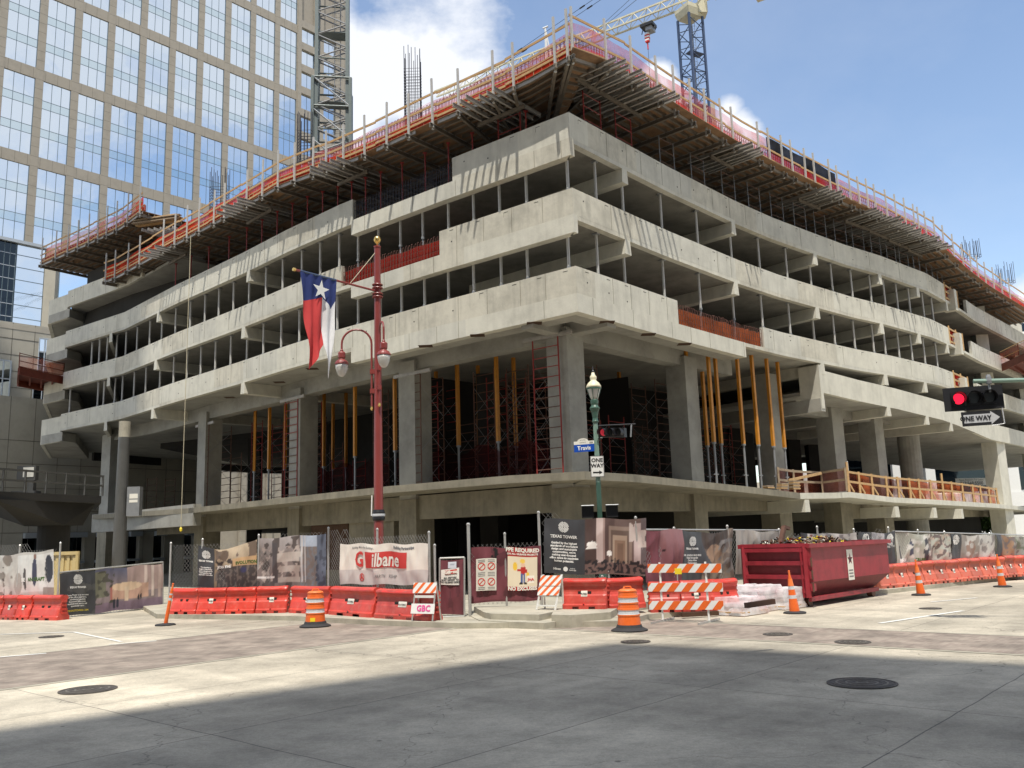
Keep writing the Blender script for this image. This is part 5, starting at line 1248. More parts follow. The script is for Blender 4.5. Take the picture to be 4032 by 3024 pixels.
BL = [at(660, 2418, .15), at(765, 2419, .15), at(880, 2418, .15), at(1000, 2416, .15), at(1128, 2413, .15), at(1284, 2419, .15), at(1462, 2433, .15), at(1695, 2447, .15)]
F2 = lineoff(BL[0], BL[4], .95); F3 = lineoff(BL[5], BL[7], .95)
FA = (at(-40, 2440, 0), at(222, 2442, 0)); F1 = lineoff(FA[0], FA[1], .55)
FG = (atD(126, 1336, 0), atD(352, 1313, 0))
F4 = (atD(1016, 1312, .34), atD(1172, 1306, .34)); FV = (atD(948, 1334, .15), atD(1004, 1332, .15)); F5 = (atD(1172, 1306, .34), atD(1398, 1303, .34))
RB0 = [at(2560, 2413, .15), at(2688, 2409, .15), at(2813, 2404, .15), at(2925, 2396, .15)]
RBx = [(262, 590), (490, 572), (680, 552), (880, 533), (1050, 519), (1215, 503), (1385, 487), (1530, 472), (1680, 458), (1800, 447), (1910, 438), (2020, 430), (2150, 421), (2290, 411)]
RB1 = [at(3400+x/3.5, 2150+y/3.5, .15) for x, y in RBx]
F6 = lineoff(RB0[0], RB0[3], .6); F8 = lineoff(RB1[0], RB1[-1], .6); F7 = (F6[1], F8[0]) 
DK_ = (62, 64, 70)
# far left
links('chain_link_fence', 'chain link fence behind the far left banner', F1, (-60, 221), (2150, 2144), (2360, 2354), posts=((221, 2140, 2445), (60, 2150, 2440)))
r, f, rt, up, w_, h_ = banner('printed_banner', 'pale banner of walking people with green lettering at far left', 'banner', F1, (-60, 214), (2195, 2165), (2350, 2348),
    painter((196, 192, 184), [('n', (0, 0, .42, 1, 5, .1), (140, 128, 116)), ('n', (0, 0, .3, .7, 9, .2), (95, 85, 78)), ('r', (.5, .1, 1, .95), (214, 214, 210)), ('e', (.74, .55, .035, .32), (60, 62, 92)), ('e', (.745, .9, .02, .06), (150, 105, 85)), ('e', (.60, .4, .02, .25), (85, 80, 80)), ('e', (.93, .6, .06, .3), (50, 55, 70)), ('r', (.86, 0, 1, .2), (150, 140, 130)), ('e', (.5, .3, .06, .25), (170, 160, 150))], .14, 2), seed=2, group='printed banners on the site fence')
text('BE', .17, 'white', f(.58, .38), rt, up, r, bold=.008); text('AN CRAFT', .17, 'leaf', f(.76, .38), rt, up, r, bold=.008)
# gate banner
links('swing_gate', 'low swing gate with a street rendering banner at left', FG, X(126, 352), X(1237, 1214), X(1336, 1311), gate=True, grp=None)
r, f, rt, up, w_, h_ = banner('printed_banner', 'banner on the low gate: charcoal text panel beside a pink dusk street rendering', 'banner', FG, X(128, 350), X(1239, 1217), X(1333, 1308),
    painter((150, 128, 130), [('g', (.3, .55, 1, .95), (95, 95, 125)), ('r', (.62, .42, 1, 1), (186, 150, 142)), ('r', (.80, .3, .83, 1), (226, 196, 182)), ('r', (.88, .25, .91, 1), (228, 200, 186)), ('r', (.95, .2, .98, 1), (205, 172, 160)), ('r', (.46, .25, .85, .58), (215, 160, 128)), ('e', (.62, .55, .16, .10), (238, 196, 150)), ('r', (.6, .2, .64, .55), (240, 205, 165)), ('r', (.46, .2, .48, .6), (205, 105, 85)), ('r', (.3, .0, 1, .2), (140, 108, 130)), ('g', (.3, .25, 1, -.1), (120, 95, 125)), ('r', (.3, .35, .42, .95), (122, 120, 92)), ('n', (.3, .2, .5, 1, 9, .15), (88, 84, 70)), ('e', (.5, .16, .012, .12), (45, 45, 65)), ('e', (.53, .17, .012, .12), (45, 45, 70)), ('e', (.74, .27, .01, .07), (60, 50, 60)), ('e', (.77, .28, .01, .07), (60, 50, 60)), ('r', (0, 0, .32, 1), DK_), ('n', (0, 0, .32, 1, 4, .2), (84, 84, 84))], .12, 3), seed=3, amp=.03, group='printed banners on the site fence')
tpanel(r, f, rt, up, .155, .82, .95, ['Texas Tower is an evolution', 'of the office experience,', 'combining beautifully', 'functional office space,', 'sophisticated service, and', 'spectacular views.'])
text('TEXASTOWER.COM', .10, 'yellow', f(.16, .10), rt, up, r)
# long left fence
links('chain_link_fence', 'chain link fence behind the lounge and skyline banners, left', F2, (664, 1290), (2140, 2095), (2360, 2352), posts=((664, 2140, 2400), (790, 2125, 2390), (1014, 2108, 2390)))
r, f, rt, up, w_, h_ = banner('printed_banner', 'sagging banner with charcoal panel and amber lounge picture, third fence banner from left', 'banner', F2, (783, 1014), (2150, 2122), (2312, 2315),
    painter((150, 125, 90), [('g', (.3, .35, 1, 1), (214, 190, 150)), ('n', (.3, .3, 1, 1, 3, .12), (120, 98, 78)), ('r', (.32, 0, 1, .48), (72, 64, 62)), ('n', (.3, 0, 1, .5, 12, .1), (110, 98, 90)), ('n', (.3, .45, .75, .8, 6, .05), (70, 58, 52)), ('r', (.6, .5, 1, .68), (206, 160, 92)), ('e', (.78, .38, .05, .07), (52, 52, 100)), ('r', (0, 0, .28, 1), DK_)], .14, 4), seed=4, sag=.22, amp=.045, group='printed banners on the site fence')
tpanel(r, f, rt, up, .14, .80, .8, ['The experience', 'begins in the lobby', 'space reimagined to', 'making gatherings,', 'interactive balconies'])
text('JOIN THE', .14, 'white', f(.45, .5), rt, up, r, bold=.006); text('EVOLUTION', .15, 'leaf', f(.83, .55), rt, up, r, bold=.006)
r, f, rt, up, w_, h_ = banner('printed_banner', 'grey skyline banner of an office terrace with blue sky, left of the white sponsor banner', 'banner', F2, (1016, 1287), (2122, 2102), (2315, 2308),
    painter((128, 112, 106), [('g', (0, .5, .6, 1), (172, 162, 160)), ('n', (0, 0, .62, 1, 6, .08), (92, 80, 76)), ('n', (0, .1, .62, .8, 9, .15), (178, 160, 150)), ('r', (.30, .50, .64, .68), (190, 176, 164)), ('r', (.32, .3, .64, .42), (176, 160, 148)), ('r', (.30, .10, .62, .2), (180, 165, 152)), ('r', (.22, .1, .30, .9), (84, 76, 78)), ('r', (.62, .78, .86, 1), (166, 182, 205)), ('n', (.62, 0, 1, .78, 14, .08), (120, 122, 130)), ('r', (.86, .02, 1, 1), (92, 104, 128)), ('n', (.84, 0, 1, .7, 10, .1), (70, 78, 98)), ('r', (.64, .1, .66, 1), (205, 200, 200)), ('r', (.69, .1, .70, 1), (205, 200, 200)), ('r', (.0, .2, .25, .24), (220, 215, 210))], .16, 5), seed=5, amp=.04, group='printed banners on the site fence')
# white sponsor banner
links('chain_link_fence', 'tall chain link fence around the red flagpole behind the white sponsor banner', F3, (1290, 1700), (2088, 2105), (2368, 2385), posts=((1292, 2080, 2390), (1487, 2085, 2400), (1694, 2097, 2440)))
r, f, rt, up, w_, h_ = banner('sponsor_banner', 'white banner with large red company name below the flagpole', 'banner', F3, (1343, 1688), (2141, 2141), (2300, 2303),
    painter((232, 226, 214), [('r', (0, 0, 1, .36), (205, 200, 194))], .05, 6), seed=6, amp=.028)
zc_ = .012
def card(root, f, rt, up, u0, v0, u1, v1, m, nm='panel', d=.010):
    b = MB(); n1, n2 = 16, 6
    for i in range(n1):
        for j in range(n2):
            a_, c_ = u0+(u1-u0)*i/n1, u0+(u1-u0)*(i+1)/n1; e_, g_ = v0+(v1-v0)*j/n2, v0+(v1-v0)*(j+1)/n2
            b.quad(f(a_, e_, d), f(c_, e_, d), f(c_, g_, d), f(a_, g_, d), m)
    return b.build(nm, root)
card(r, f, rt, up, .315, .41, .79, .80, 'sgred', 'logo_block')
text('G', .70, 'sgred', f(.245, .59, .02), rt, up, r, bold=.016, sx=.95); text('ilbane', .64, 'paper', f(.55, .59, .022), rt, up, r, bold=.016, sx=.98, shear=.1)
text('Building More than Buildings...', .105, 'grey', f(.29, .90), rt, up, r, shear=.2, bold=.001); text('Building Partnerships', .125, 'grey', f(.75, .90), rt, up, r, bold=.007)
text('PARTN    RSHIP', .16, 'grey', f(.55, .19), rt, up, r, shear=.25); b = MB(); c_ = f(.27, .18)
for k in range(16): a0_, a1_ = k*math.pi/8, (k+1)*math.pi/8; b.quad(c_+rt*math.cos(a0_)*.13+up*math.sin(a0_)*.13, c_+rt*math.cos(a1_)*.13+up*math.sin(a1_)*.13, c_+rt*math.cos(a1_)*.10+up*math.sin(a1_)*.10, c_+rt*math.cos(a0_)*.10+up*math.sin(a0_)*.10, 'sgred')
b.build('ring_emblem', r); text('A', .2, 'sgred', f(.27, .18), rt, up, r, bold=.012)
# pedestrian gate
links('pedestrian_gate', 'narrow maroon clad gate with visitor notice, right of the sponsor banner', FV, X(950, 1003), X(1206, 1204), X(1333, 1331), gate=True, grp=None, posts=((1716, 2148, 2442), (1850, 2065, 2435)))
mar = lambda sd: painter((122, 36, 52), [('n', (0, 0, 1, 1, 3, .2), (104, 28, 44))], .14, sd)
r, f, rt, up, w_, h_ = banner('mesh_cloth', 'maroon mesh cloth on the narrow gate', 'cloth', FV, X(952, 1001), X(1209, 1208), X(1328, 1327), mar(7), seed=7, amp=.03)
r, f, rt, up, w_, h_ = banner('visitor_notice', 'white visitor notice with red name on the narrow gate', 'sign', FV, X(953, 992), X(1229, 1227), X(1262, 1262), painter((225, 222, 214), [], .03, 1), amp=.004, seed=8, res=.1, off=.05)
card(r, f, rt, up, .22, .68, .88, .93, 'sgred', 'logo_block'); text('Gilbane', .12, 'paper', f(.54, .8, .016), rt, up, r, bold=.007); text('ALL VISITORS\nMUST REPORT TO\nTHE GILBANE OFFICE', .064, 'ink', f(.5, .30), rt, up, r, bold=.003)
r, f, rt, up, w_, h_ = banner('small_notice', 'small white paper notice at the top of the narrow gate', 'sign', FV, X(968, 986), X(1212, 1212), X(1227, 1227), painter((205, 210, 220), [('r', (.2, .5, .8, .6), (160, 165, 180))], .06, 1), amp=.004, seed=8, res=.1, off=.05)
# maroon fence with safety signs
links('chain_link_fence', 'chain link fence with maroon cloth and safety signs left of the corner', F4, X(1018, 1172), X(1178, 1170), X(1308, 1300), posts=((1854, 2065, 2440), (1996, 2102, 2400), (2133, 2018, 2395)))
r, f, rt, up, w_, h_ = banner('mesh_cloth', 'torn maroon mesh cloth behind the two safety signs', 'cloth', F4, X(1018, 1168), X(1182, 1180), X(1303, 1296), painter((128, 38, 55), [('e', (.34, .83, .05, .17), (22, 20, 22)), ('n', (0, 0, 1, 1, 3, .2), (106, 30, 46)), ('e', (.5, .02, .5, .02), (98, 24, 38))], .14, 9), seed=9, amp=.05, sag=.03)
r, f, rt, up, w_, h_ = banner('prohibition_sign', 'white sign with four red prohibition circles on the maroon fence', 'sign', F4, (1874, 1954), (2201, 2200), (2326, 2326), painter((214, 208, 196), [], .03, 1), amp=.004, seed=3, res=.1, off=.08)
for u in (.27, .75):
    for v in (.75, .27):
        b = MB(); c_ = f(u, v)
        for k in range(20): a0_, a1_ = k*math.pi/10, (k+1)*math.pi/10; b.quad(c_+rt*math.cos(a0_)*.12+up*math.sin(a0_)*.12, c_+rt*math.cos(a1_)*.12+up*math.sin(a1_)*.12, c_+rt*math.cos(a1_)*.095+up*math.sin(a1_)*.095, c_+rt*math.cos(a0_)*.095+up*math.sin(a0_)*.095, 'rust' if False else 'sgred')
        q = (rt+up).normalized(); s_ = (rt-up).normalized()*.012; b.quad(c_-q*.1-s_, c_-q*.1+s_, c_+q*.1+s_, c_+q*.1-s_, 'sgred'); b.build('prohibition_ring', r)
    for v in (.95, .90, .56, .51, .46, .10, .05): b = MB(); b.quad(f(u-.17, v-.008), f(u+.17, v-.008), f(u+.17, v+.008), f(u-.17, v+.008), 'grey'); b.build('text_line', r)
r, f, rt, up, w_, h_ = banner('safety_sign', 'cream and red protective equipment sign with a cartoon worker on the maroon fence', 'sign', F4, (1998, 2114), (2156, 2156), (2323, 2323), painter((228, 214, 188), [('r', (0, .79, 1, 1), (176, 40, 36)), ('r', (0, 0, 1, .10), (176, 40, 36)),
    ('e', (.52, .48, .09, .12), (182, 44, 40)), ('e', (.52, .60, .07, .055), (232, 190, 160)), ('e', (.5, .69, .09, .05), (240, 200, 90)), ('r', (.44, .18, .50, .40), (70, 95, 150)), ('r', (.53, .18, .59, .40), (70, 95, 150)), ('e', (.45, .165, .06, .025), (40, 35, 35)), ('e', (.60, .165, .06, .025), (40, 35, 35)),
    ('e', (.25, .56, .07, .1), (240, 196, 70)), ('r', (.31, .45, .44, .50), (182, 44, 40)), ('e', (.68, .37, .05, .06), (240, 196, 70)), ('r', (.60, .42, .66, .5), (182, 44, 40)), ('r', (.66, .17, .9, .34), (244, 238, 224))], .02, 2), amp=.004, seed=5, res=.022, off=.08)
text('PPE REQUIRED', .165, 'paper', f(.5, .94), rt, up, r, bold=.008, sx=.98); text('ON ALL GILBANE PROJECTS', .078, 'paper', f(.5, .845), rt, up, r, bold=.003); text('NO EXCUSES', .155, 'paper', f(.5, .045), rt, up, r, bold=.008); text('JHA', .12, 'sgred', f(.78, .255), rt, up, r, bold=.004)
# corner banner
links('chain_link_fence', 'chain link fence around the green lamp post at the street corner', F5, X(1176, 1396), X(1108, 1122), X(1288, 1290), posts=((2135, 2018, 2400), (2521, 2038, 2370), (2403, 2250, 2380), (2377, 2270, 2385)))
r, f, rt, up, w_, h_ = banner('printed_banner', 'large corner banner: charcoal text panel beside a brown lobby picture with white lamps', 'banner', F5, (2144, 2545), (2044, 2042), (2258, 2265),
    painter((112, 84, 76), [('r', (.405, 0, .52, 1), (88, 62, 56)), ('r', (.52, .2, .58, 1), (206, 178, 170)), ('r', (.58, .2, .60, 1), (170, 135, 125)), ('r', (.60, .2, .70, 1), (96, 68, 62)), ('r', (.64, .14, .86, .86), (150, 122, 104)), ('r', (.66, .12, .84, .80), (110, 84, 70)), ('r', (.68, .12, .82, .70), (176, 146, 118)), ('r', (.70, .12, .80, .62), (150, 112, 82)), ('r', (.72, .12, .78, .56), (128, 92, 66)), ('r', (.88, .12, .95, .92), (196, 170, 166)), ('r', (.95, .05, 1, 1), (105, 88, 90)), ('n', (.84, .5, 1, 1, 5, .1), (200, 180, 170)), ('r', (.4, 0, 1, .20), (126, 92, 84)), ('n', (.41, .02, 1, .26, 16, .02), (44, 38, 42)), ('e', (.475, .47, .058, .02), (250, 246, 238)), ('e', (.475, .53, .05, .06), (250, 246, 238)), ('e', (.645, .37, .028, .05), (250, 246, 238)), ('e', (.7, .17, .006, .12), (40, 36, 42)), ('e', (.735, .17, .006, .13), (40, 36, 42)), ('e', (.76, .15, .008, .1), (60, 40, 40)), ('r', (0, 0, .405, 1), DK_)], .09, 10), seed=10, amp=.028, res=.03, group='printed banners on the site fence')
tpanel(r, f, rt, up, .195, .85, 1.2, [], R=.18)
text('Guided by the highest\nstandards of workplace\ndesign and sustainable\nconstruction, we\'re\nmaking user-focused\noffice space to maximize\nhuman potential.', .092, 'white', f(.20, .395), rt, up, r, bold=.004)
text('Hines', .10, 'white', f(.13, .085), rt, up, r, bold=.002); b = MB(); c_ = f(.215, .09)
b.add([c_+rt*math.cos(k*math.pi/6)*.075+up*math.sin(k*math.pi/6)*.075 for k in range(12)], [tuple(range(12))], 'white'); b.build('round_emblem', r); text('Ivanhoé\nCambridge', .05, 'white', f(.285, .09), rt, up, r, bold=.001)
# right fence
F6 = (V((F5[1].x, F5[1].y, 0)), dist(3090, 2150, 34.5))
links('chain_link_fence', 'chain link fence with top pipe behind the striped barricade', F6, (2535, 3090), (2085, 2088), (2300, 2270), toprail=True, posts=((2668, 2080, 2310), (2880, 2072, 2300), (3082, 2085, 2270)))
r, f, rt, up, w_, h_ = banner('mesh_cloth', 'faded maroon mesh cloth right of the corner banner', 'cloth', F6, (2536, 2680), (2090, 2084), (2292, 2294), painter((130, 46, 62), [('g', (.4, .2, 1, 1.2), (168, 110, 112)), ('e', (.5, .6, .03, .02), (60, 20, 30))], .12, 12), seed=12, amp=.05)
r, f, rt, up, w_, h_ = banner('printed_banner', 'drooping banner with charcoal panel and brown picture behind the striped barricade', 'banner', F6, (2678, 2882), (2084, 2080), (2294, 2280),
    painter((118, 100, 88), [('n', (.3, 0, 1, 1, 4, .1), (150, 128, 108)), ('e', (.6, .9, .3, .3), (86, 70, 62)), ('e', (.62, .45, .16, .3), (168, 130, 96)), ('n', (.7, 0, 1, .8, 7, .1), (140, 132, 128)), ('r', (0, 0, .38, 1), (76, 80, 84)), ('t', (.3, .2, .3, 1.0), (78, 80, 84))], .14, 13), seed=13, sag=.14, amp=.05, group='printed banners on the site fence')
tpanel(r, f, rt, up, .19, .80, .85, ['FOR LEASING INQUIRIES', 'Nick Hernandez', 'Chrissy Allen', 'Transwestern'], sub=.1)
r, f, rt, up, w_, h_ = banner('plain_banner', 'blank beige banner reverse hanging behind the dumpster', 'banner', F6, (2890, 3090), (2084, 2094), (2262, 2240), painter((172, 162, 150), [('n', (.3, .3, .6, .8, 3, .12), (150, 140, 132))], .1, 14), seed=14, amp=.06, sag=.03)
F7 = (F6[1], F8[0]); 
links('chain_link_fence', 'chain link fence behind the dumpster', F7, (3095, 3500), (2105, 2085), (2200, 2250), posts=((3228, 2075, 2200), (3372, 2085, 2200)))
gen = [((3150, 3370), (2096, 2096), (2200, 2200), 'pale draped banner above the dumpster rubble', painter((186, 180, 176), [('n', (0, 0, 1, 1, 5, .12), (130, 124, 128)), ('r', (0, .4, .12, 1), (64, 66, 72)), ('e', (.18, .6, .04, .4), (120, 50, 45))], .15, 15), F7, None),
       ((3375, 3522), (2093, 2092), (2236, 2240), 'banner pair with charcoal panel just right of the dumpster top', painter((176, 172, 178), [('r', (0, 0, .36, 1), (70, 73, 78)), ('n', (.36, 0, .72, 1, 5, .1), (140, 135, 142)), ('r', (.66, 0, 1, 1), (66, 68, 74))], .12, 16), F8, (.18, .8)),
       ((3524, 3740), (2095, 2100), (2240, 2228), 'wide banner of office people with lettering, right of the dumpster', painter((176, 176, 160), [('e', (.28, .55, .03, .3), (74, 76, 100)), ('e', (.08, .45, .02, .2), (80, 78, 78)), ('e', (.52, .5, .05, .45), (62, 60, 72)), ('r', (.56, 0, .62, 1), (128, 112, 104)), ('n', (.6, 0, 1, 1, 6, .06), (112, 92, 86)), ('n', (.6, .3, 1, 1, 9, .2), (190, 165, 146)), ('n', (.2, 0, .6, 1, 6, .2), (205, 200, 190))], .14, 17), F8, None),
       ((3742, 3915), (2100, 2105), (2230, 2215), 'banner with narrow charcoal panel and brown armchair picture, right', painter((150, 140, 130), [('e', (.42, .55, .1, .3), (150, 116, 96)), ('n', (.3, 0, 1, 1, 5, .1), (190, 184, 176)), ('r', (.6, 0, 1, 1), (190, 186, 178)), ('n', (.6, 0, 1, 1, 5, .15), (140, 132, 128)), ('r', (0, 0, .22, 1), (74, 77, 80))], .14, 18), F8, (.11, .8)),
       ((3916, 4100), (2106, 2110), (2216, 2200), 'banner with brown and green picture at the right frame edge', painter((150, 150, 138), [('r', (0, 0, .12, 1), (70, 72, 76)), ('r', (.12, 0, .35, 1), (160, 118, 76)), ('n', (.1, 0, .5, 1, 6, .1), (120, 105, 100)), ('n', (.4, .4, 1, 1, 7, .1), (110, 118, 92))], .14, 19), F8, None)]
for xs_, yt_, yb_, lab, pn_, ln_, lg in gen:
    r, f, rt, up, w_, h_ = banner('printed_banner', lab, 'banner', ln_, xs_, yt_, yb_, pn_, seed=xs_[0] % 31, amp=.06, sag=.06, res=.05, group='printed banners on the site fence')
    if lg: logo(r, UVP(f, *lg), .22, rt, up)
    if lg and lg[0] > .15: logo(r, UVP(f, .84, .8), .22, rt, up); text('TEXAS TOWER', .12, 'white', f(.84, .6), rt, up, r)
    if xs_[0] == 3524: text('BEAN', .2, 'white', f(.12, .22), rt, up, r, bold=.008); text('CRAFT', .2, 'leaf', f(.42, .22), rt, up, r, bold=.008)
links('chain_link_fence', 'chain link fence with top pipe along the right street', F8, (3515, 4060), (2092, 2108), (2270, 2235), toprail=True, cell=.11, posts=((3518, 2078, 2280), (3634, 2088, 2280), (3738, 2094, 2270), (3915, 2100, 2260)))
#PART7
# ------------------------------------------------------------------ water filled plastic barriers
def barrier(nm, body, cap_):
    r = thing(nm, 'x', 'barrier', (0, 0, 0)); L_ = 1.78; pr_ = [(-.30, 0), (-.30, .13), (-.25, .17), (-.235, .24), (-.19, .42), (-.155, .47), (-.125, .55), (-.12, .72), (-.16, .80), (-.205, .84), (-.21, .89), (-.17, .945), (-.09, .97)]
    pr_ = pr_+[(-y, z) for y, z in reversed(pr_)]; b = MB(); xs_ = [-L_/2, -L_/2+.05, -L_/2+.14, -.35, 0, .35, L_/2-.14, L_/2-.05, L_/2]; n_ = len(pr_); vs = []
    for x in xs_:
        e = 1 if abs(x) < L_/2-.1 else (.93 if abs(x) < L_/2-.01 else .8)
        sag_ = -.012 if abs(x) < .1 else 0
        vs += [(x, y*e, z*(1 if z < .5 else (.985+.015*e))+(sag_ if z > .9 else 0)) for y, z in pr_]
    fs = [(i*n_+k, (i+1)*n_+k, (i+1)*n_+(k+1) % n_, i*n_+(k+1) % n_) for i in range(len(xs_)-1) for k in range(n_)]+[tuple(range(n_))[::-1], tuple(range((len(xs_)-1)*n_, len(xs_)*n_))]
    b.add(vs, fs, body); b.build('body', r, world=False, smooth=False)
    b = MB(); vs = []
    for i in range(9):
        x = -L_/2+.03+(L_-.06)*i/8; s_ = -.014*math.sin(math.pi*i/8)
        vs += [(x, .215*math.cos(a)*(1 if 0 < i < 8 else .85), .885+.1*math.sin(a)+s_) for a in [math.pi*(1.12-1.24*k/8) for k in range(9)]]
    b.add(vs, [(i*9+k, i*9+k+1, (i+1)*9+k+1, (i+1)*9+k) for i in range(8) for k in range(8)], cap_); b.build('rounded_top', r, world=False, smooth=True)
    for x in (-.2, .2): c = MB(); c.box(x-.07, -.158, .475, x+.07, .158, .56, 'dark'); c.build('hand_hole', r, world=False)
    for x in (-.33, .33): c = MB(); c.box(x-.13, -.3, -.001, x+.13, .3, .085, 'dark'); c.build('fork_pocket', r, world=False)
    c = MB(); c.tube((0, -.30, .15), (0, -.27, .15), .05, cap_, 12); c.tube((0, -.302, .15), (0, -.298, .15), .022, 'ink', 8); c.build('drain_plug', r, world=False)
    for s in (-1, 1):
        c = MB()
        for z in (.25, .40, .55, .70): c.box(s*L_/2-(.02 if s > 0 else .06), -.085, z, s*L_/2+(.06 if s > 0 else .02), .085, z+.055, body)
        c.build('hinge', r, world=False)
    return r
def plate(bar):
    c = MB(); c.add([(-.13, -.205, .40), (.13, -.205, .40), (.13, -.165, .58), (-.13, -.165, .58)], [(0, 1, 2, 3)], 'paper'); o = c.build('label_plate', bar, world=False)
    cu = bpy.data.curves.new('t', 'FONT'); cu.body = 'BUYERS'; cu.size = .07; cu.align_x = 'CENTER'; cu.offset = .003; ob = bpy.data.objects.new('t', cu); C.objects.link(ob)
    me = bpy.data.meshes.new_from_object(ob.evaluated_get(bpy.context.evaluated_depsgraph_get())); bpy.data.objects.remove(ob)
    for v in me.vertices: v.co = V((v.co.x, -.212+(v.co.y+.0)*.22, .46+v.co.y))
    me.materials.clear(); me.materials.append(M['ink']); e = bpy.data.objects.new('lettering', me); C.objects.link(e); e.parent = o
pb1 = barrier('plastic_barrier', 'barr', 'cap'); pb2 = barrier('plastic_barrier', 'barr', 'cap'); pb3 = barrier('plastic_barrier', 'barf', 'cap'); plate(pb2); plate(pb3)
used = set()
def put(pr_, P, Q, label, grp, z=None):
    t = V((Q.x-P.x, Q.y-P.y, 0)); L_ = t.length; a = math.atan2(t.y, t.x); loc = ((P.x+Q.x)/2-t.y/L_*.29, (P.y+Q.y)/2+t.x/L_*.29, P.z if z is None else z)
    if id(pr_) not in used: used.add(id(pr_)); o = pr_; o.location = loc; o.rotation_euler = (0, 0, a); o['label'] = label; o['group'] = grp
    else: o = dup(pr_, loc, a, label, grp)
    o.scale = (L_/1.86, 1, .88+rb.random()*.04); return o
gB = 'red plastic barriers left of the corner'
nmL = ['dusty pink red barrier with white cap, leftmost of the long left row', 'second barrier of the long left row, white plate', 'third barrier of the long left row, no plate', 'fourth barrier of the long left row, plated', 'fifth barrier of the long left row, behind the left drum', 'sixth barrier of the long left row, right of the left drum', 'last barrier of the left row, behind the small striped A-frame']
for i, (p, q) in enumerate(zip(BL, BL[1:])): put(pb1 if i in (0, 2) else pb2, p, q, nmL[i], gB)
FAp = [at(x, y, 0) for x, y in ((-110, 2440), (-5, 2440), (50, 2441), (108, 2441), (222, 2444))]
for i, (p, q) in enumerate(zip(FAp, FAp[1:])): put(pb2 if i < 3 else pb1, p, q, '%s red barrier of the short far left row' % ('first', 'second', 'third', 'last')[i], 'red plastic barriers at far left')
sp1 = [atD(1212, 1316, .34), atD(1311, 1316, .34), atD(1318, 1318, .30), atD(1400, 1318, .22)]
put(pb2, sp1[0], sp1[1], 'clean red barrier with white plate standing on the steps', 'red plastic barriers at the corner'); put(pb1, sp1[2], sp1[3], 'red barrier with open hinge end behind the right drum', 'red plastic barriers at the corner')
for i, (p, q) in enumerate(zip(RB0, RB0[1:])): put(pb1 if i != 1 else pb2, p, q, '%s red barrier behind the striped barricade and wrapped pallets' % ORD[i+1], 'red plastic barriers at the corner')
for i, (p, q) in enumerate(zip(RB1, RB1[1:])): put(pb3, p, q, '%s faded barrier right of the dumpster along the kerb' % ORD[i+1], 'faded barriers right of the dumpster')
e_ = RB1[-1]; t_ = (RB1[-1]-RB1[-2]); put(pb3, e_, e_+t_, 'faded barrier at the right frame edge', 'faded barriers right of the dumpster')
# ------------------------------------------------------------------ steps
st = thing('concrete_steps', 'worn concrete corner steps below the safety signs', 'steps', tuple(atD(1180, 1350, 0)))
def G_(x, y, z=0): p = atD(x, y, z); return (p.x, p.y)
bk1, bk2 = (F4[0].x-.2, F4[0].y+.3), (F5[1].x+.3, F5[1].y+.5)
b = MB(); b.prism([G_(1022, 1346), G_(1035, 1353), G_(1100, 1357), G_(1175, 1360), G_(1200, 1357), G_(1212, 1350), (bk2[0]-1.5, bk2[1]), bk1], -.02, .17, 'walk'); b.build('lower_step', st)
b = MB(); b.prism([G_(1046, 1335, .17), G_(1060, 1338, .17), G_(1165, 1341, .17), G_(1188, 1336, .17), (bk2[0]-1, bk2[1]), (bk1[0]+.3, bk1[1])], .172, .335, 'walk'); b.build('upper_step', st)
b = MB(); b.prism([G_(1192, 1356), G_(1235, 1357), G_(1320, 1350), G_(1337, 1338), bk2, (bk2[0]-3.0, bk2[1]+.2)], -.01, .34, 'walk'); b.build('corner_block', st)
# ------------------------------------------------------------------ drums, channelizer cones
def drum(P, lab):
    r = thing('traffic_drum', lab, 'traffic drum', (P.x, P.y, 0.005), 'orange traffic drums', .3); b = MB()
    b.lathe((0, 0, 0), [(.46, 0), (.47, .03), (.34, .09), (.31, .16)], 'rubber', 28); b.build('rubber_base', r, world=False)
    R_ = lambda z: .295-.06*(z-.12)/.83
    bands = [(.12, .40, 'orange'), (.40, .54, 'silver'), (.54, .70, 'orange'), (.70, .84, 'silver'), (.84, 1.0, 'orange')]
    for z0, z1, m_ in bands:
        b = MB(); b.lathe((0, 0, 0), [(R_(z0)+.012, z0+.0), (R_(z0)+.012, z0+.022), (R_(z0), z0+.03), (R_(z1), z1-.03), (R_(z1)+.012, z1-.022), (R_(z1)+.012, z1-.001)], m_, 28)
        if m_ == 'silver': b.lathe((0, 0, 0), [(R_(z0)+.014, z0-.015), (R_(z0)+.014, z0+.015)], 'orangel', 28); b.lathe((0, 0, 0), [(R_(z1)+.014, z1-.015), (R_(z1)+.014, z1+.015)], 'orangel', 28)
        b.build('sheeting_band', r, world=False, smooth=False)
    b = MB(); b.lathe((0, 0, 0), [(R_(1)-.0, 1.0), (R_(1)-.03, 1.03), (R_(1)-.08, 1.045)], 'orangel', 28)
    b.beam((-.11, 0, 1.03), (-.08, 0, 1.10), .06, .03, 'orangel'); b.beam((-.08, 0, 1.10), (.08, 0, 1.10), .06, .03, 'orangel'); b.beam((.08, 0, 1.10), (.11, 0, 1.03), .06, .03, 'orangel'); b.build('handle_top', r, world=False); return r
dR = drum(atD(1360, 1363, 0), 'orange and silver drum in front of the corner steps, at centre right'); dL = drum(atD(681, 1354, 0), 'orange and silver drum in front of the left barrier row, yellow sticker at its foot')
c = MB(); c.add([(-.17, -.265, .17), (-.03, -.305, .17), (-.03, -.30, .28), (-.17, -.26, .28)], [(0, 1, 2, 3)], 'yellow'); c.build('sticker', dL, world=False)
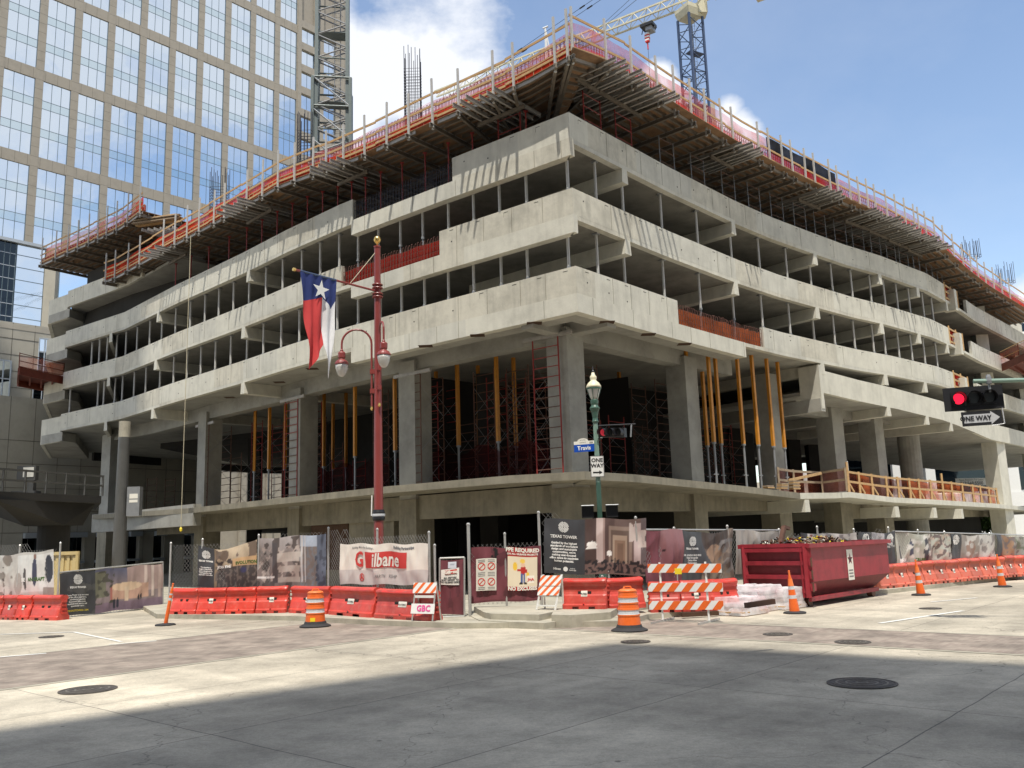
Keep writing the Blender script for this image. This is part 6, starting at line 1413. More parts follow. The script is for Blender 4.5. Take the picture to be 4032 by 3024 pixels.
def channel(P, lab, lean=(0, 0), slim=False, bandm=True):
    r = thing('channelizer_cone', lab, 'traffic cone', (P.x, P.y, 0.005), 'slim orange channelizer cones'); b = MB(); vs = 8
    b.lathe((0, 0, 0), [(.34, 0), (.34, .03), (.28, .05), (.1, .07)], 'rubber', 8); b.build('rubber_base', r, world=False)
    def q(z): return V((lean[0]*z, lean[1]*z, z))
    segs = [(.05, .42, .15, .115, 'orange'), (.42, .52, .115, .107, 'silver'), (.52, .68, .107, .09, 'orange'), (.68, .78, .09, .08, 'silver'), (.78, .98, .085, .06, 'orangel')] if not slim else [(.04, .78, .062, .055, 'orange'), (.78, .86, .056, .056, 'silver'), (.86, .95, .056, .055, 'orange'), (.95, 1.0, .056, .056, 'silver'), (1.0, 1.08, .05, .045, 'orange')]
    for z0, z1, r0, r1, m_ in segs: c = MB(); c.tube(q(z0), q(z1), r0, m_, 14, r2=r1); c.build('sleeve_band', r, world=False, smooth=False)
    zt_ = segs[-1][1]; c = MB(); c.tube(q(zt_), q(zt_+.1), .05, 'orange', 10, r2=.035); c.tube(q(zt_+.1), q(zt_+.2), .03, 'orangel', 10, r2=.028); c.lathe(tuple(q(zt_+.2)), [(.028, 0), (.036, .02), (.02, .05)], 'orange', 10); c.build('grab_top', r, world=False); return r
for x, y, lab in ((1717, 1325, 'orange cone between the wrapped pallets and the dumpster corner'), (1990, 1286, 'orange cone on the road right of the dumpster'), (2166, 1268, 'orange cone farthest right near the frame edge')): channel(atD(x, y, 0), lab, lean=(-.06, 0))
channel(atD(357, 1351, 0), 'leaning slim orange delineator post at the left kerb', lean=(.16, 0), slim=True)
# ------------------------------------------------------------------ barricades
def rail_board(r, A, t, up, L_, H, name='striped_rail', w_=.15, lean=1, n=6, z0=0):
    n_ = t.cross(up).normalized(); b = MB(); b.obox(A+t*L_/2+up*H/2, t*L_/2, n_*.012, up*H/2, 'white'); o = b.build(name, r)
    c = MB(); p = L_/n
    for k in range(-1, n+1):
        s = k*p+p*.25; pts_ = [(s, 0), (s+w_, 0), (s+w_+H*lean, H), (s+H*lean, H)]
        # clip in s
        out = []
        for i in range(4):
            a, d = pts_[i], pts_[(i+1) % 4]; out.append(a)
        pl = out
        for lim, sg in ((0, 1), (L_, -1)):
            res = []
            for i in range(len(pl)):
                a, d = pl[i], pl[(i+1) % len(pl)]; ia, id_ = sg*(a[0]-lim) >= 0, sg*(d[0]-lim) >= 0
                if ia: res.append(a)
                if ia != id_: u = (lim-a[0])/(d[0]-a[0]); res.append((lim, a[1]+(d[1]-a[1])*u))
            pl = res
            if not pl: break
        if len(pl) > 2:
            for sg in (1, -1): c.add([A+t*x+up*z+n_*.0145*sg for x, z in pl], [tuple(range(len(pl)))], 'orange')
    e = c.build('orange_stripes', o); return o
P1_, P2_ = atD(1432, 1343, 0), atD(1532, 1345, 0); t = (P2_-P1_); t.z = 0; t.normalize(); n = V((t.y, -t.x, 0))
bar3 = thing('road_barricade', 'three-board orange and white striped barricade on steel feet', 'barricade', tuple(P1_))
for y0, y1, xa, xb in ((1237, 1219, 1400, 1559), (1278, 1260, 1401, 1562), (1317, 1299, 1403, 1564)):
    a = onvD(xa, y0, P1_+n*.05, P2_+n*.05); d = onvD(xb, y0, P1_+n*.05, P2_+n*.05); h = onvD(xa, y1-1, P1_+n*.05, P2_+n*.05); rail_board(bar3, a, (d-a).normalized(), V((0, 0, 1)), (d-a).length, (h-a).length*.98, w_=.22, lean=.85, n=5)
for p in (P1_, P2_):
    c = MB(); c.beam(p+V((0, 0, .02)), p+V((0, 0, 1.62)), .05, .05, 'white'); c.build('post', bar3); f_ = V((.55, .83, 0)); c = MB(); c.beam(p-f_*.75+V((0, 0, .035)), p+f_*.75+V((0, 0, .035)), .055, .055, 'galv'); c.build('foot', bar3)
c = MB(); a = onvD(1465, 1234, P1_+n*.07, P2_+n*.07); c.obox(a, t*.1, n*.003, V((0, 0, .08)), 'yellow'); c.build('sticker', bar3)
def aframe(nm, lab, P, Q, yt, yb, tilt, low, lean_back=.22, gbc=False):
    t = (Q-P); t.z = 0; L_ = t.length; t.normalize(); n = V((-t.y, t.x, 0)); n = n if n.y > 0 else -n; r = thing(nm, lab, 'barricade', tuple(P)); H = yt
    up = (V((0, 0, 1))*H+n*lean_back+t*tilt).normalized(); up2 = (V((0, 0, 1))*H-n*lean_back+t*tilt).normalized()
    for q in (P, Q):
        c = MB(); c.beam(q, q+up*H, .05, .04, 'white' if not gbc else 'galv'); c.build('leg', r); q2 = q+n*lean_back*2; c = MB(); c.beam(q2, q2+up2*H, .05, .04, 'white' if not gbc else 'galv'); c.build('leg', r)
    rail_board(r, P+up*(H-.32)-n*.03-t*.05, t, up, L_+.1, .3, n=3, w_=.11, lean=.9)
    if gbc:
        A = P+up*.22-n*.03-t*.05; c = MB(); c.obox(A+t*(L_+.1)/2+up*.14, t*(L_+.1)/2, n*.01, up*.14, 'white'); o = c.build('name_board', r); text('GBC', .24, 'pink', A+t*(L_*.62)+up*.14, t, up, o, bold=.008, off=.02)
        c = MB(); c.beam(P+up*(H-.42), Q+up*(H-.42), .03, .07, 'white'); c.build('cross_bar', r)
    else:
        rail_board(r, P+up*low-n*.03-t*.05, t, up, L_+.1, .26, n=3, w_=.11, lean=.9); c = MB(); c.beam(P+up*.12, Q+up*.12, .03, .04, 'white'); c.build('cross_bar', r)
    return r
aframe('a_frame_barricade', 'small A-frame barricade with pink hand-painted letters, left of the narrow gate', atD(890, 1342, .15), atD(934, 1343, .15), 1.12, 0, .0, 0, gbc=True)
Pq, Qq = onvD(1163, 1311, *F4), onvD(1204, 1312, *F4); Pq, Qq = atD(1159, 1317, .34), atD(1199, 1318, .34)
aframe('a_frame_barricade', 'white plastic A-frame barricade leaning askew on the steps', Pq, Qq, 1.02, 0, .14, .42)
# ------------------------------------------------------------------ dumpster
N_ = at(3172, 2390, 0); N_ = V((9.15, 28.15, 0)); s_ = V((.72, .69, 0)).normalized(); e_ = V((-s_.y, s_.x, 0)); W_, L_ = 2.35, 5.75; zT = onvD(1741, 1179, N_, N_+s_).z
dm = thing('roll_off_dumpster', 'large dark red roll-off dumpster heaped with rubble at the kerb', 'dumpster', tuple(N_))
def dp(a, c, z): return N_+s_*a+e_*c+V((0, 0, z))
zb_, zk = .30, .78
b = MB(); prof = [(0, zk, zT), ]
def panel(p0, p1, p2, p3, m_, th=None): b.quad(p0, p1, p2, p3, m_)
ins_ = .42
for c0_, ci in ((0, ins_), (W_, W_-ins_)):
    panel(dp(0, c0_, zk), dp(L_, c0_, zk), dp(L_+.0, c0_, zT), dp(0, c0_, zT), 'dump'); panel(dp(0, c0_, zk), dp(L_, c0_, zk), dp(L_-.55, ci, zb_), dp(0, ci, zb_), 'dumpd')
panel(dp(0, ins_, zb_), dp(L_-.55, ins_, zb_), dp(L_-.55, W_-ins_, zb_), dp(0, W_-ins_, zb_), 'dumpd'); 
b.add([dp(L_, 0, zk), dp(L_, W_, zk), dp(L_, W_, zT), dp(L_, 0, zT), dp(L_-.55, ins_, zb_), dp(L_-.55, W_-ins_, zb_)], [(0, 1, 2, 3), (0, 4, 5, 1)], 'dump')
panel(dp(.05, .05, zT-.25), dp(L_-.05, .05, zT-.25), dp(L_-.05, W_-.05, zT-.25), dp(.05, W_-.05, zT-.25), 'dark'); b.build('hull', dm)
b = MB(); b.quad(dp(0, 0, zb_+.12), dp(0, W_, zb_+.12), dp(0, W_, zT), dp(0, 0, zT), 'dumpd'); b.build('end_door', dm)
b = MB()
for z in (.5, .93, 1.36, zT-.12): b.beam(dp(-.06, .05, z), dp(-.06, W_-.05, z), .1, .13, 'dump')
for c_ in (.08, W_-.08): b.beam(dp(-.06, c_, zb_), dp(-.06, c_, zT), .14, .17, 'dump')
b.beam(dp(-.09, .22, zb_), dp(-.09, .22, zT), .05, .05, 'dump'); b.build('door_ribs', dm)
b = MB(); b.beam(dp(-.1, -.05, zT), dp(L_+.08, -.05, zT), .14, .13, 'dump'); b.beam(dp(-.1, W_+.05, zT), dp(L_+.08, W_+.05, zT), .14, .13, 'dump'); b.beam(dp(L_+.04, 0, zT), dp(L_+.04, W_, zT), .14, .13, 'dump'); b.beam(dp(-.05, 0, zT+.02), dp(-.05, W_, zT+.02), .14, .12, 'dump'); b.build('top_rail', dm)
b = MB(); b.beam(dp(0, -.02, zk), dp(0, -.02, zT), .12, .1, 'dump'); b.beam(dp(-.02, .05, .25), dp(L_-.5, .28, .25), .1, .14, 'dump'); b.beam(dp(-.02, W_-.2, .25), dp(L_-.5, W_-.2, .25), .1, .14, 'dumpd'); b.build('bottom_rail', dm)
for z in (.62, 1.0, zT-.5): c = MB(); c.obox(dp(-.02, -.09, z), s_*.09, e_*.05, V((0, 0, .11)), 'dump'); c.tube(dp(-.1, -.13, z-.14), dp(-.1, -.13, z+.14), .03, 'rustst', 6); c.build('hinge', dm)
for a in (.35, L_-.9):
    for c_ in (.35, W_-.35): c = MB(); c.tube(dp(a, c_-.1, .16), dp(a, c_+.1, .16), .15, 'rustst', 14); c.build('wheel', dm)
c = MB(); A = dp(2.55, -.012, zT-.2); c.quad(A+V((0, 0, -1.0)), A+s_*.42+V((0, 0, -1.0)), A+s_*.42, A, 'paper'); o = c.build('sticker', dm); c = MB(); q = A+s_*.21+V((0, 0, -.32))-e_*.004
pts_ = [q+(s_*math.sin(k*math.pi/5)+V((0, 0, 1))*math.cos(k*math.pi/5))*(.2 if k % 2 == 0 else .085) for k in range(10)]; c.add(pts_, [tuple(range(10))], 'dumpd'); pts_ = [q-e_*.003+(s_*math.sin(k*math.pi/5)+V((0, 0, 1))*math.cos(k*math.pi/5))*(.12 if k % 2 == 0 else .05) for k in range(10)]; c.add(pts_, [tuple(range(10))], 'ink'); c.build('star_emblem', o)
for z in (-.68, -.78, -.88): c = MB(); c.quad(A+s_*.06-e_*.004+V((0, 0, z-.025)), A+s_*.36-e_*.004+V((0, 0, z-.025)), A+s_*.36-e_*.004+V((0, 0, z+.02)), A+s_*.06-e_*.004+V((0, 0, z+.02)), 'grey'); c.build('text_line', o)
rub = thing('rubble_pile', 'heap of scrap steel, yellow hard scraps and white debris in the dumpster', 'rubble', tuple(dp(L_*.35, W_*.5, zT-.1))); b = MB(); rr = random.Random(8)
for k in range(520):
    a, c_ = rr.uniform(.2, 3.6), rr.uniform(.15, W_-.15); z = zT-.1+.34*max(0, 1-((a-2.0)/1.9)**2)*rr.uniform(.3, 1); v1 = V((rr.uniform(-1, 1), rr.uniform(-1, 1), rr.uniform(-.5, .5))).normalized(); v2 = v1.cross(V((rr.random(), rr.random(), rr.random()))).normalized(); v3 = v1.cross(v2)
    b.obox(dp(a, c_, z), v1*rr.uniform(.03, .13), v2*rr.uniform(.01, .05), v3*rr.uniform(.006, .03), rr.choice(['rustst', 'rustst', 'rust', 'rust', 'woodg', 'woodg', 'yellow', 'paper', 'orst', 'poled', 'poled']))
b.build('debris', rub); b = MB(); b.beam(dp(.75, W_*.6, zT-.1), dp(1.15, W_*.6, zT+.62), .14, .12, 'rustst'); b.beam(dp(1.15, W_*.6, zT+.62), dp(1.45, W_*.6, zT+.55), .14, .1, 'rustst'); b.build('steel_beam', rub)
# ------------------------------------------------------------------ wrapped pallets
def pallet(x, y, w_, d__, h_, lab, seed):
    P = atD(x, y, 0); r = thing('wrapped_pallet', lab, 'pallet', (P.x, P.y, 0.005), 'plastic wrapped pallets', .75); q = random.Random(seed); b = MB()
    for k in range(3): b.box(-w_/2, -d__/2+k*(d__/2-.05), 0, w_/2, -d__/2+k*(d__/2-.05)+.1, .09, 'woodg')
    for k in range(6): b.box(-w_/2+k*(w_-.1)/5, -d__/2, .09, -w_/2+k*(w_-.1)/5+.1, d__/2, .115, 'wood')
    b.build('pallet_boards', r, world=False); z = .12; i = 0
    while z+.11 < h_: c = MB(); j = q.uniform(-.03, .03); c.box(-w_/2+.06+j, -d__/2+.06, z, w_/2-.06+j, d__/2-.06, z+.10, 'foil'); c.build('sheet_stack', r, world=False); z += .125; i += 1
    b = MB(); n1, n2 = 40, 14; vs = []
    for j in range(n2+1):
        v = j/n2
        for i in range(n1):
            a = 2*math.pi*i/n1; ca, sa = math.cos(a), math.sin(a); k_ = 1/max(abs(ca), abs(sa)); rx = min(1, 1.0)*k_*.93
            fl = 1+.22*max(0, .25-v)*2; rad = fl if v < .75 else 1-(v-.75)*.35
            if j == n2: rad = .12
            wr = 1+.07*mn.noise(V((ca*3, sa*3, v*3+seed)))+.035*mn.noise(V((ca*9, sa*9, v*4+seed)))
            vs.append((ca*rx*w_/2*rad*wr*1.03, sa*rx*d__/2*rad*wr*1.03, .02+(h_+.05)*min(1, v*1.1)+.05*mn.noise(V((ca*4, sa*4, seed)))*v))
    fs = [(j*n1+i, j*n1+(i+1) % n1, (j+1)*n1+(i+1) % n1, (j+1)*n1+i) for j in range(n2) for i in range(n1)]; b.add(vs, fs, 'wrap'); b.build('stretch_wrap', r, world=False)
    return r
pallet(1598, 1327, 1.3, 1.1, .44, 'low wrapped pallet nearest the barricade, crumpled film', 1); pallet(1634, 1318, 1.45, 1.2, .68, 'tallest wrapped pallet, middle of the three', 2); pallet(1684, 1314, 1.25, 1.1, .56, 'wrapped pallet against the dumpster end', 3)
b = MB(); p = atD(1618, 1300, .95); b.beam((p.x-.3, p.y-.9, .95), (p.x+.35, p.y-.6, .99), .1, .1, 'rustst'); tag(b.build('steel_offcut'), 'short rusty steel bar lying on the middle wrapped pallet', 'steel bar')
b = MB(); p = atD(1510, 1327, .1); b.beam((p.x-.5, p.y, .1), (p.x+.6, p.y+.25, .1), .14, .12, 'rust'); tag(b.build('steel_tube'), 'rusty square tube on the ground behind the barricade', 'steel bar')
#PART8
# unseen back walls added to keep sky light out of the floors
b = MB(); b.wallstrip([(-38, 79), (-29, 99), (10, 116.5), (64, 103)], 10.6, 21, .3, 'concd', inward=1); b.build('sky_block_wall', bld)
b = MB(); b.wallstrip([(-26, 98), (10, 116), (24, 111)], .2, 10.6, .3, 'concd', inward=1); b.build('sky_block_wall', bld)
# off-camera blocks: left inferred from its shadow, right added to cut sky light
def block(label, pts, H, m_='gran'):
    c = (sum(p[0] for p in pts)/4, sum(p[1] for p in pts)/4); r = thing('street_tower', label, 'building', c+(0,)); b = MB(); b.prism(pts, 0, H, m_); b.build('tower_body', r); b = MB()
    for a, d in zip(pts, pts[1:]+pts[:1]):
        A, B = V(a+(0,)), V(d+(0,)); t = (B-A).normalized(); n = V((t.y, -t.x, 0)); n = -n if n.dot(A-V(c+(0,))) < 0 else n; k = 4
        while k < H-3: b.beam(A+t+n*.04+V((0, 0, k)), B-t+n*.04+V((0, 0, k)), .1, 2, 'glassd'); k += 4
    b.build('window_bands', r)
block('very tall tower left of the view, shading the left end of the parking structure', [(-50, -48), (-27.4, -48), (-27.4, 3), (-50, 3)], 196)
block('unseen mid-rise block right of the view, added to cut sky light', [(48, -46), (96, -46), (96, -6), (48, -6)], 62)
# ------------------------------------------------------------------ red flagpole with twin gooseneck lamps
fp = onv(1491, 2080, F3[0], F3[1]); fd = math.hypot(fp.x, fp.y)+1.5; q = dist(1491, 2064, fd); FX, FY = q.x, q.y
def zf_(x, y): return onv(x, y, (FX-1, FY), (FX+1, FY)).z
pole = thing('flag_lamp_post', 'tall maroon street pole with two gooseneck lamps and a flag arm', 'lamp post', (FX, FY, .15))
zt_ = zf_(1496, 970); b = MB(); b.lathe((FX, FY, 0), [(.34, .15), (.34, .5), (.26, .6), (.29, .7), (.22, .9), (.24, 1.1), (.185, 1.3), (.17, 1.5), (.16, 4.5), (.125, 9.0), (.115, zt_-.05), (.135, zt_-.05), (.135, zt_)], 'polered', 20); b.build('pole', pole, smooth=False)
b = MB(); b.lathe((FX, FY, zt_), [(.03, 0), (.03, .1), (.07, .13), (.12, .2), (.13, .26), (.11, .34), (.05, .39), (.002, .4)], 'gold', 18); b.build('finial_ball', pole, smooth=True)
for y_ in (1122, 1135, 1158, 1170): z = zf_(1492, y_); b = MB(); b.lathe((FX, FY, z), [(.19, -.02), (.2, 0), (.19, .02)], 'polered', 20); b.build('collar', pole)
zA_ = zf_(1490, 1147); tip = at(1162, 1062, zA_+.0); tp = V((FX, FY, zA_)); da = (tip-tp); 
b = MB(); b.tube(tp, tip, .04, 'polered', 8); b.tube(tip, tip+da.normalized()*.08, .06, 'gold', 10); b.build('flag_arm', pole)
b = MB(); b.tube(V((FX, FY, zf_(1490, 985))), tp+da*.36, .012, 'rope', 5); b.build('stay_wire', pole)
def goose(dx, dy, x, ytop, ylamp, ybase, nm):
    zt = zf_(1490, ytop); zb = zf_(1490, ybase); zl = zf_(1490, ylamp); d = V((dx, dy, 0)); L_ = d.length; u = d/L_; c0 = V((FX, FY, 0))+u*.22; pts_ = [c0+V((0, 0, zb))]; rad = (L_-.22)/2; zc = zt-rad
    pts_.append(c0+V((0, 0, zc)))
    for k in range(1, 13): a = math.pi*k/12; pts_.append(c0+u*(rad-rad*math.cos(a))+V((0, 0, zc+rad*math.sin(a))))
    pe = pts_[-1]; pts_.append(V((pe.x, pe.y, zl+.42))); b = MB(); b.path(pts_, .038, 'polered', 8); b.build('gooseneck_arm', pole)
    for z in (zb+.55, zb+1.25): c = MB(); c.beam(V((FX, FY, z)), c0+V((0, 0, z))+u*.06, .12, .16, 'polered'); c.build('bracket', pole)
    c = MB(); c.lathe((c0.x, c0.y, zb), [(.002, -.15), (.04, -.13), (.055, -.09), (.04, -.04), (.03, 0)], 'gold', 12); c.build('gold_ball', pole)
    P = V((pe.x, pe.y, zl)); c = MB(); c.lathe(P, [(.24, -.02), (.25, .0), (.235, .05), (.19, .12), (.12, .16), (.10, .19), (.13, .24), (.135, .40), (.11, .44), (.05, .47), (.06, .5), (.04, .54)], 'polered', 18); l = c.build('lamp_hood', pole, smooth=False)
    c = MB(); c.lathe(P, [(.002, -.46), (.07, -.445), (.14, -.38), (.19, -.26), (.225, -.12), (.23, -.02)], 'globe', 18); c.build('glass_globe', l, smooth=True)
pl_l = at(1361, 1440, zf_(1490, 1440)); 
goose(-1.27, -.12, 1361, 1297, 1432, 1600, 'l'); goose(.34, -.85, 1512, 1283, 1418, 1590, 'r')
c = MB(); c.lathe((FX, FY, zf_(1491, 2030)), [(.19, -.18), (.22, -.1), (.2, 0), (.22, .1), (.19, .2)], 'black', 14); c.lathe((FX, FY, zf_(1491, 2030)), [(.225, -.03), (.23, 0), (.225, .06)], 'silver', 14); c.build('black_wrap', pole)
c = MB(); c.beam((FX-.24, FY-.05, zf_(1491, 2030)), (FX-.22, FY-.05, zf_(1491, 1950)), .04, .04, 'white'); c.build('conduit', pole)
# flag hanging from the arm
fl = thing('state_flag', 'lone star flag hanging down from the arm of the maroon pole', 'flag', tuple(tp+da*.7))
U0, U1 = tip+da*-.05, tp+da*.53; ud = (U1-U0); Lf = ud.length; ud.normalize(); nf = V((ud.y, -ud.x, 0)).normalized(); nf = nf if nf.y < 0 else -nf
zl = {0: onv(1253, 1463, tip, tp).z, .5: onv(1297, 1378, tip, tp).z, 1: onv(1308, 1490, tip, tp).z}
nx, ny = 36, 70; vs, fs, mi = [], [], []
def botz(u):
    return zl[0]+.0 if u < .3 else 0
zb0 = zl[0]-U0.z
for j in range(ny+1):
    for i in range(nx+1):
        u, v = i/nx, j/ny
        # the right half (white) is drawn to a narrower tail
        leftx = .30*v**1.1; rightx = 1.0-.10*v; midx = .60+.03*v
        uu = leftx+(midx-leftx)*(u/.5) if u < .5 else midx+(rightx-midx)*((u-.5)/.5)
        lenf = 1.07*((3.05-.85*(u/.5)**1.2) if u < .5 else ((2.2+(u-.5)/.35*1.1) if u < .85 else (3.3-(u-.85)/.15*1.0)))
        z = -lenf*v; f_ = .07*math.sin(uu*26+v*2.2)*(.3+.7*v)+.05*math.sin(v*9+uu*8)*v
        P = U0+ud*(uu*Lf)+V((0, 0, z-(.0)))+nf*(.03+f_)-V((0, 0, .0)); P.z += -.02
        vs.append(tuple(P-V(fl.location)))
for j in range(ny):
    for i in range(nx):
        a = j*(nx+1)+i; fs.append((a, a+1, a+nx+2, a+nx+1)); L2 = 3.05*(j+.5)/ny; mi.append(0 if (j+.5)/ny < .30 else (1 if i < nx*.5 else 2))
me = bpy.data.meshes.new('cloth'); me.from_pydata(vs, [], fs)
for nm_, col in (('flag_blue', (.018, .035, .16)), ('flag_red', (.58, .05, .05)), ('flag_white', (.75, .75, .76))): me.materials.append(mat(nm_, col, .8, var=.08, scale=6))
me.polygons.foreach_set('material_index', mi); me.polygons.foreach_set('use_smooth', [True]*len(fs)); o = bpy.data.objects.new('cloth', me); C.objects.link(o); o.parent = fl
c = MB(); cs = U0+ud*(Lf*.52)-V((0, 0, .52))+nf*.13; pts_ = [cs+(ud*math.sin(k*math.pi/5+.08)+V((0, 0, 1))*math.cos(k*math.pi/5+.08))*(.36 if k % 2 == 0 else .14) for k in range(10)]; c.add([cs]+pts_, [(0, k+1, (k+1) % 10+1) for k in range(10)], 'white'); c.build('star', fl)
c = MB(); c.tube(U0, U1, .05, 'blue' if False else 'crb', 8); c.build('sleeve', fl)
# ------------------------------------------------------------------ green lamp post with signs and signals
q = dist(2362, 2030, 30.9); GX, GY = q.x, q.y
def zg(x, y): return onv(x, y, (GX-1, GY), (GX+1, GY)).z
def xg(x, y): return onv(x, y, (GX-1, GY), (GX+1, GY))
gp = thing('green_lamp_post', 'fluted green lamp post with cream capped lantern at the corner', 'lamp post', (GX, GY, .3)); zt_ = zg(2335, 1700)
b = MB(); n_ = 16; vs = []; zs = [(0, .16), (.6, .13), (1.2, .1), (zt_-.9, .082), (zt_-.35, .078)]
b.lathe((GX, GY, .3), [(.2, 0), (.2, .5), (.14, .7), (.1, 1.2)], 'polegr', 16)
for z0, z1, m_ in ((1.2, zg(2350, 1900), 'polegr'), (zg(2350, 1900), zg(2342, 1660), 'poleli')):
    vs = []
    for z in (z0, z1): vs += [(GX+(.085 if k % 2 else .072)*math.cos(2*math.pi*k/24), GY+(.085 if k % 2 else .072)*math.sin(2*math.pi*k/24), z) for k in range(24)]
    b.add(vs, [(k, (k+1) % 24, 24+(k+1) % 24, 24+k) for k in range(24)], m_)
b.build('fluted_shaft', gp)
z0 = zg(2342, 1660); z1 = zg(2337, 1580); b = MB(); b.lathe((GX, GY, z0), [(.1, -.04), (.12, 0), (.1, .05), (.09, .12), (.13, .35), (.19, .48), (.15, .52), (.12, .58), (.14, z1-z0-.08), (.15, z1-z0+.02), (.11, z1-z0+.06)], 'polegr', 18); b.build('capital', gp)
z2 = zg(2335, 1530); z3 = zg(2335, 1500+0); z2 = zg(2336, 1527); b = MB(); b.lathe((GX, GY, z1+.05), [(.11, 0), (.16, .12), (.22, .32), (.245, z2-z1-.08), (.24, z2-z1-.05)], 'globe', 20); lg_ = b.build('lantern_globe', gp, smooth=True)
b = MB()
for k in range(6): a = k*math.pi/3+.2; b.path([(GX+.115*math.cos(a), GY+.115*math.sin(a), z1+.05), (GX+.235*math.cos(a), GY+.235*math.sin(a), z1+.36), (GX+.26*math.cos(a), GY+.26*math.sin(a), z2)], .012, 'polegr', 5)
b.lathe((GX, GY, z2-.03), [(.265, -.03), (.27, 0), (.265, .03)], 'polegr', 20); b.build('lantern_cage', gp)
b = MB(); b.lathe((GX, GY, z2), [(.27, 0), (.265, .06), (.2, .17), (.13, .23), (.10, .27), (.12, .33), (.12, .40), (.07, .47), (.05, .55)], 'cream', 20); b.build('lantern_cap', gp, smooth=True)
b = MB(); b.lathe((GX, GY, z2+.55), [(.05, 0), (.05, .05), (.02, .1), (.03, .14), (.002, .26)], 'black', 10); b.build('spike_finial', gp)
# street name sign
s1 = xg(2266, 1758); s0 = xg(2338, 1775); rt = V((s0.x-s1.x, -.25, 0)).normalized(); upz = V((0, 0, 1)); nrm = rt.cross(upz)
sg = thing('street_name_sign', 'blue street name sign with white arched top on the green post', 'sign', tuple(s1)); w_ = .74; cz = zg(2300, 1764); O = V((GX-.09, GY-.1, cz))-rt*w_
c = MB(); c.obox(O+rt*w_/2, rt*w_/2, nrm*.008, upz*.13, 'blue'); c.build('blue_panel', sg)
c = MB(); c.obox(O+rt*w_/2+upz*.19, rt*w_/2, nrm*.009, upz*.058, 'paper'); pts_ = [O+rt*(w_*.45)+upz*.248+rt*math.cos(math.pi*k/12)*.2+upz*math.sin(math.pi*k/12)*.1+nrm*.009 for k in range(13)]; c.add(pts_, [tuple(range(13))], 'paper'); c.build('white_panel', sg)
text('Travis', .2, 'white', O+rt*w_*.5, rt, upz, sg, bold=.006); text('SKYLINE', .055, 'ink', O+rt*w_*.45+upz*.285, rt, upz, sg); text('DISTRICT', .055, 'ink', O+rt*w_*.45+upz*.195, rt, upz, sg); text('500', .085, 'ink', O+rt*w_*.86+upz*.18, rt, upz, sg, bold=.002)
ow = thing('one_way_sign', 'white one way sign with right arrow on the green post', 'sign', (GX, GY-.1, zg(2345, 1840))); zc = zg(2343, 1838); O = V((GX-.02, GY-.13, zc)); rt = V((1, 0, 0)); 
c = MB(); c.obox(O, rt*.238, V((0, .008, 0)), upz*.37, 'ink'); c.obox(O-V((0, .009, 0)), rt*.225, V((0, .003, 0)), upz*.357, 'white'); c.obox(O-V((0, .0125, 0)), rt*.215, V((0, .001, 0)), upz*.347, 'ink'); c.obox(O-V((0, .014, 0)), rt*.207, V((0, .001, 0)), upz*.339, 'white'); c.build('panel', ow)
text('ONE', .19, 'ink', O+upz*.21-V((0, .01, 0)), rt, upz, ow, bold=.006); text('WAY', .19, 'ink', O+upz*.02-V((0, .01, 0)), rt, upz, ow, bold=.006)
c = MB(); q = O-upz*.21-V((0, .02, 0)); c.add([q+rt*a+upz*z for a, z in ((-.16, -.025), (.06, -.025), (.06, -.07), (.17, 0), (.06, .07), (.06, .025), (-.16, .025))], [tuple(range(7))], 'ink'); c.build('arrow', ow)
# signal heads
def signal(nm, label, O, right, fw, sc=1, lit='redlit', sign=False):
    r = thing(nm, label, 'traffic signal', tuple(O)); right = V(right).normalized(); fw = V(fw).normalized(); upz = V((0, 0, 1)); s = .345*sc
    if sign:
        c = MB(); c.obox(O+right*s*1.5+fw*-.05, right*(s*1.5+.16), fw*.006, upz*(.30*sc), 'ink'); c.build('backplate', r)
    for k in range(3):
        P = O+right*s*(k+.5); c = MB(); c.obox(P-fw*.11, right*(s/2-.006), fw*.1, upz*s*.5, 'black'); h = c.build('signal_section', r)
        c = MB(); n_ = 20; R_ = .15*sc; up2 = upz; cc = P+fw*.0
        c.add([cc+right*math.cos(2*math.pi*i/n_)*R_*.9+up2*math.sin(2*math.pi*i/n_)*R_*.9 for i in range(n_)], [tuple(range(n_))], (lit if k == 0 else 'lens')); c.build('lens', h)
        c = MB(); vs = []
        for d in (0, .24*sc):
            for i in range(17): a = math.radians(-50+i*280/16); vs.append(cc+right*math.cos(a)*R_+up2*math.sin(a)*R_+fw*(d if (i not in (0, 16)) else d*.6))
        c.add(vs, [(i, i+1, 17+i+1, 17+i) for i in range(16)], 'black'); vs2 = [v_+(v_-cc-fw*(v_-cc).dot(fw)).normalized()*.008 for v_ in vs]; c.add(vs2, [(i, 17+i, 17+i+1, i+1) for i in range(16)], 'black'); c.build('visor', h)
    return r
zc = zg(2400, 1702); O = V((GX+.12, GY-.05, zc)); sr = signal('traffic_signal', 'three lamp traffic signal side-mounted on the green post, red at left', O, (.93, .36, .02), (-.55, -.83, 0), .95, 'reddim')
c = MB(); c.tube((GX, GY, zc+.24), O+V((1.35, .5, .32)), .03, 'black', 6); c.tube((GX, GY, zc-.2), O+V((.1, 0, -.2)), .03, 'black', 6); c.tube(O+V((1.2, .45, .3)), O+V((1.15, .42, -.15)), .03, 'steel', 6); c.build('mounting_bar', sr)
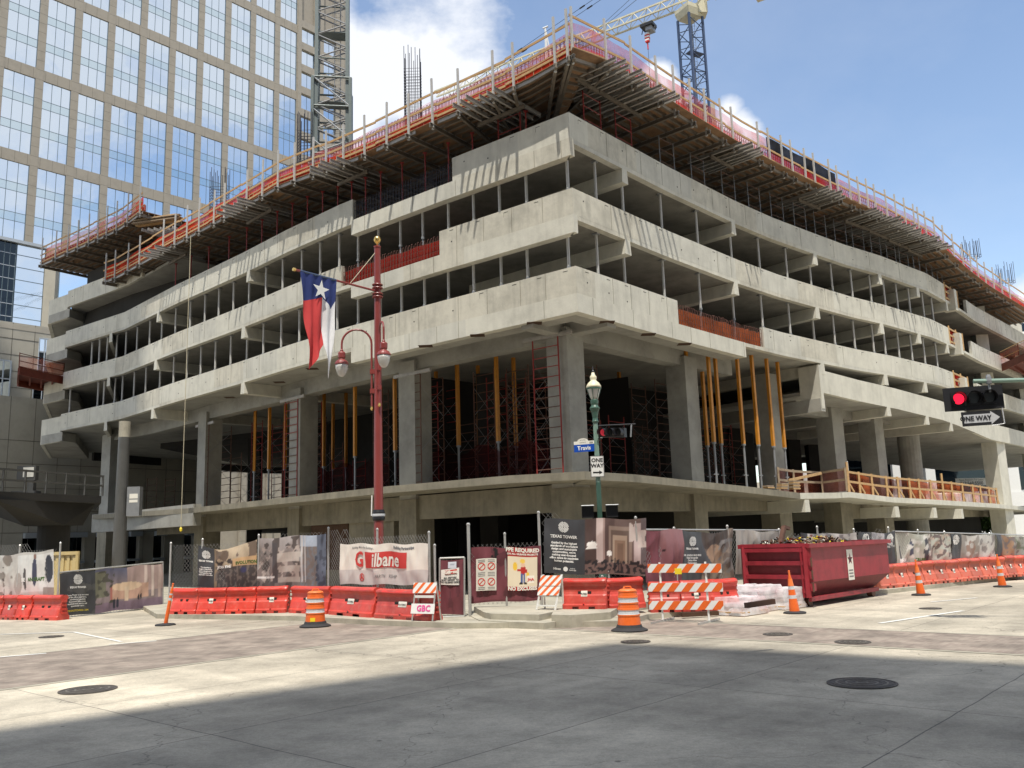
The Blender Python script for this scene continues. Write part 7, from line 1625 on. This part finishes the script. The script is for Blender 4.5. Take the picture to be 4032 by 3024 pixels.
for dx, nm_ in ((-.42, 'left'), (.42, 'right')):
    P = V((GX+dx, GY, zg(2350, 2012)-.03)); r = thing('pedestrian_signal', 'dark pedestrian signal box %s of the green post, half hidden by the fence' % nm_, 'pedestrian signal', tuple(P), 'pedestrian signals'); c = MB(); c.box(P.x-.2, P.y-.15, P.z-.2, P.x+.2, P.y+.1, P.z+.2, 'black'); c.build('housing', r)
    c = MB(); c.box(P.x-.23, P.y-.3, P.z+.2, P.x+.23, P.y-.14, P.z+.22, 'steel'); c.tube((P.x-.22, P.y-.15, P.z+.22), (P.x+.22, P.y-.15, P.z+.22), .02, 'steel', 6); c.build('visor', r)
P = dist(3768, 1571, 24.6); P2 = dist(3958, 1558, 24.8); rv = (P2-P); rv.normalize(); fwv = V((-.22, -1, -.0)).normalized(); fwv = (fwv-rv*fwv.dot(rv)).normalized()
Lw = (P2-P).length; O = P-rv*.19
O = dist(3744, 1573, 24.6)
sig = signal('traffic_signal', 'big horizontal traffic signal with lit red lamp hanging from the right arm', O, rv, fwv, 1.0, 'redlit', True)
armA = dist(3893, 1500, 24.6); armB = dist(4300, 1490, 25.2); ma = thing('signal_mast_arm', 'green signal mast arm entering from the right edge', 'mast arm', (armB.x, armB.y, 0)); c = MB(); c.tube(armA-(armB-armA).normalized()*.35, armB, .055, 'poleli', 10); c.build('arm', ma); c = MB(); c.tube((armB.x, armB.y, 0), (armB.x, armB.y, armB.z+1.2), .12, 'polegr', 12); c.build('pole', ma)
c = MB(); c.tube(armA+V((0, 0, .1)), armA+V((0, 0, -.28)), .03, 'steel', 8); c.lathe((armA.x, armA.y, armA.z), [(.07, -.07), (.08, 0), (.06, .1), (.04, .16)], 'steel', 10); c.build('hanger_clamp', ma)
o1 = thing('one_way_sign', 'black one way sign with white arrow under the hanging signal', 'sign', tuple(dist(3870, 1640, 24.6))); A = dist(3787, 1652, 24.5); B = dist(3945, 1641, 24.7); rt = (B-A).normalized(); upv = V((0, 0, 1)); upv = (upv-rt*upv.dot(rt)).normalized(); nn = rt.cross(upv); Ls = (B-A).length; mid = (A+B)/2
c = MB(); c.obox(mid, rt*(Ls/2), nn*.008, upv*.18, 'ink'); c.build('panel', o1); c = MB(); q = mid+nn*.012; h = Ls/2*.9
c.add([q+rt*a+upv*z for a, z in ((-h, -.105), (h*.5, -.105), (h*.5, -.165), (h, 0), (h*.5, .165), (h*.5, .105), (-h, .105))], [tuple(range(7))], 'silver'); c.build('arrow', o1); text('ONE WAY', .16, 'ink', q-rt*.14, rt, upv, o1, bold=.005, sx=.95)
c = MB(); c.tube(B+rt*.03+upv*.22, B+rt*.04-upv*.17, .014, 'silver', 6); c.tube(B+rt*.04-upv*.17, B-rt*.25-upv*.2, .012, 'silver', 6); c.build('bracket', o1)
# ------------------------------------------------------------------ left side things
q = dist(472, 2100, 45); P = V((q.x, q.y, 0)); zt_ = onv(492, 1660, P, P+V((1, 0, 0))).z
dp_ = thing('steel_street_pole', 'tall dark tapered steel pole, top coloured pale for sunlight, in front of the left end', 'pole', (P.x, P.y, .1)); tx = onv(492, 1660, P, P+V((1, 0, 0)))
c = MB(); c.tube(P+V((.0, 0, .1)), P+V((0, 0, zt_-.75)), .31, 'poled', 18, r2=.25); c.build('shaft', dp_); c = MB(); c.tube(P+V((0, 0, zt_-.75)), P+V((0, 0, zt_)), .25, 'walk', 18, r2=.26); c.build('sunlit_pale_top', dp_)  # top coloured pale in place of sunlight on it
zs = onv(520, 1990, P, P+V((1, 0, 0))).z; c = MB(); c.box(P.x+.36, P.y-.25, zs-.5, P.x+.95, P.y+.1, zs+.85, 'steel'); bx = c.build('control_cabinet', dp_); c = MB(); c.box(P.x+.48, P.y-.262, zs+.3, P.x+.87, P.y-.252, zs+.52, 'paper'); c.box(P.x+.48, P.y-.262, zs+.12, P.x+.87, P.y-.252, zs+.25, 'paper'); c.build('label', bx)
c = MB(); c.box(P.x+.27, P.y-.05, zs-.3, P.x+.37, P.y+.05, zs-.2, 'steel'); c.box(P.x+.27, P.y-.05, zs+.5, P.x+.37, P.y+.05, zs+.6, 'steel'); c.build('bracket', dp_)
ct = thing('shipping_container', 'cream corrugated container behind the low gate at left', 'container', tuple(dist(270, 2300, 43)))
p, q = dist(222, 2174, 43), dist(310, 2174, 42); zc_t = p.z; t = V((q.x-p.x, q.y-p.y, 0)); Lc = t.length; t.normalize(); n = V((q.x, q.y, 0)).normalized(); A = V((q.x, q.y, 0)); c = MB()
W0 = 2.44
c.obox(A-t*W0/2+n*3+V((0, 0, zc_t/2)), t*(W0/2-.05), n*3, V((0, 0, zc_t/2-.05)), 'tan')
for k in range(7): c.obox(A-t*(.25+k*.33)-n*.03+V((0, 0, zc_t/2)), t*.08, n*.03, V((0, 0, zc_t/2-.18)), 'tan')
c.build('corrugated_box', ct); c = MB()
for s in (.05, W0-.05): c.beam(A-t*s-n*.05, A-t*s-n*.05+V((0, 0, zc_t)), .12, .12, 'tan')
c.beam(A-n*.05+V((0, 0, zc_t-.06)), A-t*W0-n*.05+V((0, 0, zc_t-.06)), .12, .14, 'tan'); c.build('frame', ct); text('22G1', .13, 'ink', A-t*.1-n*.12+V((0, 0, zc_t*.62)), V((0, 0, -1)), t, ct)
# cantilevered slab on a round column at far left with site gear, its shade put into the colour
sl = thing('cantilever_platform', 'cantilevered concrete platform coloured dark for shade, on one round column at far left', 'concrete platform', tuple(dist(215, 2400, 52))); P = dist(212, 2100, 52); zc1 = dist(215, 1945, 50).z; zc0 = dist(215, 1975, 50).z
a, d = dist(-90, 1950, 47), dist(400, 1940, 52); a2, d2 = dist(-110, 1950, 58), dist(380, 1940, 60)
c = MB(); c.prism([tuple(a[:2]), tuple(d[:2]), tuple(d2[:2]), tuple(a2[:2])], zc0, zc1, 'concd'); c.build('slab', sl)
c = MB(); c.tube((P.x, P.y, 0), (P.x, P.y, zc0-.9), .78, 'concd', 20); c.build('round_column', sl)
c = MB(); vs = [(P.x-1.0, P.y-1, zc0-1.15), (P.x+1.0, P.y-1, zc0-1.15), (P.x+1.0, P.y+1, zc0-1.15), (P.x-1.0, P.y+1, zc0-1.15), (a.x+.5, a.y+.4, zc0), (d.x-.5, d.y+.4, zc0), (d2.x-.5, d2.y-.5, zc0), (a2.x+.5, a2.y-.5, zc0)]
c.add(vs, [(0, 3, 2, 1), (0, 1, 5, 4), (1, 2, 6, 5), (2, 3, 7, 6), (3, 0, 4, 7)], 'concd'); c.build('flared_beams', sl)
c = MB(); n_ = 6
for k in range(n_+1): g = a.lerp(d, k/n_); c.beam((g.x, g.y+.1, zc1), (g.x, g.y+.1, zc1+1.1), .08, .08, 'poled')
for h_ in (.55, 1.05): c.beam((a.x, a.y+.1, zc1+h_), (d.x, d.y+.1, zc1+h_), .05, .1, 'poled')
c.build('timber_rail', sl)
bk = thing('light_panel_trailer', 'grey panel box with pale notice standing on the far left platform', 'site equipment', tuple(dist(112, 1880, 51))); p, q = dist(68, 1835, 50), dist(160, 1892, 50); c = MB(); c.box(p.x, p.y, q.z, q.x, p.y+.3, p.z, 'poled'); c.build('panel_box', bk); c = MB(); c.box(p.x+.32, p.y-.03, q.z+.15, p.x+.85, p.y-.01, p.z-.08, 'paper'); c.build('notice', bk); c = MB(); c.beam((p.x+.7, p.y+.15, zc1), (p.x+.7, p.y+.15, q.z), .3, .3, 'poled'); c.beam((p.x-.1, p.y, zc1+.03), (q.x+.2, p.y, zc1+.03), .5, .2, 'poled'); c.build('stand', bk)  # box and stand coloured dark for the shade over the platform
# hoist rope with yellow hook
hp = hit(762, 1500, offset(OUT, -1.0))[0]; r = thing('hoist_rope', 'long thin pale rope hanging from the left roof deck', 'rope', (hp.x, hp.y, 2.2)); zt_ = 20.6; c = MB(); xb = onv(712, 2090, hp, hp+V((1, 0, 0))); xt = onv(770, 930, hp, hp+V((1, 0, 0))); c.tube((xb.x, hp.y, max(.6, xb.z)), (xb.x+.0, hp.y, zt_), .02, 'rope', 5); c.build('rope', r); c = MB(); c.lathe((xb.x, hp.y, xb.z), [(.02, -.05), (.08, 0), (.08, .12), (.02, .2)], 'yellow', 8); c.build('yellow_weight', r)
# ------------------------------------------------------------------ background right
wb = thing('white_building', 'white columned building seen through the open podium floor at right', 'building', (60, 130, 0)); A, B = dist(3250, 2100, 128), dist(4300, 2100, 140); t = V((B.x-A.x, B.y-A.y, 0)).normalized(); n = V((t.y, -t.x, 0)); n = n if n.y < 0 else -n
c = MB()
for x0, x1 in ((3330, 3358), (3532, 3562), (3662, 3690), (3690, 3700), (3990, 4032)):
    p, q = onv(x0, 2050, A, B), onv(x1, 2050, A, B); c = MB(); c.beam(((p.x+q.x)/2, (p.y+q.y)/2, 0), ((p.x+q.x)/2, (p.y+q.y)/2, 14), .8, (q-p).length, 'white', up=tuple(t)); c.build('column', wb)
c = MB(); c.beam((A.x, A.y, 5.4), (B.x, B.y, 5.4), 1, 2.2, 'white'); c.beam((A.x, A.y, 15), (B.x, B.y, 15), 1, 3, 'white'); c.build('floor_band', wb)
c = MB(); c.beam(V((A.x, A.y, 2.4))-n*1, V((B.x, B.y, 2.4))-n*1, .2, 4, 'glass'); c.beam(V((A.x, A.y, 10))-n*1, V((B.x, B.y, 10))-n*1, .2, 6.5, 'glassd'); c.build('glazing', wb)
lb_ = thing('leasing_banner', 'white leasing banner with phone number behind the podium rail at right', 'sign', tuple(dist(3820, 1900, 96))); p, q = dist(3764, 1913, 96), dist(3886, 1913, 98); zb1 = dist(3764, 1884, 96).z; t = V((q.x-p.x, q.y-p.y, 0)); Lb = t.length; t.normalize(); c = MB(); c.beam((p.x, p.y, (p.z+zb1)/2), (q.x, q.y, (p.z+zb1)/2), .05, zb1-p.z, 'white'); c.build('panel', lb_)
m0 = V(((p.x+q.x)/2, (p.y+q.y)/2, p.z)); text('713.568.5500', .46, 'grey', m0+V((0, -.1, (zb1-p.z)*.28)), t, V((0, 0, 1)), lb_, bold=.008); text('Now Available For Lease', .26, 'grey', m0+V((0, -.1, (zb1-p.z)*.78)), t, V((0, 0, 1)), lb_)
tr = thing('street_tree', 'small green street tree seen under the podium at right', 'tree', tuple(dist(3862, 2100, 105))); P = dist(3862, 2100, 105); zz = dist(3862, 2062, 105).z; c = MB(); c.tube((P.x, P.y, 0), (P.x, P.y, zz-.2), .16, 'bark', 8, r2=.09)
for k in range(6): a = k*1.05; c.tube((P.x, P.y, zz-1.2), (P.x+1.3*math.cos(a), P.y+1.3*math.sin(a), zz+.3), .05, 'bark', 5, r2=.02)
c.build('trunk', tr); c = MB(); q = random.Random(4)
for k in range(1400):
    a, bb, r_ = q.uniform(0, 6.28), q.uniform(-1, 1), q.uniform(.2, 1)**.5; cl = q.choice([(0, 0, 0), (1.0, .2, -.2), (-1.0, 0, -.3), (.3, -.6, .5), (-.4, .5, .3)]); s = math.sqrt(1-bb*bb); pos = V((P.x+cl[0]+1.0*r_*s*math.cos(a), P.y+cl[1]+1.0*r_*s*math.sin(a), zz+cl[2]+.75*r_*bb)); v1 = V((q.uniform(-1, 1), q.uniform(-1, 1), q.uniform(-1, 1))).normalized()*.13; v2 = v1.cross(V((q.random(), q.random(), 1))).normalized()*.09; c.quad(pos-v1-v2, pos+v1-v2, pos+v1+v2, pos-v1+v2, 'leaf')
c.build('crown', tr)
# far skyline so the horizon is closed between the buildings
for i, (x0, x1, D_, ytop, lab, m_) in enumerate(((3960, 4300, 240, 1180, 'pale distant block beyond the right street end', 'white'), (-700, -260, 160, 900, 'distant granite block beyond the left street end', 'gran'), (300, 1400, 330, 1900, 'low distant block behind the parking structure, left', 'granb'), (1400, 3300, 300, 1950, 'low distant block behind the parking structure, centre', 'granb'))):
    p, q = dist(x0, ytop, D_), dist(x1, ytop, D_); r = thing('distant_building', lab, 'building', tuple(p)); c = MB(); c.box(p.x, p.y, 0, q.x, p.y+30, p.z, m_); c.build('wall', r); c = MB(); z = 4
    while z < p.z-3: c.box(p.x+1, p.y-.1, z, q.x-1, p.y+.1, z+2, 'glassd'); z += 4
    c.build('window_bands', r)
